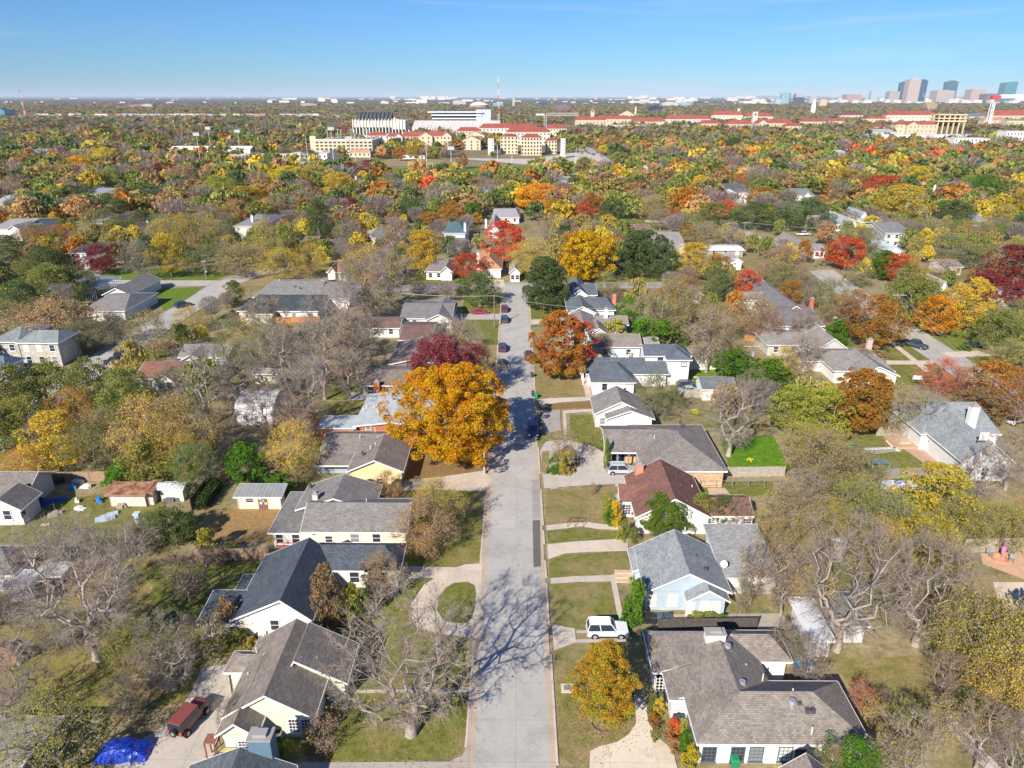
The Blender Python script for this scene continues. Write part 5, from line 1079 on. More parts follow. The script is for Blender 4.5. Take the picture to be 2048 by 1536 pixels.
for row in (('dark blue glass tower left of the tall cream tower', 1797, 1813, 165, 204, (.03, .08, .18), 'tower_glass', 2),
            ('tallest cream concrete tower of the skyline', 1811, 1834, 159, 207, (.66, .54, .48), 'paint', 0),
            ('dark blue glass tower with stepped top right of the tall cream tower', 1833, 1850, 161, 206, (.03, .09, .20), 'tower_glass', 2),
            ('teal glass tower standing alone in the skyline', 1890, 1912, 163, 203, (.02, .12, .17), 'tower_glass', 2),
            ('slanted teal glass tower at the right end of the skyline', 2003, 2027, 163, 204, (.05, .26, .32), 'tower_glass', 1),
            ('tan block with flat crown left of the slanted teal tower', 1939, 1968, 179, 203, (.62, .46, .36), 'paint', 0),
            ('pale stepped block in front of the lone teal tower', 1871, 1906, 181, 204, (.58, .50, .46), 'paint', 0),
            ('grey block left of the dark blue tower', 1776, 1797, 183, 204, (.50, .48, .46), 'paint', 0),
            ('slim white and glass block, left part of the skyline', 1740, 1754, 183, 204, (.45, .56, .62), 'tower_glass', 0),
            ('pink brick hospital block left of the skyline', 1692, 1722, 189, 203, (.55, .36, .32), 'paint', 0),
            ('pale blue glass tower at the left end of the skyline', 1563, 1580, 186, 211, (.30, .48, .56), 'tower_glass', 2),
            ('lower pale glass block beside the pale blue glass tower', 1550, 1562, 198, 211, (.45, .58, .66), 'tower_glass', 0),
            ('dark glass block in front of two pale towers, left end of the skyline', 1590, 1607, 195, 210, (.08, .10, .14), 'tower_glass', 0),
            ('pink white tower behind the dark glass block', 1590, 1604, 187, 205, (.62, .55, .54), 'paint', 0),
            ('slim teal tower left of the pink white tower', 1586, 1590, 189, 206, (.05, .18, .20), 'tower_glass', 0),
            ('grey white block right of the dark glass block', 1619, 1632, 193, 207, (.55, .60, .62), 'paint', 0),
            ('brown glass block behind the maroon hangar roofs, far right', 1970, 2000, 188, 205, (.20, .14, .16), 'tower_glass', 0),
            ('orange brown office box among the far trees below the skyline', 1852, 1872, 206, 222, (.55, .40, .26), 'paint', 0),
            ('dark blue office box beyond the campus, centre right', 1298, 1324, 213, 226, (.03, .05, .14), 'tower_glass', 0),
            ('long white apartment block beyond the dark blue office box', 1325, 1356, 205, 215, (.72, .72, .70), 'paint', 0),
            ('pale apartment block with blue glass ends', 1357, 1380, 205, 215, (.35, .48, .60), 'tower_glass', 0),
            ('brown glass office box behind the tower crane jib', 1110, 1140, 211, 226, (.24, .16, .22), 'tower_glass', 0),
            ('small blue glass box left of the brown glass office', 1077, 1093, 205, 214, (.02, .10, .20), 'tower_glass', 0),
            ('cream museum tower right of the radio mast', 1025, 1029, 197, 216, (.74, .66, .48), 'paint', 0),
            ('glass fronted hall right of the arena', 986, 1006, 206, 216, (.30, .42, .48), 'tower_glass', 0),
            ('white block left of the arena', 906, 932, 202, 212, (.60, .64, .66), 'paint', 0),
            ('pink brick hall with red block at the far left', 260, 285, 210, 217, (.45, .22, .18), 'paint', 0),
            ('cream tower hall right of the pink brick hall, far left', 282, 306, 209, 217, (.66, .56, .46), 'paint', 0),
            ('tan long block on the left horizon above the gardens', 602, 634, 208, 215, (.60, .44, .34), 'paint', 0),
            ('blue glass building cut by the left edge', -30, 12, 219, 238, (.10, .28, .42), 'tower_glass', 0)):
    sky_b(*row[:7], kind=row[7])
a, b_ = P(938, 219), P(977, 219); zt = HG(a, 950, 203); r = empty('arena', ((a.x + b_.x) / 2, a.y, 0), 0, 'domed white and orange arena beyond the stadium', 'arena'); cx_ = (a.x + b_.x) / 2; rr = (b_.x - a.x) / 2
mb = MB(); mb.tube((cx_, a.y + rr, 0), (cx_, a.y + rr, zt * .55), rr, n=24); mb.build('drum', 'paint', r, (.52, .26, .18), r.location)
mb = MB(); mb.tube((cx_, a.y + rr, zt * .55 + .05), (cx_, a.y + rr, zt * .85), rr * 1.02, rr * .6, n=24); mb.tube((cx_, a.y + rr, zt * .85), (cx_, a.y + rr, zt), rr * .6, rr * .1, n=24); mb.build('dome', 'paint', r, (.72, .68, .64), r.location)
# white boxes of distant suburbs and depots: beyond counting
brg = random.Random(9); mb = MB()
for k in range(560):
    py = 193 + 2.5 + 45 * brg.random() ** 2.0; px = brg.uniform(-60, 2110)
    if px < 900 and brg.random() < .62: continue
    if py > 226 and brg.random() < .5: continue
    if 1700 < px < 2048 and py > 215: continue
    a = P(px, py); s_ = a.y / 1421; wd = s_ * brg.choice((3, 3, 4, 5, 7, 14)) * brg.uniform(.6, 1.2); dp = min(wd, 60) * .6
    if 100 < py - 193 + 100 < 110: wd *= 1.2
    mb.box(a.x, a.y, 0, a.x + wd, a.y + dp, min(16, brg.uniform(.5, 1.5) * s_ + 3))
    if len(mb.V) > 8 * 760: tag(mb.build('distant_buildings', 'paint', None, (.66, .63, .60)), 'white boxes of distant buildings scattered below the horizon', 'distant buildings', kind='stuff') if False else None
tag(mb.build('distant_buildings', 'paint', None, (.64, .62, .60)), 'pale boxes of distant buildings scattered below the horizon', 'distant buildings', kind='stuff')
mb = MB()
for k in range(170):
    px = brg.choice((brg.uniform(1660, 2070), brg.uniform(1720, 1960), brg.uniform(1250, 1560), brg.uniform(500, 1000))); py = 200 + 8 * brg.random() if px > 1600 else 196 + 16 * brg.random()
    a = P(px, py); s_ = a.y / 1421; wd = s_ * brg.uniform(5, 22); mb.box(a.x, a.y, 0, a.x + wd, a.y + 60, s_ * brg.uniform(2, 6))
tag(mb.build('town_blocks', 'paint', None, (.66, .60, .56)), 'low pale blocks packed round the feet of the skyline towers', 'distant buildings', kind='stuff')
for lb, xl, xr, yt, yb in (('long low blue ridge on the left horizon', -400, 900, 193.2, 195.2), ('low blue ridge on the right horizon', 1490, 1720, 190.6, 195.4), ('low blue ridge at the right end of the horizon', 1900, 2500, 190.4, 195.6)):
    a, b_ = P(xl, yb), P(xr, yb); zt = HG(a, xl, yt - .0); mb = MB(); n = 40; V0 = []
    for k in range(n + 1):
        t_ = k / n; x = a.x + (b_.x - a.x) * t_; z = max(5, zt * math.sin(math.pi * t_) ** .5 * (.85 + .15 * math.sin(t_ * 23))); V0.append((x, z))
    for (xa_, za_), (xb_, zb_) in zip(V0[:-1], V0[1:]): mb.poly([(xa_, a.y, -1), (xb_, a.y, -1), (xb_, a.y + 3000, zb_), (xa_, a.y + 3000, za_)]); mb.poly([(xa_, a.y + 3000, za_), (xb_, a.y + 3000, zb_), (xb_, a.y + 6000, -1), (xa_, a.y + 6000, -1)])
    tag(mb.build('hills', 'far_land'), kind='structure')
# ================================================================ TREES
def np_mesh(name, V, Q, mats, midx=None, lv=None, fc=None):
    me = bpy.data.meshes.new(name); nv, nf = len(V), len(Q); k = Q.shape[1]
    me.vertices.add(nv); me.vertices.foreach_set('co', np.ascontiguousarray(V, dtype=np.float32).ravel())
    me.loops.add(nf * k); me.loops.foreach_set('vertex_index', np.ascontiguousarray(Q, dtype=np.int32).ravel())
    me.polygons.add(nf); me.polygons.foreach_set('loop_start', np.arange(0, nf * k, k, dtype=np.int32))
    me.polygons.foreach_set('loop_total', np.full(nf, k, dtype=np.int32))
    if midx is not None: me.polygons.foreach_set('material_index', midx.astype(np.int32))
    me.update(calc_edges=True)
    for nm, arr in (('lv', lv), ('fc', fc)):
        if arr is not None:
            a = me.color_attributes.new(nm, 'FLOAT_COLOR', 'POINT'); c = np.ones((nv, 4), np.float32); c[:, :arr.shape[1]] = arr; a.data.foreach_set('color', c.ravel())
    for m in mats: me.materials.append(MAT[m])
    return me
def unit(v): return v / np.maximum(np.linalg.norm(v, axis=-1, keepdims=True), 1e-6)
def tubes(P0, P1, R0, R1, n=3):
    "many tapered tubes at once -> verts, quads"
    d = unit(P1 - P0); h = np.where(np.abs(d[:, 2:3]) > .9, np.array([[1., 0, 0]]), np.array([[0, 0, 1.]])); a = unit(np.cross(d, h)); b = np.cross(d, a)
    th = np.arange(n) * 2 * np.pi / n; c, s = np.cos(th)[None, :, None], np.sin(th)[None, :, None]
    ring = a[:, None] * c + b[:, None] * s
    A = P0[:, None] + ring * R0[:, None, None]; B = P1[:, None] + ring * R1[:, None, None]
    V = np.concatenate([A, B], 1).reshape(-1, 3); m = len(P0); base = (np.arange(m) * 2 * n)[:, None]; k = np.arange(n)[None]
    k2 = (k + 1) % n
    Q = np.stack([base + k, base + k2, base + n + k2, base + n + k], -1).reshape(-1, 4)
    return V, Q
def env_points(rg, n, H, Rr, z0, shape):
    out_ = []
    while len(out_) < n:
        z = rg.random(); a = rg.random() * 2 * np.pi
        if shape == 'round': prof = math.sqrt(max(0, 1 - (2 * z - .85) ** 2 / 1.35)) if z > .08 else .45
        elif shape == 'oval': prof = math.sin(math.pi * min(1, z * .86 + .12)) ** .62
        elif shape == 'cone': prof = (1 - z) ** .85 * .98 + .04
        elif shape == 'vase': prof = (.28 + .72 * z ** .7) * math.sqrt(max(0, 1 - max(0, z - .55) ** 2 / .22))
        else: prof = math.sqrt(max(0, 1 - z * z * .95)) * (.92 if z > .1 else .8)
        lob = 1 + .16 * math.sin(3 * a + n) + .10 * math.sin(5 * a + 7 * z + n * .3)
        r = (rg.random() ** .42) * prof * Rr * lob
        out_.append((r * math.cos(a), r * math.sin(a), z0 + (H - z0) * z))
    return np.array(out_)
def skeleton(rg, H, Rr, z0, n, shape, r_trunk, lean=(0, 0), crook=.22, forks=0):
    pts = env_points(rg, n, H, Rr, z0, shape)
    nodes = [np.array([0, 0, -.1])]; par = [-1]; ht = z0 + (H - z0) * (.12 if not forks else .05)
    k = 5
    for i in range(1, k + 1):
        t = i / k; nodes.append(np.array([lean[0] * t + rg.normal() * .02 * H * t, lean[1] * t + rg.normal() * .02 * H * t, ht * t])); par.append(len(nodes) - 2)
    o = nodes[-1].copy(); plen = [0.0]
    for i in range(1, len(nodes)): plen.append(plen[-1] + np.linalg.norm(nodes[i] - nodes[i - 1]))
    pts = pts[np.argsort(np.linalg.norm(pts - o, axis=1))]; tips = []
    NA = np.zeros((n * 6 + 20, 3)); NA[:len(nodes)] = nodes; PLA = np.zeros(len(NA)); PLA[:len(nodes)] = plen; m = len(nodes)
    step = max(.5, Rr * .16)
    for p in pts:
        d = np.linalg.norm(NA[3:m] - p, axis=1); above = np.maximum(0, NA[3:m, 2] - p[2] - .2) * .6
        j = int(np.argmin(d + .28 * PLA[3:m] + above)) + 3; dist = d[j - 3]
        ns_ = min(4, max(1, int(dist / step))); a = NA[j].copy(); prev = j
        side = np.cross(p - a, rg.normal(size=3)); side = side / max(1e-6, np.linalg.norm(side)) * dist * crook * rg.random()
        side[2] -= dist * .06
        for q in range(1, ns_ + 1):
            t = q / ns_; w_ = a + (p - a) * t + side * math.sin(math.pi * t) 
            if m >= len(NA): break
            NA[m] = w_; PLA[m] = PLA[prev] + np.linalg.norm(w_ - NA[prev]); par.append(prev); prev = m; m += 1
        tips.append(prev)
    NA = NA[:m]; par = np.array(par); ch = np.zeros(m); tipset = np.ones(m, bool); tipset[par[1:]] = False
    rad = np.zeros(m); rt = .016 * max(1, H / 12); e = 2.5
    acc = np.zeros(m)
    for i in range(m - 1, 0, -1):
        if acc[i] == 0: acc[i] = rt ** e
        acc[par[i]] += acc[i]
    ex = .62; rad = rt + (r_trunk - rt) * ((acc - rt ** e) / max(1e-9, acc[3] - rt ** e)).clip(0, 1) ** ex; rad[0] = rad[1]; rad[0] *= 1.45; rad[1] *= 1.12
    i = np.arange(1, m)
    return NA, par, rad, i, np.array(tips)
def twigs(rg, base, dirs, per, ln, r):
    n = len(base) * per; b = np.repeat(base, per, 0); d = unit(np.repeat(dirs, per, 0) * .9 + rg.normal(size=(n, 3)) * .62 + np.array([0, 0, .25]))
    L1 = ln * (.5 + rg.random(n)); mid = b + d * L1[:, None] * .5; d2 = unit(d + rg.normal(size=(n, 3)) * .35); e_ = mid + d2 * L1[:, None] * .5
    P0 = np.concatenate([b, mid, mid]); d3 = unit(d + rg.normal(size=(n, 3)) * .8); P1 = np.concatenate([mid, e_, mid + d3 * L1[:, None] * .4])
    R0 = np.concatenate([np.full(n, r), np.full(n, r * .75), np.full(n, r * .6)]); R1 = np.concatenate([np.full(n, r * .75), np.full(n, r * .35), np.full(n, r * .3)])
    return P0, P1, R0, R1, np.concatenate([e_, P1[2 * n:]])
def leaf_quads(rg, C, Nn, size, flat=.55):
    n = len(C); d = unit(Nn * flat + rg.normal(size=(n, 3)) * .75); a = unit(np.cross(d, rg.normal(size=(n, 3)))); b = np.cross(d, a)
    s = size * (.6 + .8 * rg.random(n))[:, None]; a = a * s; b = b * s * (.55 + .3 * rg.random(n))[:, None]
    V = np.stack([C - a, C - b * 1.0 + a * .1, C + a, C + b], 1).reshape(-1, 3)
    return V, np.arange(4 * n).reshape(-1, 4)
def tree_mesh(seed, H=10., Rr=4., z0=2., n=160, shape='round', r_trunk=.25, leaves=3000, leaf=.16, clump=.75, tw=0, twl=1.1, twr=.018, lean=(0, 0), crook=.22, sparse=False, forks=0):
    rg = np.random.default_rng(seed); NA, par, rad, i, tips = skeleton(rg, H, Rr, z0, n, shape, r_trunk, lean, crook, forks)
    r0, r1 = rad[par[i]], rad[i]; r0 = np.minimum(r0, r1 * 1.5 + .01); 
    big = r1 > .05 * H / 10; Vs, Qs = [], []; off = 0
    for msk, sides in ((big, 6), (~big, 3)):
        if msk.any():
            V, Q = tubes(NA[par[i[msk]]], NA[i[msk]], r0[msk], r1[msk], sides); Vs.append(V); Qs.append(Q + off); off += len(V)
    ctr = np.array([lean[0], lean[1], z0 + (H - z0) * .35]); T = NA[tips]; out_ = unit(T - ctr); ends = T
    tV, tQ, toff = [], [], 0
    if tw:
        P0, P1, a0, a1, ends = twigs(rg, T, out_, tw, twl, twr); V, Q = tubes(P0, P1, a0, a1, 3); tV.append(V); tQ.append(Q); toff = len(V)
        mid = NA[i[~big]]; 
        if len(mid): 
            P0, P1, a0, a1, e2 = twigs(rg, mid, unit(mid - ctr), max(1, tw // 2), twl * .8, twr); V, Q = tubes(P0, P1, a0, a1, 3); tV.append(V); tQ.append(Q + toff); ends = np.concatenate([ends, e2])
    tm = np_mesh('trunk', np.concatenate(Vs), np.concatenate(Qs), ['bark']); TW = np_mesh('twigs', np.concatenate(tV), np.concatenate(tQ), ['bark']) if tw else None
    if not leaves: return tm, None, TW
    if sparse: src = ends; k = rg.integers(0, len(src), leaves); C = src[k] + rg.normal(size=(leaves, 3)) * clump * .35; Nn = unit(C - ctr); cv = rg.random(len(src))[k]
    else:
        k = rg.integers(0, len(T), leaves); dirs = unit(rg.normal(size=(leaves, 3)) + out_[k] * .55 + np.array([0, 0, .25])); cr = clump * (.65 + .7 * rg.random(len(T)))[k]
        C = T[k] + dirs * (cr * (.55 + .45 * rg.random(leaves) ** .5))[:, None] * np.array([1, 1, .78]); Nn = dirs; cv = rg.random(len(T))[k]
    C[:, 2] = np.maximum(C[:, 2], .15)
    V, Q = leaf_quads(rg, C, Nn, leaf)
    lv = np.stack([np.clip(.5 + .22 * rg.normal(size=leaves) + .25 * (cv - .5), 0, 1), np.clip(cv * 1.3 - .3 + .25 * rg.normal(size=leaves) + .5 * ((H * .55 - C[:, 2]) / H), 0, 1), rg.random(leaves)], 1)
    lm = np_mesh('crown', V, Q, ['leaf'], lv=np.repeat(lv, 4, 0))
    return tm, lm, TW
PROTO = {}
def proto(kind, v):
    if (kind, v) in PROTO: return PROTO[(kind, v)]
    s = hash_(kind) + v * 17
    if kind == 'oak': t = tree_mesh(s, 10, 5.2, 1.8, 150, 'dome', .32, 10500, .13, 1.0)
    elif kind == 'full': t = tree_mesh(s, 10, 4.2, 1.9, 130, 'round', .24, 9500, .125, .85)
    elif kind == 'oval': t = tree_mesh(s, 10, 3.1, 1.0, 110, 'oval', .2, 5500, .16, .75)
    elif kind == 'cone': t = tree_mesh(s, 10, 2.6, .6, 130, 'cone', .2, 5500, .14, .5)
    elif kind == 'semi': t = tree_mesh(s, 10, 4.3, 2.0, 150, 'round', .22, 7000, .085, 1.0, tw=4, twl=1.0, twr=.022, sparse=True)
    elif kind == 'thin': t = tree_mesh(s, 10, 4.4, 2.2, 150, 'vase', .22, 2200, .09, .9, tw=6, twl=1.1, twr=.022, sparse=True)
    elif kind == 'bare': t = tree_mesh(s, 10, 4.6, 2.3, 130, 'vase', .26, 0, tw=7, twl=1.25, twr=.017, crook=.35)
    elif kind == 'shrub': t = tree_mesh(s, 2, 1.15, .15, 40, 'dome', .05, 2200, .075, .32)
    elif kind == 'twiggy': t = tree_mesh(s, 3, 1.6, .2, 60, 'vase', .05, 1100, .06, .4, tw=7, twl=.6, twr=.012, sparse=True)
    PROTO[(kind, v)] = t; return t
def hash_(s): return sum(ord(c) * (i + 3) for i, c in enumerate(s))
UH = {'shrub': 2, 'twiggy': 3}; UR = {'oak': 5.2, 'full': 4.2, 'oval': 3.1, 'cone': 2.6, 'semi': 4.3, 'thin': 4.4, 'bare': 4.6, 'shrub': 1.15, 'twiggy': 1.6}
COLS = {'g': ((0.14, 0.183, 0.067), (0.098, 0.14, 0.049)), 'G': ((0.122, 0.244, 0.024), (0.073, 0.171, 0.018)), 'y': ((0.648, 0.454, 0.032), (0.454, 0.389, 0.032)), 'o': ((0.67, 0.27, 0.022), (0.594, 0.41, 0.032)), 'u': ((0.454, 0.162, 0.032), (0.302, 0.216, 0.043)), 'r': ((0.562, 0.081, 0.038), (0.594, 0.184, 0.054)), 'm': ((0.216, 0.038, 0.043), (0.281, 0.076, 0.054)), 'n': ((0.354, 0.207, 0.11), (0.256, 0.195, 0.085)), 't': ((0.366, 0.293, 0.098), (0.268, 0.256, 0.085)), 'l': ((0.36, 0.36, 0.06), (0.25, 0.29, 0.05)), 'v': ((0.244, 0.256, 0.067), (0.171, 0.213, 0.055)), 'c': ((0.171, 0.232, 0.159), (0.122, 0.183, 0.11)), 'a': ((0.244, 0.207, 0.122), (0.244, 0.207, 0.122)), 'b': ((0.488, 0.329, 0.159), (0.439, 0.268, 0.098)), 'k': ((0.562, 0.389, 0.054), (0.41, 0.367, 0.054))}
CN = {'g': 'dark green', 'G': 'bright green', 'y': 'yellow', 'o': 'orange', 'u': 'rust coloured', 'r': 'bright red', 'm': 'maroon', 'n': 'brown', 't': 'tan leaved', 'l': 'yellow green', 'v': 'olive green', 'c': 'blue green', 'a': 'grey bare', 'b': 'pale tan', 'k': 'gold'}
KN = {'oak': ('oak_tree', 'broad oak'), 'full': ('shade_tree', 'rounded shade tree'), 'oval': ('shade_tree', 'narrow upright tree'), 'cone': ('conifer', 'cone shaped tree'), 'semi': ('half_bare_tree', 'half bare tree'), 'thin': ('half_bare_tree', 'nearly leafless tree'), 'bare': ('bare_tree', 'leafless tree'), 'shrub': ('shrub', 'shrub'), 'twiggy': ('shrub', 'twiggy shrub')}
TREES = []; trng = random.Random(5)
def put_tree(x, y, h, r, kind, colr, label=None, px=None, meshes=None, rz=None, bark=None, c2=None):
    v = trng.randrange(3); tm, lm, twm = meshes or proto(kind, v); H0, R0 = UH.get(kind, 10), UR[kind]
    root = empty(KN[kind][0], (x, y, 0), trng.random() * 6.28 if rz is None else rz)
    if not meshes: root.scale = (r / R0, r / R0, h / H0)
    b = bpy.data.objects.new('trunk', tm); col.objects.link(b); b.parent = root
    b.color = (*(bark or ((.36, .31, .27) if kind in ('bare', 'thin') else (.25, .20, .155))), 1)
    if twm is not None: b2 = bpy.data.objects.new('twigs', twm); col.objects.link(b2); b2.parent = root; q_ = trng.uniform(.85, 1.15); b2.color = (.35 * q_, .29 * q_, .25 * q_, 1)
    if lm is not None:
        c = bpy.data.objects.new('crown', lm); col.objects.link(c); c.parent = root; A, B = COLS[colr] if isinstance(colr, str) else colr
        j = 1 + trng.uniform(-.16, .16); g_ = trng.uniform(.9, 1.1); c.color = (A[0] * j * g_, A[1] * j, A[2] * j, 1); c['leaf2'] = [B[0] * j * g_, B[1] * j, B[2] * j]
    TREES.append(dict(root=root, kind=kind, c=colr if isinstance(colr, str) else 'o', h=h, r=r, x=x, y=y, px=PXL((x, y, h * .5)), label=label)); return root
def T(px, yt, yb, w, kind, colr, label=None, hk=1.0):
    base = P(px, yb); h = max(1.0 if kind in ('shrub', 'twiggy') else 4., min(22, HG(base, px, yt) * .97 * hk)); d = (Vector((0, 0, CH)) - Vector((base.x, base.y, h * .6))).length
    z = 84300 / max(10, (yb - 193)); r = w / 2 * z / FPX * .97
    if base.y > 165 and colr in 'tvnabk' and any(x0 - 2 < base.x < x1 + 2 and y0 - 13 < base.y < y1 + 1 for q in HOUSES for x0, y0, x1, y1, *_ in q.wings): return
    r = min(max(r, .5), 13); put_tree(base.x, base.y, h, r, kind, colr, label)
    return r
K = {'O': 'oak', 'F': 'full', 'V': 'oval', 'C': 'cone', 'S': 'semi', 'H': 'thin', 'B': 'bare', 'h': 'shrub', 'w': 'twiggy'}
# hero trees, grown to their own outline
def hero(px, py, ytop, wpx, label, kind, colr, **kw):
    base = P(px, py); z = 84300 / (py - 193); H = kw.pop('H', None) or HG(base, px, ytop); Rr = wpx / 2 * z / FPX * .92
    args = dict(H=H, Rr=Rr); args.update(kw); bk = args.pop('bark', None)
    put_tree(base.x, base.y, H, Rr, kind, colr, label, meshes=tree_mesh(hash_(label), **args), rz=0, bark=bk)
hero(905, 915, 742, 262, 'largest orange tree, its dense round crown overhanging the street on the left', 'full', ((.66, .30, .015), (.55, .38, .02)), z0=1.6, n=420, shape='round', r_trunk=.42, leaves=85000, leaf=.125, clump=.95)
hero(822, 1468, 1190, 385, 'leafless tree on the lower left lawn whose shadow covers the street', 'bare', 'a', H=14.5, z0=3.0, n=380, shape='vase', r_trunk=.46, leaves=1100, lean=(.5, .6), leaf=.10, clump=.8, tw=7, twl=1.2, twr=.014, crook=.45, sparse=True, bark=(.36, .30, .26))
hero(198, 1318, 1030, 330, 'big grey leafless tree with forked trunk at the lower left', 'bare', 'a', H=16, z0=3.6, n=400, shape='vase', r_trunk=.48, leaves=0, tw=8, twl=1.5, twr=.014, crook=.5, bark=(.42, .36, .32))
hero(1205, 1449, 1290, 128, 'small orange and green tree ringed by edging on the lower right lawn', 'full', ((.42, .25, .03), (.26, .30, .035)), z0=1.3, n=230, shape='oval', r_trunk=.16, leaves=40000, leaf=.065, clump=.5)
hero(1672, 1300, 1085, 290, 'tallest grey leafless tree over the garages on the right', 'bare', 'a', H=15, z0=3, n=330, shape='vase', r_trunk=.42, leaves=0, tw=6, twl=1.4, twr=.014, crook=.4, bark=(.40, .34, .30))
hero(1830, 1290, 1095, 240, 'wide grey leafless tree right of the dark green garage roof', 'bare', 'a', H=13, z0=2.2, n=300, shape='vase', r_trunk=.36, leaves=0, tw=6, twl=1.3, twr=.014, crook=.4, bark=(.40, .34, .30))
hero(1457, 912, 768, 165, 'grey leafless tree at the corner of the bright green lawn', 'bare', 'a', z0=3, n=190, shape='vase', r_trunk=.4, leaves=0, tw=6, twl=1.4, twr=.017, bark=(.42, .36, .32))
hero(1326, 1066, 1018, 120, 'round clipped green tree in front of the red brown roofed house', 'full', ((.11, .17, .03), (.16, .20, .035)), H=5.2, z0=.8, n=240, shape='dome', r_trunk=.16, leaves=42000, leaf=.075, clump=.62)
hero(1118, 758, 628, 128, 'rust and green tree overhanging the right kerb of the street', 'full', ((.40, .12, .03), (.24, .20, .03)), z0=1.4, n=230, shape='round', r_trunk=.28, leaves=21000, leaf=.17, clump=.75)
hero(890, 800, 686, 172, 'maroon tree rising behind the largest orange tree', 'semi', ((.27, .05, .07), (.32, .10, .09)), z0=2.6, n=260, shape='vase', r_trunk=.3, leaves=24000, leaf=.15, clump=1.0, tw=3, twl=1.0, twr=.02, sparse=True)
hero(1172, 562, 468, 112, 'brightest yellow orange tree, dense and round beyond the end of the street', 'full', ((.68, .36, .015), (.60, .42, .02)), z0=1.6, n=260, shape='round', r_trunk=.4, leaves=20000, leaf=.25, clump=1.2)
hero(1088, 618, 520, 108, 'round dark green oak hanging over the far end of the street', 'oak', ((.13, .165, .06), (.09, .12, .04)), z0=1.4, n=240, shape='dome', r_trunk=.4, leaves=18000, leaf=.2, clump=1.1)
hero(1712, 868, 742, 112, 'tall two-toned rust and olive tree left of the wooden fence', 'full', ((.36, .15, .03), (.19, .15, .03)), z0=1.6, n=240, shape='round', r_trunk=.3, leaves=18000, leaf=.17, clump=.9)
hero(1285, 548, 465, 140, 'huge dark green oak right of the brightest yellow orange tree', 'oak', ((.10, .15, .05), (.07, .11, .035)), z0=1.2, n=260, shape='dome', r_trunk=.5, leaves=20000, leaf=.24, clump=1.2)
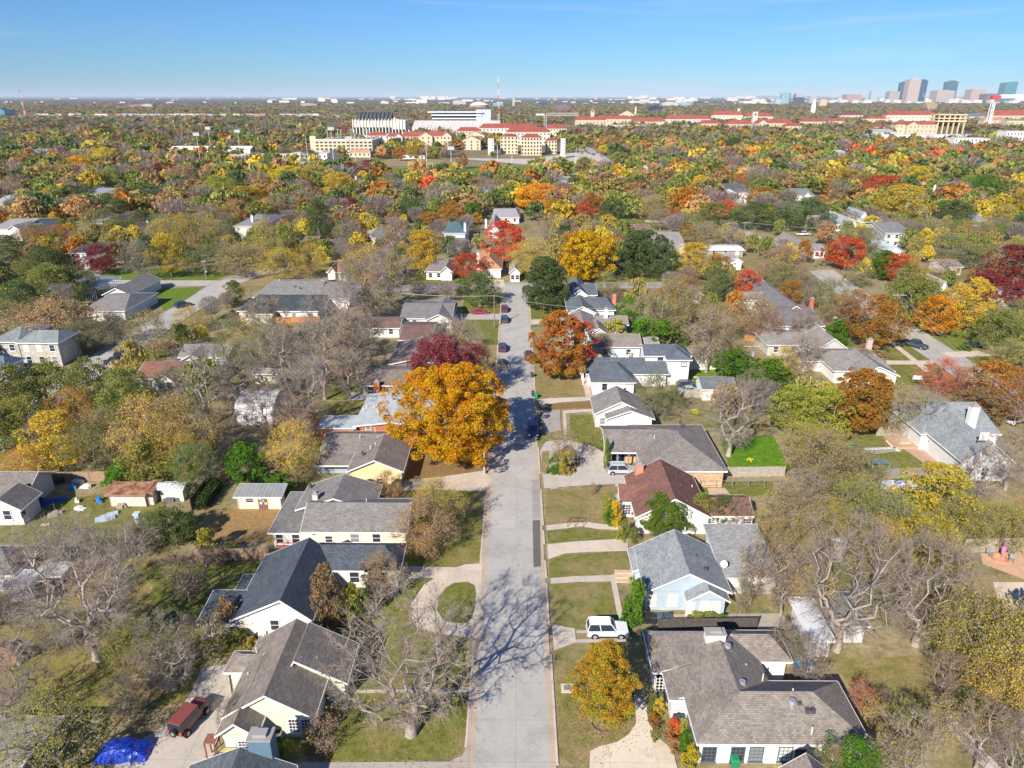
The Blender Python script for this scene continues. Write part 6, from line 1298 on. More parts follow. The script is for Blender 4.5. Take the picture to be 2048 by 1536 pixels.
# surveyed trees: photo column, crown top row, foot row, width, kind, colour
TL = '''130 1385 1560 180 S l|335 1225 1345 120 H v|420 1240 1310 90 w t|250 1240 1330 90 S l|120 1195 1300 110 H l|60 1290 1420 140 B a|40 1220 1330 140 B a|350 1290 1380 130 B a|260 1350 1440 90 H t|20 1330 1480 130 B a|460 1200 1260 60 h n|20 1150 1230 120 B a|300 1300 1380 110 H n
660 1128 1260 60 V n|765 1108 1200 80 S b|705 1168 1235 60 h l|730 1180 1240 40 h v|875 965 1065 95 S k|850 1005 1115 110 S b|775 948 1005 60 S b|795 960 985 30 h G|500 885 970 80 V G|592 850 955 100 S y|612 822 880 60 S m|245 928 972 70 h G|395 890 985 90 S G|380 870 960 90 S k|125 820 945 110 F k|60 895 960 80 S o|310 795 950 130 S k|385 800 940 130 S k|230 820 935 110 S t|185 850 950 90 S v|300 880 970 100 V v|560 950 990 60 h G|600 930 965 60 S v
35 730 850 130 O v|110 722 830 120 O v|190 715 835 110 O v|260 735 850 120 O v|350 740 800 90 S v|60 790 880 120 O v|160 780 870 90 S o|10 810 900 90 O v|100 830 900 90 H a|330 1020 1090 100 F g|420 1055 1105 50 h l|375 1030 1080 60 V g|440 1100 1125 70 w n|280 1050 1110 120 H n|380 1110 1200 110 H m
570 655 800 150 B a|420 690 850 150 B a|650 640 800 130 B a|718 630 760 140 H a|930 645 790 130 B a|760 560 640 100 H t|690 560 660 110 B a|490 720 840 120 B a|620 720 860 130 B a|540 770 880 110 H a|780 500 610 130 B a|730 520 640 120 B a|860 550 660 130 H t|810 560 640 100 H a|650 590 700 110 B a|580 680 790 110 H a|360 790 900 110 H a|440 820 920 90 H t|600 800 900 100 H n|700 700 800 100 B a|540 600 700 110 H t|480 640 740 90 S v|960 690 790 80 S t|900 640 720 80 H t|530 660 740 90 S v
600 432 520 110 S k|570 500 562 90 S y|625 490 555 60 S y|540 440 540 60 S k|345 470 555 75 F k|290 482 560 70 S c|205 490 548 76 F m|410 490 550 90 S v|490 490 555 100 S t|285 545 632 100 H n|240 540 590 60 V k|110 602 690 160 S b|310 625 720 85 S t|385 615 665 70 S y|450 605 670 90 S t|510 630 680 70 S k|470 545 550 20 h t|185 640 700 110 S g|230 625 690 80 H n
45 560 640 110 O g|110 530 610 120 O v|160 535 600 100 O g|20 600 680 90 S v|100 492 545 90 O g|135 500 545 50 S k|70 460 520 80 S u|25 470 530 80 O g|10 520 580 50 V g|60 520 575 70 O v|440 440 500 70 S t|380 430 500 90 S k|330 430 480 60 S v|240 440 470 50 S v|50 430 480 60 S v|120 450 490 50 S u|290 420 470 60 O g
845 462 548 75 F y|655 492 562 62 F n|745 495 575 110 S k|745 545 582 40 F o|715 490 530 60 H m|935 508 560 75 F r|960 545 612 85 O g|925 560 590 40 O g|1010 442 530 85 F r|1065 482 560 80 S y|1045 490 550 60 S y|1145 465 550 60 F u|1325 490 560 90 O g|1385 485 560 85 F k|1435 508 548 52 F u|1560 495 575 100 S n|1490 540 598 56 F r|1432 537 606 70 O g|1365 552 600 60 S u|1330 575 625 60 F u|1215 545 600 55 S v|1270 530 590 60 S t|1300 590 680 80 H t|1165 645 745 60 F r|1200 668 715 50 S t
1258 595 650 55 F G|1290 640 690 70 h G|1230 640 680 60 h l|1330 645 700 80 h G|1335 560 690 90 S t|1412 620 745 110 H t|1375 580 690 80 S t|1465 700 770 80 V G|1450 660 745 70 S t|1310 752 838 90 S v|1535 720 800 90 V G|1580 770 870 90 F l|1560 698 770 60 S y|1640 775 880 100 F l|1600 672 745 95 H n|1665 668 710 55 V G|1500 590 680 80 S n|1570 580 660 70 S k|1615 545 640 90 S v|1560 530 590 70 S v|1655 560 640 80 S v|1600 620 690 70 H n|1530 620 690 70 S n|1440 610 680 70 S t|1505 740 800 60 H a|1600 740 800 50 w t
1690 475 540 86 F r|1790 508 565 66 F r|1745 590 700 100 F u|1700 580 660 70 F n|1690 600 680 60 F n|1805 530 650 100 O v|1845 560 650 80 O v|1765 500 560 60 V G|1715 525 575 50 S v|1866 590 672 80 F o|1930 555 665 88 F k|2015 488 600 110 F m|1965 540 610 70 F m|2040 560 620 60 F m|1990 620 700 110 O v|2030 600 690 80 S v|2010 680 750 90 S l|1930 690 700 30 h G|1880 720 790 85 S r|1925 735 800 60 S u|1980 720 830 120 F u|1960 780 850 110 F n|2030 750 850 90 S u|1775 765 870 85 S t|1835 780 880 85 B a|1720 700 745 60 S t|1890 810 860 60 h v|1740 690 710 70 h n|1665 640 690 50 h G
1640 865 970 130 S t|1600 850 930 80 S l|1700 900 1010 130 S t|1590 940 1080 110 H a|1550 980 1090 100 S t|1700 960 1100 120 S l|1760 990 1130 140 S v|1860 925 1060 140 F k|1830 1030 1150 150 F k|1920 990 1090 110 S l|1990 1010 1100 110 S l|2035 1000 1090 80 S k|1955 880 1010 130 B a|2010 860 980 110 B a|1560 1090 1230 110 H b|1620 1130 1230 80 S k|1745 1040 1160 130 S k|1775 1100 1200 110 S l|1900 1100 1170 90 H t|1500 1090 1210 90 H b|1440 990 1056 50 F g|1400 985 1050 50 V v|1470 1000 1062 60 H n|1640 1000 1100 100 S k|1540 1040 1120 70 S t|1480 1190 1230 40 H t|905 474 512 46 S v|868 462 508 44 S t|1000 478 520 36 S k|820 470 520 60 H a|700 520 575 60 S v|640 575 640 60 S t|560 560 610 60 H t|470 560 610 40 V v|1240 600 645 40 S t|1480 560 620 60 S v|1520 600 650 50 S l|1580 560 610 50 F u|1400 600 650 60 S v|1650 610 660 60 S t|1760 610 650 50 F u|1110 560 590 30 V v|1230 575 605 36 S n
1950 1195 1400 170 S k|2020 1210 1420 140 S k|1900 1180 1330 110 S l|1985 1330 1480 140 S k|1700 1478 1580 110 F G|1650 1490 1580 60 S t|1800 1420 1560 120 H t|1870 1400 1500 100 H k|1950 1400 1540 130 B a|2020 1430 1570 140 B a|1755 1480 1580 90 w t|1720 1500 1560 60 H a|1610 1280 1370 100 H a|1560 1250 1330 80 H t|1720 1370 1420 60 w r|1745 1400 1450 50 w y|1780 1440 1480 50 w y|1760 1380 1410 40 w a|1380 1300 1330 30 h v|1940 1370 1440 60 V g|1880 1300 1400 90 H n
1265 1160 1240 50 h G|1262 1195 1245 50 h G|1285 1090 1110 20 w n|1125 872 945 66 w t|1108 910 946 30 h G|1130 905 948 36 h k|1212 995 1042 28 h l|1228 1005 1048 32 h y|1220 1020 1050 24 h G|1250 1040 1075 26 h v|1242 1055 1082 22 h l|1268 1055 1085 22 h v|1212 880 940 14 h G|1205 870 900 14 h G|1395 1225 1245 44 h l|1420 1225 1245 40 h v|1442 1228 1245 24 h G|1185 968 990 16 w u|1268 1010 1040 16 h n
1302 1390 1420 28 h v|1318 1395 1430 26 h k|1308 1430 1450 26 h u|1320 1385 1410 20 h c|1345 1440 1480 34 h r|1335 1440 1475 26 h l|1362 1440 1480 26 h l|1370 1468 1510 36 h G|1350 1480 1505 30 h n|1330 1450 1480 30 w t|1378 1492 1535 38 h y|1310 1455 1480 24 h v|1300 1290 1340 34 w v|1280 1340 1390 44 w v|1525 1272 1300 30 h v|1555 1270 1300 24 h k
548 1455 1485 30 h v|580 1480 1510 26 h l|620 1460 1500 34 h v|645 1440 1500 80 w n|560 1490 1515 22 h G|1500 1480 1495 10 h v|845 1080 1110 60 S k|460 1395 1470 60 H a|200 1130 1200 120 H b|90 1080 1150 110 H b|155 1060 1150 120 H a|480 1260 1290 50 h v|440 1270 1300 36 h l|505 1275 1300 30 h l'''
for row in TL.replace('\n', '|').split('|'):
    q = row.split()
    if len(q) == 6: T(*map(float, q[:4]), K[q[4]], q[5])
TL2 = '''165 312 362 64 F o|185 345 375 50 F o|215 295 335 60 F y|272 298 332 35 F k|318 297 325 25 F y|120 330 365 60 S b|245 330 370 60 H a|225 335 375 40 F l|285 330 362 60 F n|330 325 360 50 F m|375 330 375 90 S n|440 352 408 110 O l|490 372 410 70 F k|580 332 372 76 F y|630 330 372 66 F k|680 345 400 66 F k|660 350 385 40 F y|640 400 480 60 O g|215 388 440 92 O g|260 375 420 70 O g|105 400 430 70 O g|50 395 430 90 O g|150 370 410 90 O g|105 375 405 40 F y|240 378 400 50 F k|110 405 430 44 F m|300 370 420 80 O g|700 395 432 45 F m|672 412 436 32 F o|742 408 440 38 F y|778 412 440 28 F r|820 395 445 70 O g|862 425 462 56 F u|905 402 448 46 F u|955 372 408 22 F y|925 376 402 28 S b|945 405 442 42 V G|1080 368 425 95 F o|1132 415 442 30 F o|1045 400 450 100 H a|1098 432 490 70 H n|1182 385 442 52 F u|1165 405 450 50 F r|1225 400 462 70 O g|1262 390 432 52 O g|1240 348 372 90 F n|1205 355 385 60 F u|1300 395 440 66 S k|1285 380 430 60 H b|1372 393 432 48 C o|1425 405 462 80 F v|1380 430 470 70 S v|1440 338 370 44 F r|1400 350 395 46 F y|1355 348 378 36 F u|1370 378 400 38 F o|1432 378 402 56 F m|1450 400 440 40 F r|1525 375 410 60 F u|1510 405 460 110 O g|1610 395 465 120 O g|1760 350 402 90 F r|1722 350 385 60 F n|1830 332 385 60 F y|1800 370 440 115 F k|1955 350 408 68 F G|1995 410 460 60 S y|1950 385 430 60 B a|1905 400 446 92 O g|2036 378 440 56 F y|2032 430 482 50 O g|1680 335 378 80 F k|1670 360 420 50 H a|1610 335 370 60 O g|1895 355 380 50 S m|1880 380 405 44 S m|1815 425 450 60 O v|1760 425 462 70 B a|1860 440 480 90 S t|1940 440 480 80 S l|1720 455 505 80 S v|1810 470 520 90 S t|1890 470 520 90 S v|1590 490 520 60 S v|1950 490 540 100 S v|1880 520 560 70 S b|1740 490 530 60 S v|1460 455 500 80 B a|1400 450 500 80 S t|740 430 492 110 B a|790 440 520 90 B a|700 450 500 80 H a|560 390 440 80 H n|610 380 430 80 H t|535 400 445 60 S k|480 400 450 70 S u|420 410 450 60 H a|370 400 440 80 H n|330 440 490 60 S k|270 450 480 40 F k|100 455 475 22 F o|205 420 470 70 S v|520 345 390 60 H n|350 350 400 70 H n|890 355 385 70 O g|850 345 375 60 H n|960 355 390 70 H n|790 360 400 80 H t|700 370 400 60 H n|1000 360 395 60 S n|1120 365 410 60 H n|1150 350 385 50 O g|1330 345 370 60 O g|1500 345 380 60 S v|1560 345 380 60 S n|1320 420 460 60 H t|1100 400 440 40 F o|985 390 430 60 H t|1320 360 400 60 S n|1480 380 420 60 H n|1290 340 360 40 V l|1240 305 325 40 F l|1180 318 338 34 F k|1225 262 290 40 F u|1345 290 312 36 F y|1480 285 305 30 F r|1490 262 280 30 F y|1465 275 300 70 O g|740 320 350 60 F m|700 325 355 40 F m|760 335 352 30 F m|1050 355 380 40 O v|1065 330 355 40 F l|925 305 338 26 F u|830 290 318 30 F k|800 295 322 26 F u|620 300 325 50 O g'''
for row in TL2.replace('\n', '|').split('|'):
    q = row.split()
    if len(q) == 6: T(*map(float, q[:4]), K[q[4]], q[5])
NBIG = len(TREES)
# ================================================================ THE WOODED REST: what the picture shows as one mass of crowns
GX0, GY0, GS, GNX, GNY = -1500, 30, 2.0, 1500, 900
EXCL = np.zeros((GNY, GNX), bool)
def mark_poly(pts, grow=0):
    xs = [p[0] for p in pts]; ys = [p[1] for p in pts]
    i0, i1 = max(0, int((min(xs) - grow - GX0) / GS)), min(GNX, int((max(xs) + grow - GX0) / GS) + 1); j0, j1 = max(0, int((min(ys) - grow - GY0) / GS)), min(GNY, int((max(ys) + grow - GY0) / GS) + 1)
    if i1 <= i0 or j1 <= j0: return
    X, Y = np.meshgrid(GX0 + (np.arange(i0, i1) + .5) * GS, GY0 + (np.arange(j0, j1) + .5) * GS); ins = np.zeros(X.shape, bool); n = len(pts)
    for k in range(n):
        (x1, y1), (x2, y2) = pts[k][:2], pts[(k + 1) % n][:2]
        if abs(y2 - y1) < 1e-9: continue
        c = ((y1 > Y) != (y2 > Y)) & (X < (x2 - x1) * (Y - y1) / (y2 - y1) + x1); ins ^= c
    EXCL[j0:j1, i0:i1] |= ins
def mark_rect(x0, y0, x1, y1): mark_poly([(x0, y0), (x1, y0), (x1, y1), (x0, y1)])
for o in list(sc.objects):
    if o.get('kind') == 'structure' and o.type == 'MESH' and o.name.split('.')[0] in ('road', 'lawn', 'driveway', 'avenue', 'sidewalk', 'parking_lot', 'patio', 'flower_bed', 'gutter'):
        for p in o.data.polygons:
            q = [tuple(o.data.vertices[i].co)[:2] for i in p.vertices]; mark_poly(q)
            if o.name.split('.')[0] == 'road':
                cx_, cy_ = sum(a[0] for a in q) / len(q), sum(a[1] for a in q) / len(q)
                for dx, dy in ((4, 0), (-4, 0), (0, -6), (3, -4), (-3, -4)): mark_poly([(a + dx, b_ + dy) for a, b_ in q])
for h in HOUSES:
    for x0, y0, x1, y1, hh, ov, wy in h.wings:
        s_ = 1 + max(0, y0 - 150) / 50.0
        mark_rect(x0 - 1.8, y0 - (min(26, 2 + s_ * 2.6) if y0 > 330 else 3.2), x1 + 1.8, y1 + 1.5)
for xl, xr, yt, yb in ((560, 700, 318, 336), (700, 1060, 318, 356), (1000, 1135, 285, 325), (-100, 720, 230, 241), (705, 830, 262, 285), (820, 1010, 262, 272), (900, 1130, 300, 316), (1140, 1260, 342, 349), (1780, 1960, 262, 288), (480, 620, 310, 330)):
    mark_poly([tuple(P(xl, yb))[:2], tuple(P(xr, yb))[:2], tuple(P(xr, yt))[:2], tuple(P(xl, yt))[:2]])
def mark_disc(x, y, r): mark_poly([(x + r * math.cos(a), y + r * math.sin(a)) for a in np.linspace(0, 6.28, 12, endpoint=False)])
for t_ in TREES:
    if t_['kind'] not in ('shrub', 'twiggy'): mark_disc(t_['x'], t_['y'], t_['r'] * .75)
# crowns as small templates (unit: height 1, radius 1), many leaf faces each
trg = np.random.default_rng(3)
def tmpl(n, kind, size):
    lobes = env_points(trg, 70 if n > 300 else 26 if n > 60 else 9, 1, .84, .28, 'dome' if kind != 'c' else 'cone'); k = trg.integers(0, len(lobes), n); d = unit(trg.normal(size=(n, 3)) + np.array([0, 0, .35]))
    if kind == 'b': C = env_points(trg, n, 1, .95, .3, 'vase'); d = unit(trg.normal(size=(n, 3)))
    else: C = lobes[k] + d * (np.array([.19, .19, .13]) if n > 300 else np.array([.26, .26, .15])) * (.6 + .5 * trg.random(n))[:, None]
    C[:, 2] = np.maximum(C[:, 2], .05)
    dd = unit(d * .55 + trg.normal(size=(n, 3)) * .7); a = unit(np.cross(dd, trg.normal(size=(n, 3)))); b = np.cross(dd, a)
    s = size * (.6 + .8 * trg.random(n))[:, None]
    if kind == 'b': a = unit(C - np.array([0, 0, .15]) + trg.normal(size=(n, 3)) * .3) * s * 1.9; b = unit(np.cross(a, trg.normal(size=(n, 3)))) * s * .17
    else: a = a * s; b = b * s * .7
    V = np.stack([C - a, C - b, C + a, C + b], 1) * 1.0
    tr = np.array([[[-.05, 0, 0], [.05, 0, 0], [.03, 0, .55], [-.03, 0, .55]]]); tr2 = tr[:, :, [1, 0, 2]]
    V = np.concatenate([V, tr, tr2]); cv = trg.random(len(lobes))[k] if kind != 'b' else trg.random(n)
    val = np.clip(.5 + .2 * trg.normal(size=n) + .3 * (cv - .5), 0, 1); return V, np.concatenate([val, [.4, .4]]), np.concatenate([np.clip(cv + .2 * trg.normal(size=n), 0, 1), [-1, -1]])
SETS = {}
for lod, n, size in ((-1, 1300, .055), (0, 520, .09), (1, 150, .17), (2, 42, .30), (3, 16, .5)):
    SETS[lod] = {'l': [tmpl(n, 'l', size) for _ in range(5)], 'b': [tmpl(int(n * 1.5), 'b', size * .75) for _ in range(4)]}
MIXN = (('g', .19), ('v', .24), ('t', .13), ('b', .04), ('A', .13), ('n', .08), ('k', .045), ('u', .09), ('y', .018), ('o', .03), ('r', .018), ('m', .02), ('l', .035))
MIXF = (('g', .15), ('v', .14), ('t', .12), ('A', .24), ('n', .25), ('k', .02), ('u', .045), ('m', .03), ('l', .015))
def pick(mix, r):
    s = 0; tot = sum(w_ for _, w_ in mix)
    for k, w_ in mix:
        s += w_ / tot
        if r < s: return k
    return mix[-1][0]
VV, LV, FC = [], [], []; srng = random.Random(21); nst = [0]
def stuff_tree(x, y, h, r, k, lod):
    if y > 1300 and k in ('y', 'o', 'k', 'l'): k = 'n'
    fam = 'b' if k == 'A' else 'l'; V, val, mixv = srng.choice(SETS[lod][fam]); a = srng.random() * 6.28; c, s = math.cos(a), math.sin(a); jr = r * srng.uniform(.9, 1.1)
    X = (V[..., 0] * c - V[..., 1] * s) * jr + x; Y = (V[..., 0] * s + V[..., 1] * c) * jr + y; VV.append(np.stack([X, Y, V[..., 2] * h], -1).astype(np.float32))
    A, B = (np.array(q) for q in (COLS[k] if k != 'A' else ((.27, .235, .215), (.22, .18, .155)))); j = srng.uniform(.8, 1.2); g_ = srng.uniform(.92, 1.08)
    m_ = np.clip(mixv, 0, 1)[:, None]; cc = (A * (1 - m_) + B * m_) * j * np.array([g_, 1, 1]) * (1.12 if y < 800 else 1.0); cc[mixv < 0] = (.15, .12, .1)
    LV.append(np.repeat(val, 4)); FC.append(np.repeat(cc, 4, 0).astype(np.float32)); nst[0] += 1
def free(x, y):
    i, j = int((x - GX0) / GS), int((y - GY0) / GS); return not (0 <= i < GNX and 0 <= j < GNY and EXCL[j, i])
def clumpcol(x, y, mix): return pick(mix, (srng.random() * .8 + .2 * (math.sin(x * .011 + 1) * math.cos(y * .013) * .5 + .5)) % 1)
NEAR_EXTRA = []
y = 52.0
while y < 330:
    sx = 8.2; half = y * .80 + 18; x = -half + srng.random() * sx
    while x < half:
        xx, yy = x + srng.uniform(-3, 3), y + srng.uniform(-3, 3)
        if free(xx, yy) and abs(xx) > 14:
            ok = all(free(xx + dx, yy + dy) for dx, dy in ((2.5, 0), (-2.5, 0), (0, 2.5), (0, -2.5)))
            prob = .0 if (-60 < xx < 45 and yy < 110) else (.4 if yy < 110 else .75 if yy < 200 else .92)
            if ok and srng.random() < prob:
                k = pick((('A', .30), ('t', .18), ('v', .22), ('k', .10), ('n', .08), ('g', .08), ('u', .04)), srng.random()); h_ = srng.uniform(4, 8.5) if yy < 200 else srng.uniform(5, 8.5)
                stuff_tree(xx, yy, h_, h_ * srng.uniform(.5, .68), k, -1)
                mark_disc(xx, yy, 2.5)
        x += sx
    y += 7.4
y = 330.0
while y < 1750:
    st = 12.0 + (y - 330) * .004; half = y * .80 + 20; x = -half + srng.random() * st
    lod = 0 if y < 480 else 1 if y < 900 else 2
    while x < half:
        xx, yy = x + srng.uniform(-.45, .45) * st, y + srng.uniform(-.45, .45) * st
        if free(xx, yy) and srng.random() < .93:
            k = clumpcol(xx, yy, MIXN if yy < 1000 else MIXF); h_ = srng.choice((4.5, 6, 7.5, 9, 11)) * srng.uniform(.9, 1.1); stuff_tree(xx, yy, h_, h_ * srng.uniform(.72, 1.0) * (1 + (y - 330) * .0003), k, lod)
        x += st
    y += st * .86
while y < 5600:
    st = 17 + (y - 1750) * .009; half = y * .80; x = -half + srng.random() * st
    while x < half:
        xx, yy = x + srng.uniform(-.45, .45) * st, y + srng.uniform(-.45, .45) * st
        if srng.random() < .80: h_ = srng.uniform(6, 10); stuff_tree(xx, yy, h_, st * srng.uniform(.45, .68), clumpcol(xx, yy, MIXF), 3 if y > 2300 else 2)
        x += st
    y += st * .9
for _ in range(2600):
    yy = 46 + 200 * srng.random(); xx = srng.uniform(-.8, .8) * yy
    if free(xx, yy) and abs(xx) > 6 and all(free(xx + dx, yy + dy) for dx, dy in ((1.5, 0), (-1.5, 0), (0, 1.5), (0, -1.5))):
        h_ = srng.uniform(.25, 1.3); stuff_tree(xx, yy, h_, h_ * srng.uniform(.6, 1.3), pick((('t', .3), ('v', .25), ('n', .2), ('l', .1), ('A', .1), ('u', .05)), srng.random()), 1)
Va = np.concatenate([v.reshape(-1, 3) for v in VV]); nq = len(Va) // 4
lva = np.concatenate(LV)[:, None].repeat(3, 1).astype(np.float32)
me = np_mesh('woodland', Va, np.arange(4 * nq).reshape(-1, 4), ['far_leaf'], lv=lva, fc=np.concatenate(FC))
o = bpy.data.objects.new('woodland', me); col.objects.link(o); tag(o, 'autumn tree crowns merging into one wooded mass towards the horizon', 'woodland', kind='stuff')
print('stuff trees', nst[0], 'faces', nq)

# fallen leaves on lawns, gutters and drives
lg = np.random.default_rng(31); C = []
for px, py, n_, sx_, sy_ in ((905, 925, 1500, 9, 7), (1205, 1440, 900, 3.6, 3.4), (822, 1440, 1500, 9, 8), (1118, 760, 600, 5, 5), (1150, 870, 500, 4, 8), (1480, 1300, 500, 8, 5), (640, 1450, 500, 8, 5), (1700, 1350, 1100, 12, 9), (300, 1330, 900, 14, 9)):
    p = P(px, py); C.append(lg.normal(size=(n_, 2)) * np.array([sx_, sy_]) * .6 + np.array([p.x, p.y]))
yy = lg.uniform(42, 200, 4200); C.append(np.stack([np.where(lg.random(4200) < .5, RX0 + .15 + np.abs(lg.normal(size=4200)) * .35, RX1 - .15 - np.abs(lg.normal(size=4200)) * .3), yy], 1))
C = np.concatenate(C); n_ = len(C); C3 = np.concatenate([C, np.full((n_, 1), .15)], 1); onroad = (C[:, 0] > RX0) & (C[:, 0] < RX1); C3[onroad, 2] = .03
V, Q = leaf_quads(lg, C3, np.tile([0, 0, 1.], (n_, 1)), .055, flat=3.0)
fc = np.array([(.40, .20, .04), (.30, .20, .08), (.22, .14, .07), (.5, .36, .08)])[lg.integers(0, 4, n_)]
me = np_mesh('fallen_leaves', V, Q, ['far_leaf'], lv=np.full((4 * n_, 3), .4), fc=np.repeat(fc, 4, 0)); o = bpy.data.objects.new('fallen_leaves', me); col.objects.link(o); tag(o, 'fallen brown and orange leaves strewn over lawns, drives and gutters', 'leaves', kind='stuff')
# ================================================================ VEHICLES
def vehicle(kind, paint):
    L_, W_, Hh = {'suv': (4.7, 1.86, 1.72), 'boxy': (4.55, 1.85, 1.85), 'sedan': (4.7, 1.8, 1.42), 'pickup': (5.8, 1.98, 1.88)}[kind]
    root = empty('parked_car' if kind != 'pickup' else 'pickup_truck', (0, 0, 0)); hw = W_ / 2; f, r_ = L_ / 2, -L_ / 2; bl = Hh * .56
    prof = {'suv': [(r_, .45), (r_ + .02, bl), (f - 1.15, bl + .02), (f - .12, bl - .16), (f, .5), (f - .05, .3), (r_ + .05, .3)],
            'boxy': [(r_, .5), (r_ + .02, bl), (f - 1.2, bl + .04), (f - .08, bl - .08), (f, .5), (f - .05, .34), (r_ + .05, .34)],
            'sedan': [(r_, .45), (r_ + .06, bl + .04), (r_ + .9, bl + .06), (f - 1.2, bl + .02), (f - .12, bl - .2), (f, .45), (f - .05, .26), (r_ + .05, .26)],
            'pickup': [(r_, .6), (r_ + .02, bl + .06), (f - 1.3, bl + .06), (f - .08, bl - .06), (f, .55), (f - .05, .42), (r_ + .05, .42)]}[kind]
    mb = MB(); n = len(prof); zz = sum(p[1] for p in prof) / n
    rings = []
    for x, k in ((-hw, .93), (-hw + .12, 1), (hw - .12, 1), (hw, .93)): rings.append(mb.pts([(x, p[0] * (.985 if k < 1 else 1), zz + (p[1] - zz) * k) for p in prof]))
    for a, b in zip(rings[:-1], rings[1:]):
        for k in range(n): mb.F.append([a[k], a[(k + 1) % n], b[(k + 1) % n], b[k]])
    mb.F.append(list(reversed(rings[0]))); mb.F.append(rings[-1]); mb.build('body', 'carpaint', root, paint)
    cab = {'suv': (r_ + .06, r_ + .5, f - 1.95, f - 1.25), 'boxy': (r_ + .05, r_ + .28, f - 1.95, f - 1.35), 'sedan': (r_ + .85, r_ + 1.45, f - 2.0, f - 1.3), 'pickup': (r_ + 2.05, r_ + 2.2, f - 2.05, f - 1.4)}[kind]
    a0, a1, b1, b0 = cab; i, o_ = hw - .3, hw - .1
    mb = MB(); q = mb.pts([(-o_, a0, bl - .02), (o_, a0, bl - .02), (o_, b0, bl - .02), (-o_, b0, bl - .02), (-i, a1, Hh - .07), (i, a1, Hh - .07), (i, b1, Hh - .07), (-i, b1, Hh - .07)])
    for ff in ((4, 5, 6, 7), (0, 1, 5, 4), (1, 2, 6, 5), (2, 3, 7, 6), (3, 0, 4, 7)): mb.F.append([q[k] for k in ff])
    mb.build('window', 'glass', root)
    mb = MB(); mb.box(-i - .03, a1 - .04, Hh - .068, i + .03, b1 + .04, Hh, .05, .06)
    for sx in (-1, 1):
        for (ya, yb) in ((a0, a1), (b0, b1), ((a0 + b0) / 2 - .1, (a1 + b1) / 2 - .1)): mb.tube((sx * (o_ + .01), ya, bl - .03), (sx * (i + .01), yb, Hh - .05), .05, n=4)
    if kind in ('boxy', 'suv'):
        for sx in (-.55, .55): mb.box(sx - .03, a1 + .2, Hh + .002, sx + .03, b1 - .1, Hh + .07)
    mb.build('car_roof', 'carpaint', root, paint)
    mb = MB()
    for sx in (-1, 1):
        for yy in (b0 - .05, (a0 + b0) / 2 - .1, a0 + .55): mb.box(sx * (hw + .004) - .006, yy - .012, .42, sx * (hw + .004) + .006, yy + .012, bl - .02)
        mb.box(sx * (hw + .012) - .012, r_ + 1.3, .3, sx * (hw + .012) + .012, f - 1.3, .46)
        for yy in (f - .85, r_ + .85): mb.tube((sx * (hw - .1), yy, .36), (sx * (hw + .012), yy, .36), .43, n=14)
    mb.build('door_seams', 'rubber', root)
    mb = MB()
    for sx in (-1, 1): mb.box(sx * (hw + .12) - .1, b0 - .35, bl + .02, sx * (hw + .12) + .1, b0 - .22, bl + .2)
    mb.build('mirrors', 'carpaint', root, paint); mb = MB(); mb.box(-hw * .6, f - .02, bl - .38, hw * .6, f + .012, bl - .2); mb.build('grille', 'rubber', root)
    if kind == 'pickup': mb = MB(); mb.box(-hw + .12, r_ + .1, bl + .062, hw - .12, r_ + 1.95, bl + .075); mb.build('bed', 'rubber', root)
    for sx in (-1, 1):
        for yy in (f - .85, r_ + .85):
            rr = .36 if kind in ('pickup', 'boxy') else .33; mb = MB(); mb.tube((sx * (hw - .2), yy, rr), (sx * (hw + .015), yy, rr), rr, n=14); w_ = mb.build('wheel', 'rubber', root)
            mb = MB(); mb.tube((sx * (hw + .016), yy, rr), (sx * (hw + .03), yy, rr), rr * .6, n=10); mb.build('rim', 'metal', w_, (.5, .5, .52))
        mb = MB(); mb.box(sx * (hw - .3) - .18, f - .1, bl - .36, sx * (hw - .3) + .18, f - .005, bl - .2); mb.build('headlight', 'paint', root, (.75, .78, .8))
        mb = MB(); mb.box(sx * (hw - .14) - .1, r_ - .015, bl - .35, sx * (hw - .14) + .1, r_ + .05, bl - .05); mb.build('taillight', 'paint', root, (.4, .02, .02))
    mb = MB(); mb.box(-hw + .1, f - .03, .36, hw - .1, f + .06, .55); mb.box(-hw + .1, r_ - .06, .36, hw - .1, r_ + .03, .55); mb.build('bumper', 'paint', root, tuple(.35 * c + .05 for c in paint)); return root
_vp = {}
def car(px, py, ang, kind, paint, label, s=1, z=0.02, pos=None):
    key = kind; c3 = paint
    if key not in _vp: root = vehicle(kind, paint); _vp[key] = root
    else:
        src = _vp[key]; root = src.copy(); col.objects.link(root)
        for ch in list(src.children):
            o = ch.copy(); col.objects.link(o); o.parent = root
            for g_ in ch.children: q = g_.copy(); col.objects.link(q); q.parent = o
    for ch in root.children:
        nm = ch.name.split('.')[0]
        if nm in ('body', 'car_roof', 'mirrors'): ch.color = (*c3, 1)
        if nm == 'bumper': ch.color = (*[.35 * c + .05 for c in c3], 1)
    p = P(px, py) if pos is None else pos; root.location = (p[0], p[1], z + (p[2] if pos is not None else 0)); root.rotation_euler = (0, 0, R(ang)); root.scale = (s, s, s)
    return tag(root, label, 'pickup truck' if kind == 'pickup' else 'car')
BK = (.03, .035, .05); NV = (.03, .05, .10); GR = (.22, .23, .25)
car(1214, 1268, -90, 'boxy', (.80, .82, .86), 'white off-road wagon parked across the drive strips beside the light blue house')
car(1243, 946, -90, 'suv', (.48, .50, .54), 'silver suv parked under the edge of the stone house carport')
car(1066, 866, 180, 'suv', (.03, .06, .14), 'dark blue car in the big tree shadow, nearest one on the street')
car(1057, 716, 0, 'suv', (.04, .05, .07), 'dark suv at the right kerb under the rust and green tree')
car(1003, 730, 0, 'sedan', (.04, .06, .12), 'dark blue sedan at the left kerb across from the rust and green tree')
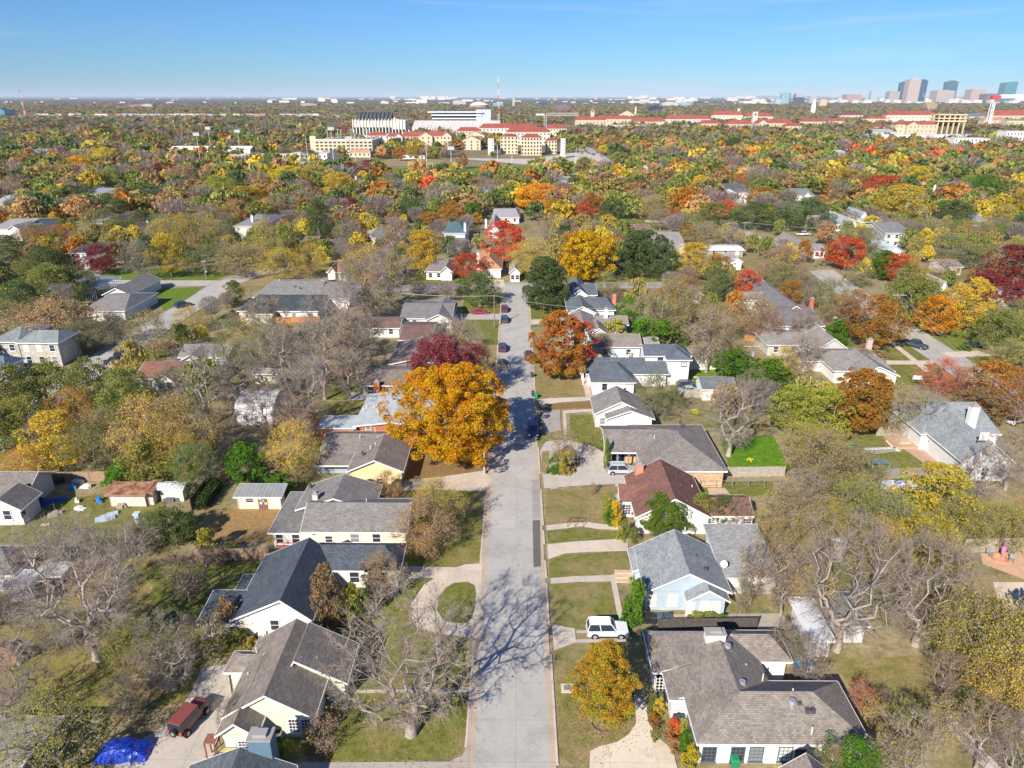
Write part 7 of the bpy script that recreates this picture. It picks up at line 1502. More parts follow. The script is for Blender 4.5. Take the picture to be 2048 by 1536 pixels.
car(1005, 700, 0, 'suv', (.09, .04, .06), 'dark maroon suv at the left kerb beyond the dark blue sedan')
car(1009, 643, 0, 'suv', (.06, .08, .11), 'dark grey suv on the street, just in front of the red suv')
car(1009, 622, 0, 'suv', (.16, .02, .04), 'red suv farthest up the street, before the round oaks')
car(960, 628, -88, 'sedan', (.45, .02, .05), 'bright red sedan in the drive left of the street')
car(975, 780, -88, 'suv', (.05, .10, .14), 'teal dark car in the drive behind the biggest orange tree')
car(367, 614, -38, 'suv', (.05, .08, .13), 'dark suv parked beside the shaded corner lawn')
car(251, 716, -60, 'suv', (.04, .05, .06), 'black suv parked above the red brown roof on the left street')
car(232, 726, -60, 'sedan', (.04, .04, .05), 'black sedan directly behind the black suv on the left street')
car(150, 692, -80, 'sedan', (.05, .05, .08), 'dark sedan in front of the two-storey tan house')
car(118, 694, -80, 'suv', (.10, .04, .07), 'dark purple suv left of the dark sedan by the tan house')
car(335, 696, -80, 'sedan', (.45, .02, .04), 'red sedan behind the spreading half bare tree on the left street')
car(489, 550, -60, 'sedan', (.30, .31, .32), 'grey sedan at the upper edge of the left junction')
car(1828, 694, 215, 'pickup', (.05, .08, .10), 'dark pickup truck parked along the right hand street')
car(1950, 694, -95, 'sedan', (.03, .04, .06), 'black sedan in the drive right of the orange trees')
car(1376, 777, -88, 'suv', (.03, .05, .12), 'dark blue suv behind the two-storey white house')
car(1380, 786, -88, 'sedan', (.40, .48, .55), 'pale blue sedan in front of the dark blue suv behind the white house')
car(1606, 471, -88, 'pickup', (.75, .76, .78), 'white pickup on the cross street, upper right')
car(1562, 468, -88, 'sedan', (.20, .23, .25), 'grey sedan left of the white pickup, upper right')
car(1366, 549, -88, 'sedan', (.03, .06, .09), 'dark sedan on the cross street under the huge dark oak')
car(20, 858, -60, 'suv', (.18, .20, .22), 'grey suv at the left edge on the curving street')
car(1885, 447, -88, 'suv', (.25, .38, .45), 'light blue suv beside the pale green roofed house')
car(1998, 698, -95, 'sedan', (.5, .52, .55), 'silver sedan in shade at the far right drive')
car(2030, 845, -60, 'suv', (.6, .62, .65), 'white suv at the right edge beside the brown trees')
lr = random.Random(4); x0, y0, x1, y1, he = GAR; pcs = [(.6, .6, .6), (.05, .05, .06), (.35, .36, .38), (.4, .03, .04), (.7, .7, .72), (.08, .12, .25)]
PN = ['pale grey', 'black', 'grey', 'red', 'white', 'dark blue']; OR_ = ['first', 'second', 'third', 'fourth', 'fifth', 'sixth', 'seventh', 'eighth', 'ninth', 'tenth', 'eleventh', 'twelfth', 'thirteenth', 'fourteenth', 'fifteenth', 'sixteenth']
for k in range(22): ci = lr.randrange(6); o = car(0, 0, 0, 'sedan', pcs[ci], '%s car, %s from left in the %s row on the parking garage deck' % (PN[ci], OR_[k % 11], 'front' if k < 11 else 'back'), pos=(x0 + 6 + (x1 - x0 - 12) * (k % 11) / 10, y0 + 12 + (k // 11) * 26, he + .15)); o['group'] = 'cars on the parking garage deck'
for k in range(16): p = P(1155 + lr.uniform(0, 50), 300 + k * 2.6); ci = lr.randrange(6); o = car(0, 0, 20, 'suv', pcs[ci], '%s car, %s from the far end beside the campus avenue' % (PN[ci], OR_[k]), pos=(p.x, p.y, .1)); o['group'] = 'cars in the lot beside the avenue'
for k in range(14): p = P(505 + k * 13, 322 + (k % 2) * 3); ci = lr.randrange(6); o = car(0, 0, -90, 'sedan', pcs[ci], '%s car, %s from left in the lot below the cream school' % (PN[ci], OR_[k]), pos=(p.x, p.y, .1)); o['group'] = 'cars in the lot below the school'
# red soft-bodied off-roader with spare wheel
p = P(380, 1447); r = empty('parked_car', (p.x, p.y, .02), R(-16), 'faded red off-road vehicle with a black spare wheel on its back', 'car')
mb = MB(); mb.box(-.8, -1.9, .55, .8, 2.1, 1.15, .04, .05); mb.build('body', 'carpaint', r, (.13, .03, .03))
mb = MB(); mb.box(-.74, -1.85, 1.151, .74, .75, 1.75, .06, .08); mb.build('window', 'glass', r)
mb = MB(); mb.box(-.74, -1.8, 1.751, .74, .7, 1.84, .03, .03); mb.build('car_roof', 'paint', r, (.24, .07, .06)); mb = MB(); mb.box(-.7, .85, 1.151, .7, 2.0, 1.25, .06, .08); mb.build('bonnet', 'carpaint', r, (.17, .045, .04))
for sx in (-1, 1):
    for yy in (-1.3, 1.4):
        mb = MB(); mb.tube((sx * .72, yy, .38), (sx * .98, yy, .38), .4, n=14); w_ = mb.build('wheel', 'rubber', r); mb = MB(); mb.tube((sx * .981, yy, .38), (sx * .99, yy, .38), .2, n=10); mb.build('rim', 'metal', w_, (.5, .5, .5))
    mb = MB(); mb.box(sx * .65 - .1, -1.93, .75, sx * .65 + .1, -1.9, .95); mb.build('taillight', 'paint', r, (.7, .15, .04))
mb = MB(); mb.tube((.1, -2.2, 1.0), (.1, -1.95, 1.0), .4, n=16); w_ = mb.build('spare_wheel', 'rubber', r); mb = MB(); mb.tube((.1, -2.22, 1.0), (.1, -2.201, 1.0), .2, n=10); mb.build('rim', 'metal', w_, (.4, .4, .42))
# car under a crumpled blue tarpaulin
p = P(250, 1508); r = empty('covered_car', (p.x, p.y, .02), R(4), 'car hidden under a crumpled bright blue tarpaulin beside the red off-roader', 'covered car')
mb = MB(); nx, ny = 28, 14; rg_ = random.Random(2); grid = []
for i in range(nx + 1):
    for j in range(ny + 1):
        u, v = i / nx * 2 - 1, j / ny * 2 - 1; e = max(abs(u) ** 5, abs(v) ** 4); z = (1 - e) * (.92 + .55 * max(0, 1 - (abs(u + .1) / .62) ** 3)) + (.018 + .025 * (abs(v) > .7)) * rg_.uniform(-.8, .8) + .05; grid.append((u * 2.35 + rg_.uniform(-.05, .05), v * 1.1 * (1 + .12 * rg_.uniform(-1, 1) * (abs(v) > .8)), max(.03, z)))
ii = mb.pts(grid)
for i in range(nx):
    for j in range(ny): a = i * (ny + 1) + j; mb.F.append([ii[a], ii[a + ny + 1], ii[a + ny + 2], ii[a + 1]])
mb.build('tarpaulin', 'carpaint', r, (.015, .06, .50)); mb = MB()
for yy in (-.8, .8):
    for xx in (-1.5, 1.5): mb.tube((xx, yy - .12, .3), (xx, yy + .12, .3), .31, n=12)
mb.build('wheel', 'rubber', r)
# ================================================================ FENCES
def fence(label, pts, h=1.8, colr=(.36, .29, .22), name='fence', posts=True, chain=False):
    w3 = [P(*p) for p in pts]; c = w3[0]; r = empty(name, (c.x, c.y, 0), 0, label, 'fence')
    mb = MB(); pm = MB()
    for a, b in zip(w3[:-1], w3[1:]):
        d = b - a; n_ = max(1, int(d.length / 2.4)); t_ = Vector((-d.y, d.x, 0)).normalized() * .03
        if not chain: mb.extr([(a.x - t_.x, a.y - t_.y, .05), (b.x - t_.x, b.y - t_.y, .05), (b.x - t_.x, b.y - t_.y, h), (a.x - t_.x, a.y - t_.y, h)], (t_.x * 2, t_.y * 2, 0))
        else:
            for z in (.4, h): pm.tube((a.x, a.y, z), (b.x, b.y, z), .03, n=4)
        for k in range(n_ + 1): q = a + d * k / n_; pm.box(q.x - .06, q.y - .06, 0, q.x + .06, q.y + .06, h + .06)
    if not chain: mb.build('boards', 'wood', r, colr, r.location)
    pm.build('fence_posts', 'wood' if not chain else 'metal', r, tuple(c_ * .85 for c_ in colr), r.location); return r
GW = (.40, .36, .31); BW = (.36, .25, .17); OW = (.52, .24, .10)
for lb, pts, h_, c in (('long grey board fence below the bright green lawn', [(1425, 955), (1568, 953)], 1.8, GW), ('grey board fence between the garage and the dry yard', [(1368, 796), (1475, 794)], 1.8, GW),
    ('dark board fence between the light blue house and the wide roofed house', [(1316, 1262), (1512, 1260)], 1.7, (.10, .09, .08)), ('pale board fence behind the dark slate roofed house', [(388, 1124), (540, 1120)], 1.9, BW),
    ('orange board fence beside the small white shed', [(664, 748), (736, 748)], 1.8, OW), ('dark brown fence running back beside the clipped hedge', [(384, 1022), (424, 968), (466, 966)], 2.0, (.14, .09, .06)),
    ('brown fence behind the blue and white junk pile', [(85, 964), (212, 962)], 1.7, BW), ('orange fence below the black hip roofed house', [(500, 645), (560, 646), (640, 644)], 1.6, OW), ('orange fence below the black hip roofed house', [(622, 606), (690, 606)], 1.8, OW),
    ('short red brown gate fence above the nearest cream house', [(492, 1305), (518, 1290)], 1.7, (.22, .08, .06)), ('orange brown fence at the left edge under bare branches', [(-30, 1310), (40, 1330)], 1.8, (.42, .20, .10)),
    ('weathered fence left of the blue grey shingled house', [(1752, 872), (1842, 870)], 1.9, GW), ('tall fence behind the pink umbrella', [(1925, 1106), (2060, 1102)], 2.1, GW), ('grey fence below the yard with the blue table', [(1765, 958), (1862, 955)], 1.8, (.28, .25, .23)),
    ('orange fence left of the long grey roof in the middle right', [(1488, 683), (1534, 683)], 1.6, OW), ('dark fence in deep shade below the olive gold trees', [(70, 1445), (130, 1400)], 1.8, (.16, .08, .06)),
    ('leaning pale fence across the far bottom right yard', [(1890, 1450), (1990, 1560)], 1.6, (.52, .50, .50))):
    fence(lb, pts, h_, c)
bpy.data.objects.get('fence')
for o in [o for o in sc.objects if o.get('label') == 'orange fence below the black hip roofed house'][1:]: o['label'] = 'orange fence at the right end of the black hip roofed house'
fence('thin metal rail fence in front of the grey board fence', [(1400, 976), (1560, 973)], 1.2, (.5, .5, .48), chain=True)
# clipped hedge
mb = MB(); a, b_ = P(402, 1022), P(438, 975); r = empty('hedge', (a.x, a.y, 0), 0, 'long clipped dark hedge beside the dark brown fence', 'hedge'); hg = np.random.default_rng(8); C = np.array([[a.x, a.y, 0]]) + np.array([[b_.x - a.x, b_.y - a.y, 0]]) * hg.random((3500, 1)) + (hg.random((3500, 3)) - np.array([.5, .5, 0])) * np.array([1.6, .6, 1.7])
V, Q = leaf_quads(hg, C, np.tile([0, 0, 1.], (3500, 1)), .11); me = np_mesh('leaves', V - np.array(r.location), Q, ['leaf'], lv=np.repeat(hg.random((3500, 3)), 4, 0)); o = bpy.data.objects.new('leaves', me); col.objects.link(o); o.parent = r; o.color = (.06, .10, .03, 1); o['leaf2'] = [.04, .07, .02]
# ================================================================ POLES, WIRES, LAMPS
def upole(label, px, pb, pt, arm=2.4, trans=False, wood=(.26, .19, .15), ang=0.):
    a = P(px, pb); h = HG(a, px, pt); r = empty('utility_pole', (a.x, a.y, 0), 0, label, 'utility pole'); mb = MB(); mb.tube((a.x, a.y, 0), (a.x, a.y, h), .17, .12, 8); mb.build('pole', 'paint', r, wood, r.location)
    c, s = math.cos(ang) * arm / 2, math.sin(ang) * arm / 2
    if arm: mb = MB(); mb.tube((a.x - c, a.y - s, h - .5), (a.x + c, a.y + s, h - .5), .08, n=5); cr = mb.build('crossarm', 'paint', r, (.5, .47, .44), r.location)
    if arm:
        for k in (-1, -.4, .4, 1): mb = MB(); mb.tube((a.x + c * k, a.y + s * k, h - .42), (a.x + c * k, a.y + s * k, h - .2), .06, n=5); mb.build('insulator', 'paint', cr, (.6, .6, .6), r.location)
    if trans: mb = MB(); mb.tube((a.x + .4, a.y - .2, h - 2.6), (a.x + .4, a.y - .2, h - 1.5), .3, n=10); mb.build('transformer', 'metal', r, (.62, .63, .65), r.location)
    return Vector((a.x, a.y, h - .3))
p1 = upole('utility pole with wide crossarm beside the right hand street', 1787, 655, 585, 3.4)
p2 = upole('utility pole with grey transformer behind the yellow green bushes', 1497, 748, 688, 3.0, True)
p3_ = upole('pale crossarm pole in the thicket right of the white two-storey house', 1308, 668, 614, 2.4, wood=(.5, .47, .43))
p4_ = upole('bare wooden pole at the left kerb near the red sedan', 989, 655, 589, 0)
p5_ = upole('crossarm pole beside the cross street, upper right', 1486, 483, 443, 2.6)
p6_ = upole('brown pole below the round red tree', 1684, 562, 524, 0, wood=(.32, .14, .12))
p7_ = upole('pale pole with crossarm beside the little red roofed house', 1375, 408, 386, 2.6, wood=(.5, .4, .35))
p8_ = upole('wooden pole standing over the grey roof ridge near the brick chimney', 1660, 640, 602, 0, wood=(.5, .42, .38))
p9_ = upole('tall brown pole at the right edge above the maroon tree', 2044, 480, 462, 1.5)
p10 = upole('transformer pole below the dark green tree in the middle distance', 1231, 462, 440, 2, True)
p11 = upole('brown pole rising in front of the huge dark oak', 1334, 545, 512, 0, wood=(.35, .18, .1))
p12 = upole('thin white pole among the bare trees, left of the orange fence', 413, 560, 520, 1.2)
p13 = upole('slanting shadow casting pole beside the stone house drive', 969, 948, 905, 0, wood=(.45, .42, .38))
def wire(label, A, B, sag=1.2, offs=(0,), r_=.025):
    mb = MB()
    for o_ in offs:
        pr = None
        for k in range(13): t_ = k / 12; q = A.lerp(B, t_) + Vector((o_, 0, -sag * 4 * t_ * (1 - t_))); 
        pts = [A.lerp(B, k / 12) + Vector((o_, 0, -sag * 4 * (k / 12) * (1 - k / 12))) for k in range(13)]
        for a, b in zip(pts[:-1], pts[1:]): mb.tube(a, b, r_, n=3, cap=False)
    return tag(mb.build('power_line', 'paint', None, (.5, .5, .5)), label, 'power line')
q1 = P(2150, 900, 9); wire('power lines running from the right hand street pole to the right edge', p1, q1, 1.0, (-1.2, 0, 1.2))
wire('power line from the transformer pole down to the white two-storey house', p2, P(1375, 770, 4), 1.5)
wire('power line between the right hand street pole and the transformer pole', p1, p2, 1.2, (0,))
wire('power lines crossing the street beyond the red suv', p4_, p3_, 1.4, (0, .5)); wire('power lines running left from the pole by the red sedan', p4_, P(640, 560, 9), 1.6, (0, .5))
wire('power lines dropping right from the upper cross street pole', p5_, P(1640, 520, 8), 1.2, (-1, 0, 1)); wire('power line linking the poles above the brick chimney', p1, p6_, 1.0, (-.8, .8))
wire('power line above the upper right trees', p9_, p5_, 2, (0,)); wire('power line through the middle distance trees', p10, p7_, 1.6, (-.6, .6))
# left street sign
p = P(413, 557); r = empty('street_sign', (p.x, p.y, 0), 0, 'green street name blade on a grey post at the left junction', 'sign'); mb = MB(); mb.tube((p.x, p.y, 0), (p.x, p.y, 3.4), .05, n=6); mb.build('post', 'metal', r, (.5, .5, .5), r.location)
mb = MB(); mb.box(p.x - .9, p.y - .03, 3.0, p.x + .5, p.y + .03, 3.3); mb.build('sign_blade', 'paint', r, (.01, .30, .20), r.location); mb = MB(); mb.tube((p.x + .1, p.y - .05, 2.3), (p.x + .1, p.y - .03, 2.3), .35, n=8); mb.build('round_plate', 'paint', r, (.7, .7, .68), r.location)
# sports field floodlights
for k, (lb, px, pb, pt) in enumerate((('floodlight mast left of the white warehouse roof end', 402, 330, 268), ('tallest floodlight mast with wide head, above the white warehouse', 424, 312, 256), ('floodlight mast above the bare tree right of the warehouse', 482, 318, 262), ('floodlight mast beside the dark scoreboard', 668, 330, 257), ('dark floodlight mast in front of the parking garage', 703, 340, 276), ('slim mast right of the dark one before the garage', 712, 338, 277), ('floodlight mast at the left end of the dry field', 741, 345, 280), ('white mast in the middle of the dry field', 854, 336, 282), ('floodlight mast with broad head over the green field', 903, 340, 296), ('white mast at the right part of the green field', 995, 332, 290), ('white mast in front of the tall cream halls', 1024, 342, 292), ('slim mast beside the concrete lift tower', 994, 310, 278), ('lamp mast left of the avenue', 1151, 340, 296), ('lamp mast right of the school lot', 617, 330, 275))):
    a = P(px, pb); h = HG(a, px, pt); r = empty('floodlight_mast', (a.x, a.y, 0), 0, lb, 'floodlight'); mb = MB(); mb.tube((a.x, a.y, 0), (a.x, a.y, h), .3, .18, 6); mb.build('pole', 'paint', r, (.62, .62, .62) if k != 4 else (.2, .2, .2), r.location)
    if k in (0, 1, 2, 3, 8, 4): mb = MB(); mb.box(a.x - 2.6, a.y - .6, h - 1.4, a.x + 2.6, a.y + .2, h + 1.2); mb.build('lamp_bank', 'paint', r, (.45, .48, .5), r.location)
x0, y0, x1, y1, he = GAR
for k in range(7): r = empty('lamp_post', (x0 + 8 + (x1 - x0 - 16) * k / 6, y0 + 22 + (k % 2) * 16, he + .13), 0, '%s lamp post from left on the deck of the cream parking garage' % OR_[k], 'lamp post', 'lamp posts on the garage deck'); mb = MB(); mb.tube((0, 0, 0), (0, 0, 9), .22, n=5); mb.build('pole', 'paint', r, (.62, .6, .5)); mb = MB(); mb.box(-1.4, -.3, 8.9, 1.4, .3, 9.3); mb.build('lamp_head', 'paint', r, (.5, .5, .5))
a = P(662, 326); mb = MB(); mb.box(a.x, a.y, 2, a.x + 6.5, a.y + 1, 11); mb.box(a.x + 1, a.y + .1, 0, a.x + 1.5, a.y + .8, 2); mb.box(a.x + 5, a.y + .1, 0, a.x + 5.5, a.y + .8, 2); tag(mb.build('scoreboard', 'paint', None, (.08, .09, .11)), 'dark scoreboard seen from behind beside a floodlight mast', 'scoreboard')
for lb, px, pb, w_ in (('yellow goal frame at the left end of the green field', 857, 336, 7), ('white goal frame right of the yellow one', 880, 336, 6)):
    a = P(px, pb); mb = MB()
    for dx in (-w_ / 2, w_ / 2): mb.tube((a.x + dx, a.y, 0), (a.x + dx, a.y, 4), .18, n=4)
    mb.tube((a.x - w_ / 2, a.y, 4), (a.x + w_ / 2, a.y, 4), .18, n=4); tag(mb.build('goal_frame', 'paint', None, (.65, .6, .25) if 'yellow' in lb else (.7, .7, .7)), lb, 'goal')
fence('long netting fence behind the green sports field', [(910, 334), (975, 333)], 5, (.6, .6, .58), chain=True)
a = P(720, 312); q = hall('small white cabin at the top of the dry field', 805, 850, 309, 318, 311, 8, wall=(.78, .78, .78), roof=(.6, .6, .6), flat=True, cols=4, rows=1, name='cabin', cat='cabin')
# ================================================================ SMALL THINGS
def bin_(px, py, colr, label, lid=None, rz=0):
    p = P(px, py); r = empty('wheeled_bin', (p.x, p.y, .02), R(rz), label, 'bin'); mb = MB(); q = mb.pts([(-.25, -.28, .08), (.25, -.28, .08), (.25, .26, .08), (-.25, .26, .08), (-.33, -.38, 1.02), (.33, -.38, 1.02), (.33, .36, 1.02), (-.33, .36, 1.02)])
    for ff in ((3, 2, 1, 0), (4, 5, 6, 7), (0, 1, 5, 4), (1, 2, 6, 5), (2, 3, 7, 6), (3, 0, 4, 7)): mb.F.append([q[k] for k in ff])
    mb.build('bin_body', 'paint', r, colr); mb = MB(); mb.box(-.36, -.42, 1.022, .36, .4, 1.12, .04, .06); mb.build('lid', 'paint', r, lid or colr); mb = MB(); mb.tube((-.3, .3, .12), (.3, .3, .12), .12, n=8); mb.build('wheels', 'rubber', r)
bin_(1294, 1246, (.03, .03, .035), 'leftmost black wheeled bin beside the light blue house', rz=12); bin_(1306, 1247, (.035, .035, .04), 'black wheeled bin second in the row by the light blue house', rz=-6)
bin_(1318, 1246, (.08, .13, .18), 'dark blue grey wheeled bin third in the row by the light blue house'); bin_(1333, 1245, (.02, .18, .42), 'bright blue wheeled bin at the right end of the row', (.05, .09, .14), 4)
bin_(1066, 793, (.05, .07, .08), 'dark wheeled bin on the right kerb beside the green one'); bin_(1072, 797, (.02, .28, .16), 'green wheeled bin on the right kerb'); bin_(1064, 755, (.05, .06, .07), 'black wheeled bin at the kerb below the rust and green tree')
bin_(1236, 928, (.03, .25, .55), 'light blue wheeled bin inside the stone carport'); bin_(1070, 846, (.02, .06, .30), 'deep blue wheeled bin on the street behind the dark blue car'); bin_(1083, 866, (.12, .11, .11), 'grey wheeled bin at the kerb right of the dark blue car'); bin_(1468, 1533, (.02, .25, .12), 'green wheeled bin against the white wall at the bottom')
bin_(803, 970, (.04, .12, .12), 'dark teal bins beside the tan gabled wall'); 
def boxes(name, label, cat, parts, px, py, rz=0):
    p = P(px, py); r = empty(name, (p.x, p.y, .03), R(rz), label, cat)
    for nm, mt, cl, b in parts:
        mb = MB()
        for q in b: mb.box(*q)
        mb.build(nm, mt, r, cl)
    return r
def legs(w_, d, h, t=.05): return [(sx * w_ - t, sy * d - t, 0, sx * w_ + t, sy * d + t, h) for sx in (-1, 1) for sy in (-1, 1)]
boxes('garden_trellis', 'brown wooden handrail frame across the front walk of the red brown roofed house', 'handrail', [('frame', 'wood', (.20, .10, .07), [(-1.1, -.55, 0, -1.03, -.48, 1.0), (1.03, -.55, 0, 1.1, -.48, 1.0), (-1.1, -.55, .96, 1.1, -.48, 1.03), (-1.1, .48, 0, -1.03, .55, 1.0), (1.03, .48, 0, 1.1, .55, 1.0), (-1.1, .48, .96, 1.1, .55, 1.03), (-.1, -.55, 0, -.03, -.48, .96), (-.1, .48, 0, -.03, .55, .96)])], 1150, 1051)
boxes('air_conditioner', 'grey green air conditioning unit in the corner of the nearest cream house', 'air conditioner', [('case', 'metal', (.40, .42, .36), [(-.45, -.45, 0, .45, .45, .9)]), ('grille', 'rubber', None, [(-.33, -.33, .902, .33, .33, .92)])], 557, 1476)
boxes('air_conditioner', 'white air conditioning unit beside the white wall at the left edge', 'air conditioner', [('case', 'metal', (.6, .62, .6), [(-.45, -.45, 0, .45, .45, .8)]), ('grille', 'rubber', None, [(-.33, -.33, .802, .33, .33, .82)])], 50, 1045)
boxes('swing_frame', 'rust red wooden play frame at the corner of the nearest cream house', 'play frame', [('frame', 'wood', (.30, .12, .08), [(-.5, -.5, 0, -.4, -.4, 2.2), (.4, -.5, 0, .5, -.4, 2.2), (-.5, .4, 0, -.4, .5, 2.2), (.4, .4, 0, .5, .5, 2.2), (-.5, -.5, 2.2, .5, .5, 2.3)]), ('slide', 'paint', (.6, .5, .2), [(.5, -.2, .9, 1.9, .2, .97)])], 430, 1515)
boxes('patio_set', 'blue cushioned patio sofa under the bare branches behind the wide roofed house', 'patio furniture', [('seat', 'paint', (.12, .22, .42), [(-.9, -.9, .3, .9, .9, .5)]), ('backrest', 'paint', (.22, .34, .50), [(-.9, .7, .5, .9, .9, 1.0)]), ('leg', 'metal', (.2, .2, .2), legs(.85, .85, .3))], 1568, 1312)
boxes('patio_table', 'tan and dark patio table between the blue patio sofa and the blue box', 'table', [('table_top', 'wood', (.45, .36, .26), [(-1.0, -.6, .68, 1.0, .6, .74)]), ('leg', 'wood', (.3, .22, .15), legs(.9, .5, .68))], 1580, 1335)
boxes('storage_box', 'bright blue covered box on the back patio of the wide roofed house', 'storage box', [('box', 'paint', (.03, .16, .42), [(-.95, -.8, 0, .95, .8, .9)]), ('lid', 'paint', (.10, .30, .60), [(-1.0, -.85, .902, 1.0, .85, 1.0)])], 1605, 1345, -15)
boxes('games_table', 'turquoise table tennis table in the yard below the stepping stones', 'table', [('table_top', 'paint', (.06, .26, .42), [(-1.4, -.75, .74, 1.4, .75, .8)]), ('leg', 'paint', (.1, .5, .6), legs(1.3, .65, .74))], 1757, 932)
boxes('sandbox', 'small green table in the yard right of the olive trees', 'table', [('table_top', 'paint', (.02, .30, .22), [(-.9, -.4, .5, .9, .4, .56)]), ('leg', 'paint', (.1, .2, .15), legs(.8, .35, .5))], 1702, 893)
for k in range(7): boxes('stepping_stone', '%s white stepping slab from left in the row across the yard' % OR_[k], 'stepping stone', [('slab', 'concrete', (.75, .73, .7), [(-.45, -.3, 0, .45, .3, .12)])], 1733 + k * 9, 899 - k * .3)['group'] = 'stepping stones beside the deck'
for k in range(5): boxes('stepping_stone', '%s white stepping slab from the back along the wooden deck edge' % OR_[k], 'stepping stone', [('slab', 'concrete', (.75, .73, .7), [(-.3, -.3, 0, .3, .3, .12)])], 1776 + k * 4.6, 884 + k * 4.5)['group'] = 'stepping stones up the deck edge'
boxes('deck', 'raised wooden deck with a square fire pit beside the green umbrellas', 'deck', [('deck_boards', 'wood', (.52, .36, .25), [(-2.8, -2, 0, 2.8, 2.2, .4)]), ('fire_pit', 'brick', (.5, .38, .3), [(-1.6, -.9, .402, .3, .7, .75)]), ('bench', 'wood', (.55, .45, .36), [(.9, 1.5, .402, 2.7, 2.1, .85)])], 1812, 888)
def umbrella(label, px, py, r_, h, colr, closed=False):
    p = P(px, py); r = empty('umbrella', (p.x, p.y, .03), 0, label, 'umbrella'); mb = MB(); mb.tube((0, 0, 0), (0, 0, h), .04, n=6); mb.build('pole', 'metal', r, (.5, .5, .5)); mb = MB()
    if closed: mb.tube((0, 0, h * .35), (0, 0, h * .7), .22, .3, 8); mb.tube((0, 0, h * .7), (0, 0, h), .3, .04, 8)
    else: mb.tube((0, 0, h - .5), (0, 0, h), r_, .05, 8); mb.tube((0, 0, h - .62), (0, 0, h - .5), r_ * .99, r_, 8)
    mb.build('canopy', 'paint', r, colr)
umbrella('closed pink umbrella on the tan patio near the right edge', 2002, 1118, 1, 2.6, (.60, .22, .50), True)
umbrella('large dark green umbrella beside the white gable, lower one', 1880, 905, 2.4, 2.6, (.01, .14, .10)); umbrella('dark green umbrella, upper one of two beside the deck', 1862, 880, 1.7, 2.6, (.01, .16, .11))
mb = MB(); p = P(1998, 1120)
r = ring_obj('patio_ring', p, .9, .35, (.6, .25, .22), .1); tag(r, 'round pink fire ring on the tan patio', 'fire ring')
for lb, px, py, rz_ in (('grey lounge chair left of the closed pink umbrella', 1978, 1112, 10), ('dark folding chair right of the pink fire ring', 2022, 1124, -40), ('small dark chair above the pink fire ring', 2020, 1108, 20)):
    boxes('garden_chair', lb, 'chair', [('seat', 'paint', (.25, .27, .28), [(-.3, -.3, .4, .3, .3, .46)]), ('backrest', 'paint', (.30, .32, .33), [(-.3, .26, .46, .3, .32, 1.0)]), ('leg', 'metal', (.15, .15, .15), legs(.27, .27, .4, .025))], px, py, rz_)
boxes('stone_slab', 'pale utility slab in the lawn left of the small orange and green tree', 'utility cover', [('slab', 'concrete', (.62, .55, .46), [(-.7, -.55, 0, .7, .55, .14)]), ('cover', 'metal', (.4, .42, .4), [(-.4, -.3, .142, .35, .3, .17)])], 1136, 1378)
boxes('toy', 'yellow and black garden toy in the middle of the bright green lawn', 'toy', [('toy_body', 'paint', (.65, .5, .02), [(-.5, -.15, .02, .5, .15, .3), (-.12, -.5, .02, .12, .5, .26)]), ('toy_wheels', 'rubber', None, [(-.35, -.3, 0, -.2, .3, .2), (.2, -.3, 0, .35, .3, .2)])], 1500, 921)
boxes('front_steps', 'tan wooden front steps of the light blue house', 'steps', [('steps', 'wood', (.60, .45, .33), [(-1.2, -.9, 0, 1.2, -.3, .2), (-1.2, -.3, 0, 1.2, .3, .4), (-1.2, .3, 0, 1.2, .9, .6)])], 1249, 1157)
boxes('side_deck', 'small wooden landing against the light blue front wall', 'landing', [('boards', 'wood', (.50, .38, .26), [(-1.1, -.6, 0, 1.1, .6, .3)])], 1360, 1240)
for lb, px, py in (('white yard sign nearest the right hand street corner', 1878, 672), ('white yard sign farther up the right hand street verge', 1808, 632)):
    boxes('yard_sign', lb, 'sign', [('board', 'paint', (.8, .8, .8), [(-.7, -.03, .4, .7, .03, 1.2)]), ('stake', 'metal', (.4, .4, .4), [(-.62, .031, 0, -.58, .06, .9), (.58, .031, 0, .62, .06, .9)])], px, py)
boxes('bench', 'white bench behind bare shrubs at the end of the right hand verge', 'bench', [('seat', 'paint', (.8, .8, .8), [(-1, -.3, .4, 1, .3, .5)]), ('backrest', 'paint', (.8, .8, .8), [(-1, .24, .5, 1, .3, 1.1)]), ('leg', 'paint', (.7, .7, .7), legs(.9, .25, .4))], 1835, 762)
boxes('trampoline', 'white pool cover with pale rim below the fence with the blue table', 'pool cover', [('cover', 'paint', (.75, .76, .78), [(-3.4, -1.1, 0, 3.4, 1.3, .5)]), ('rim', 'wood', (.4, .3, .2), [(-3.5, -1.3, 0, 3.5, -1.11, .35)])], 1807, 975)
boxes('hydrant_box', 'small blue and white post object in the left junction', 'traffic post', [('post', 'paint', (.7, .7, .72), [(-.2, -.2, 0, .2, .2, .9)]), ('cap', 'paint', (.1, .2, .6), [(-.24, -.24, .902, .24, .24, 1.2)])], 465, 572)
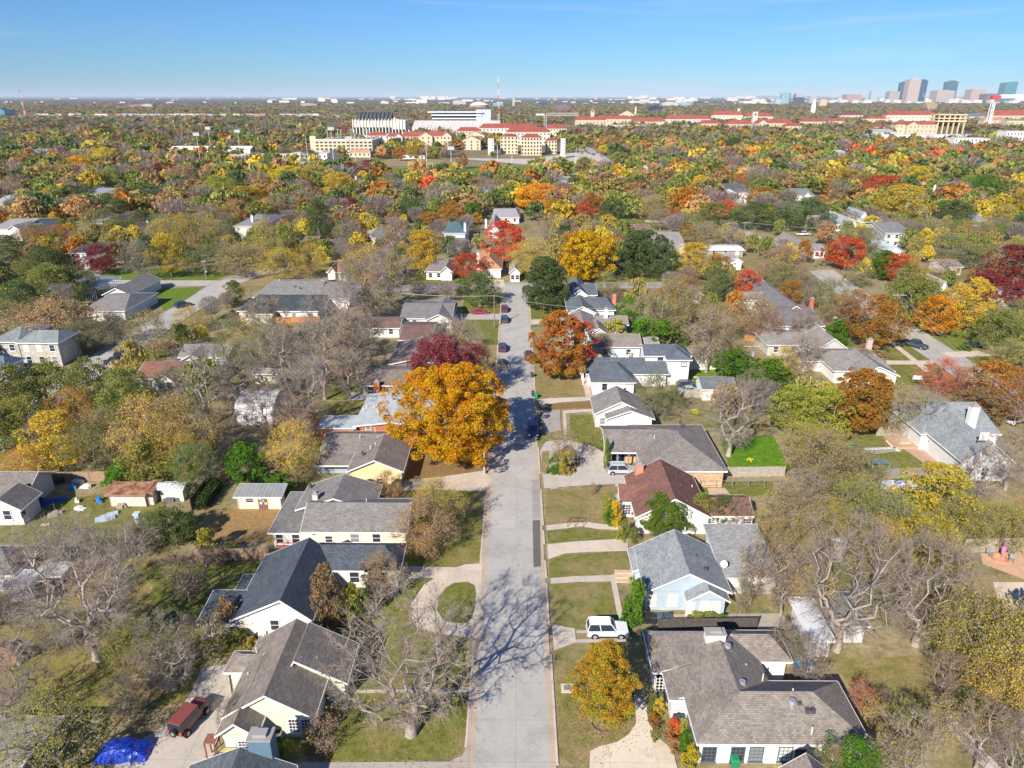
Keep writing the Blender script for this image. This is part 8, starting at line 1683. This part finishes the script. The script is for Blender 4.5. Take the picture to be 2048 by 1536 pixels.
# the junk filled yard, lower left
jr = random.Random(12)
for lb, px, py, w_, d_, h_, c, rz_ in (('long deep blue tarpaulin strip over junk at the left edge yard', 112, 1003, 3.4, 1.0, .5, (.02, .09, .45), 25), ('bright blue crate by the rusty roofed shed', 200, 1005, .8, .6, .8, (.03, .20, .55), 5), ('pile of white boxes left of the rusty roofed shed', 172, 975, 1.6, .9, .6, (.68, .68, .68), 10), ('light blue barrel shaped cooler in the junk pile', 145, 978, .9, .7, .7, (.06, .3, .6), 0),
    ('red crate at the edge of the junk pile', 186, 1003, .5, .4, .3, (.5, .04, .03), 30), ('white table top leaning in the junk yard', 160, 1018, 1.4, 1.0, .25, (.72, .72, .70), -15), ('grey pallet leaning at the middle of the junk yard', 113, 1030, 1.4, 1.1, .5, (.42, .36, .30), 40), ('dark shadowed heap against the brown fence', 105, 966, 2.6, 1.2, .9, (.06, .06, .07), 0),
    ('white plastic sheet heap behind the cooler', 158, 966, 1.8, .9, .5, (.62, .64, .66), -20), ('brown wooden box beside the rusty roofed shed', 240, 1016, 1.5, .9, .7, (.40, .32, .26), 8), ('orange ladder bundle at the right end of the rusty shed', 295, 1000, .5, 1.2, 1.4, (.5, .16, .06), 0), ('bicycle heap in front of the small white shed', 345, 1002, 2.0, .6, .7, (.12, .12, .16), 0),
    ('small white cabinet in the middle of the junk yard', 155, 1005, .6, .5, .7, (.7, .7, .7), 15), ('dark blue drum left in the junk yard', 85, 1005, .7, .6, .8, (.03, .06, .2), 0), ('yellow tool box in the dark heap', 128, 985, .5, .4, .5, (.6, .45, .05), 0), ('pale slab stack below the white table top', 90, 1050, 1.2, .5, .15, (.6, .6, .56), 0),
    ('white frame leaning over the leaf covered yard', 215, 1035, 2.6, 1.6, .35, (.50, .60, .70), 30), ('folded pale blue sheet right of the grey post', 290, 1040, 1.7, 1.3, .4, (.42, .52, .62), -20)):
    p = P(px, py); r = empty('yard_junk', (p.x, p.y, .01), R(rz_), lb, 'junk'); mb = MB(); n = 5
    for k in range(n): x_ = jr.uniform(-.35, .35) * w_; y_ = jr.uniform(-.35, .35) * d_; s_ = jr.uniform(.22, .4); mb.box(x_ - w_ * s_, y_ - d_ * s_, 0, x_ + w_ * s_, y_ + d_ * s_, h_ * (.45 + .13 * k) , .04, .04)
    mb.build('heap', 'paint', r, c)
boxes('garden_post', 'pale grey garden post with square cap in the overgrown yard', 'post', [('post', 'paint', (.45, .58, .64), [(-.3, -.3, 0, .3, .3, 1.9)]), ('cap', 'paint', (.5, .62, .7), [(-.42, -.42, 1.902, .42, .42, 2.1)])], 279, 1052)
# ================================================================ LABELS FOR THE SURVEYED TREES
LM = []
for h in HOUSES: LM.append((h.root.location.x, h.root.location.y, h.label))
def shorten(s):
    w_ = s.split(); out_ = []
    stop = {'behind', 'beside', 'below', 'above', 'between', 'left', 'right', 'near', 'in', 'on', 'at', 'with', 'just', 'cut', 'hidden', 'seen', 'glimpsed', 'peeking', 'under', 'among', 'shaded', 'whose', 'stepping', 'almost', 'streaked', 'deep', 'beyond', 'rising', 'higher', 'of', 'and', 'in', 'through', 'highest', 'furthest', 'nearest'}
    for k in w_:
        k2 = k.strip(',')
        if k2 in stop and len(out_) >= 2: break
        out_.append(k2)
        if len(out_) >= 5: break
    return ' '.join(out_)
def cname(t): return CN.get(t['c'], '') if t['kind'] != 'bare' else 'grey'
used_l = {}
for t in TREES:
    if t['label']: t['root']['label'] = t['label']
    else:
        best = sorted(LM, key=lambda q: (q[0] - t['x']) ** 2 + (q[1] - t['y']) ** 2)[0]; dx, dy = t['x'] - best[0], t['y'] - best[1]
        rel = ('right of' if dx > 0 else 'left of') if abs(dx) > abs(dy) * .8 else ('behind' if dy > 0 else 'in front of')
        sz = '' if t['kind'] in ('shrub', 'twiggy') else ('tall ' if t['h'] > 11 else 'small ' if t['h'] < 6 else ''); kn = KN[t['kind']][1]
        if t['kind'] == 'bare': kn = 'leafless tree'
        t['rel'] = '%s the %s' % (rel, shorten(best[2])); used_l.setdefault('%s%s %s %s' % (sz, cname(t), kn, t['rel']), []).append(t)
ORD = {0: 'leftmost', 1: 'second', 2: 'third', 3: 'fourth', 4: 'fifth', 5: 'sixth', 6: 'seventh', 7: 'eighth', 8: 'ninth', 9: 'tenth', 10: 'eleventh', 11: 'twelfth', 12: 'thirteenth', 13: 'fourteenth'}
for lb, ts in used_l.items():
    if len(ts) == 1: ts[0]['root']['label'] = ' '.join(lb.split()[:16]); continue
    if len(ts) == 2:
        ts.sort(key=lambda q: -q['h'])
        if ts[0]['h'] / ts[1]['h'] > 1.15: ts[0]['root']['label'] = 'taller ' + lb.replace('tall ', ''); ts[1]['root']['label'] = 'shorter ' + lb.replace('tall ', ''); continue
    ts.sort(key=lambda q: q['px'][0])
    for k, t in enumerate(ts): t['root']['label'] = (ORD.get(k, '%dth' % (k + 1)) + ('' if k == 0 else ' from left') + ' ' + lb)
for t in TREES:
    t['root']['category'] = 'shrub' if t['kind'] in ('shrub', 'twiggy') else 'tree'; lb = t['root']['label'].split()
    t['root']['label'] = ' '.join(lb[:16])
    t['root']['group'] = 'shrubs and bushes in the gardens' if t['kind'] in ('shrub', 'twiggy') else 'leafless trees' if t['kind'] == 'bare' else 'half bare autumn trees' if t['kind'] in ('semi', 'thin') else 'leafy autumn trees'
seen = {}
for o in sc.objects:
    if o.parent is None and o.get('label'): seen.setdefault(o['label'], []).append(o)
print('dup labels', [(k, len(v)) for k, v in seen.items() if len(v) > 1 and not v[0].get('group')], [k for k, v in seen.items() if len(v) > 1 and v[0] and v[0].get('category') in ('tree', 'shrub')][:10])
print('long', [k for k in seen if len(k.split()) > 16])
# ================================================================ HAZE
m = bpy.data.materials.new('haze'); m.use_nodes = True; t = m.node_tree; t.nodes.clear(); o_ = N(t, 'ShaderNodeOutputMaterial'); v_ = N(t, 'ShaderNodeVolumePrincipled'); v_.inputs['Color'].default_value = (.72, .87, 1, 1); v_.inputs['Density'].default_value = HAZE_D; v_.inputs['Anisotropy'].default_value = -.15
L(t, v_.outputs[0], o_.inputs['Volume']); MAT['haze'] = m
mb = MB(); mb.box(-95000, -95000, -3, 95000, 95000, 330); o = mb.build('haze', 'haze'); tag(o, kind='stuff'); o['label'] = 'thin blue haze lying over the plain towards the horizon'; o['category'] = 'haze'

fr = random.Random(3); a, b_ = P(60, 237), P(640, 237); r = empty('freight_train', (a.x, a.y, 0), 0, 'long line of pale rail wagons standing in the yard across the left background', 'train'); n_ = 44
for k in range(n_):
    if fr.random() < .25: continue
    x = a.x + (b_.x - a.x) * k / n_; wl = (b_.x - a.x) / n_ * .9; mb = MB(); mb.box(x, a.y, 7.55, x + wl, a.y + 4, 11.5 + fr.random()); mb.build('wagon', 'paint', r, fr.choice(((.6, .6, .6), (.45, .42, .4), (.35, .2, .15), (.3, .36, .42), (.62, .58, .5))), r.location)
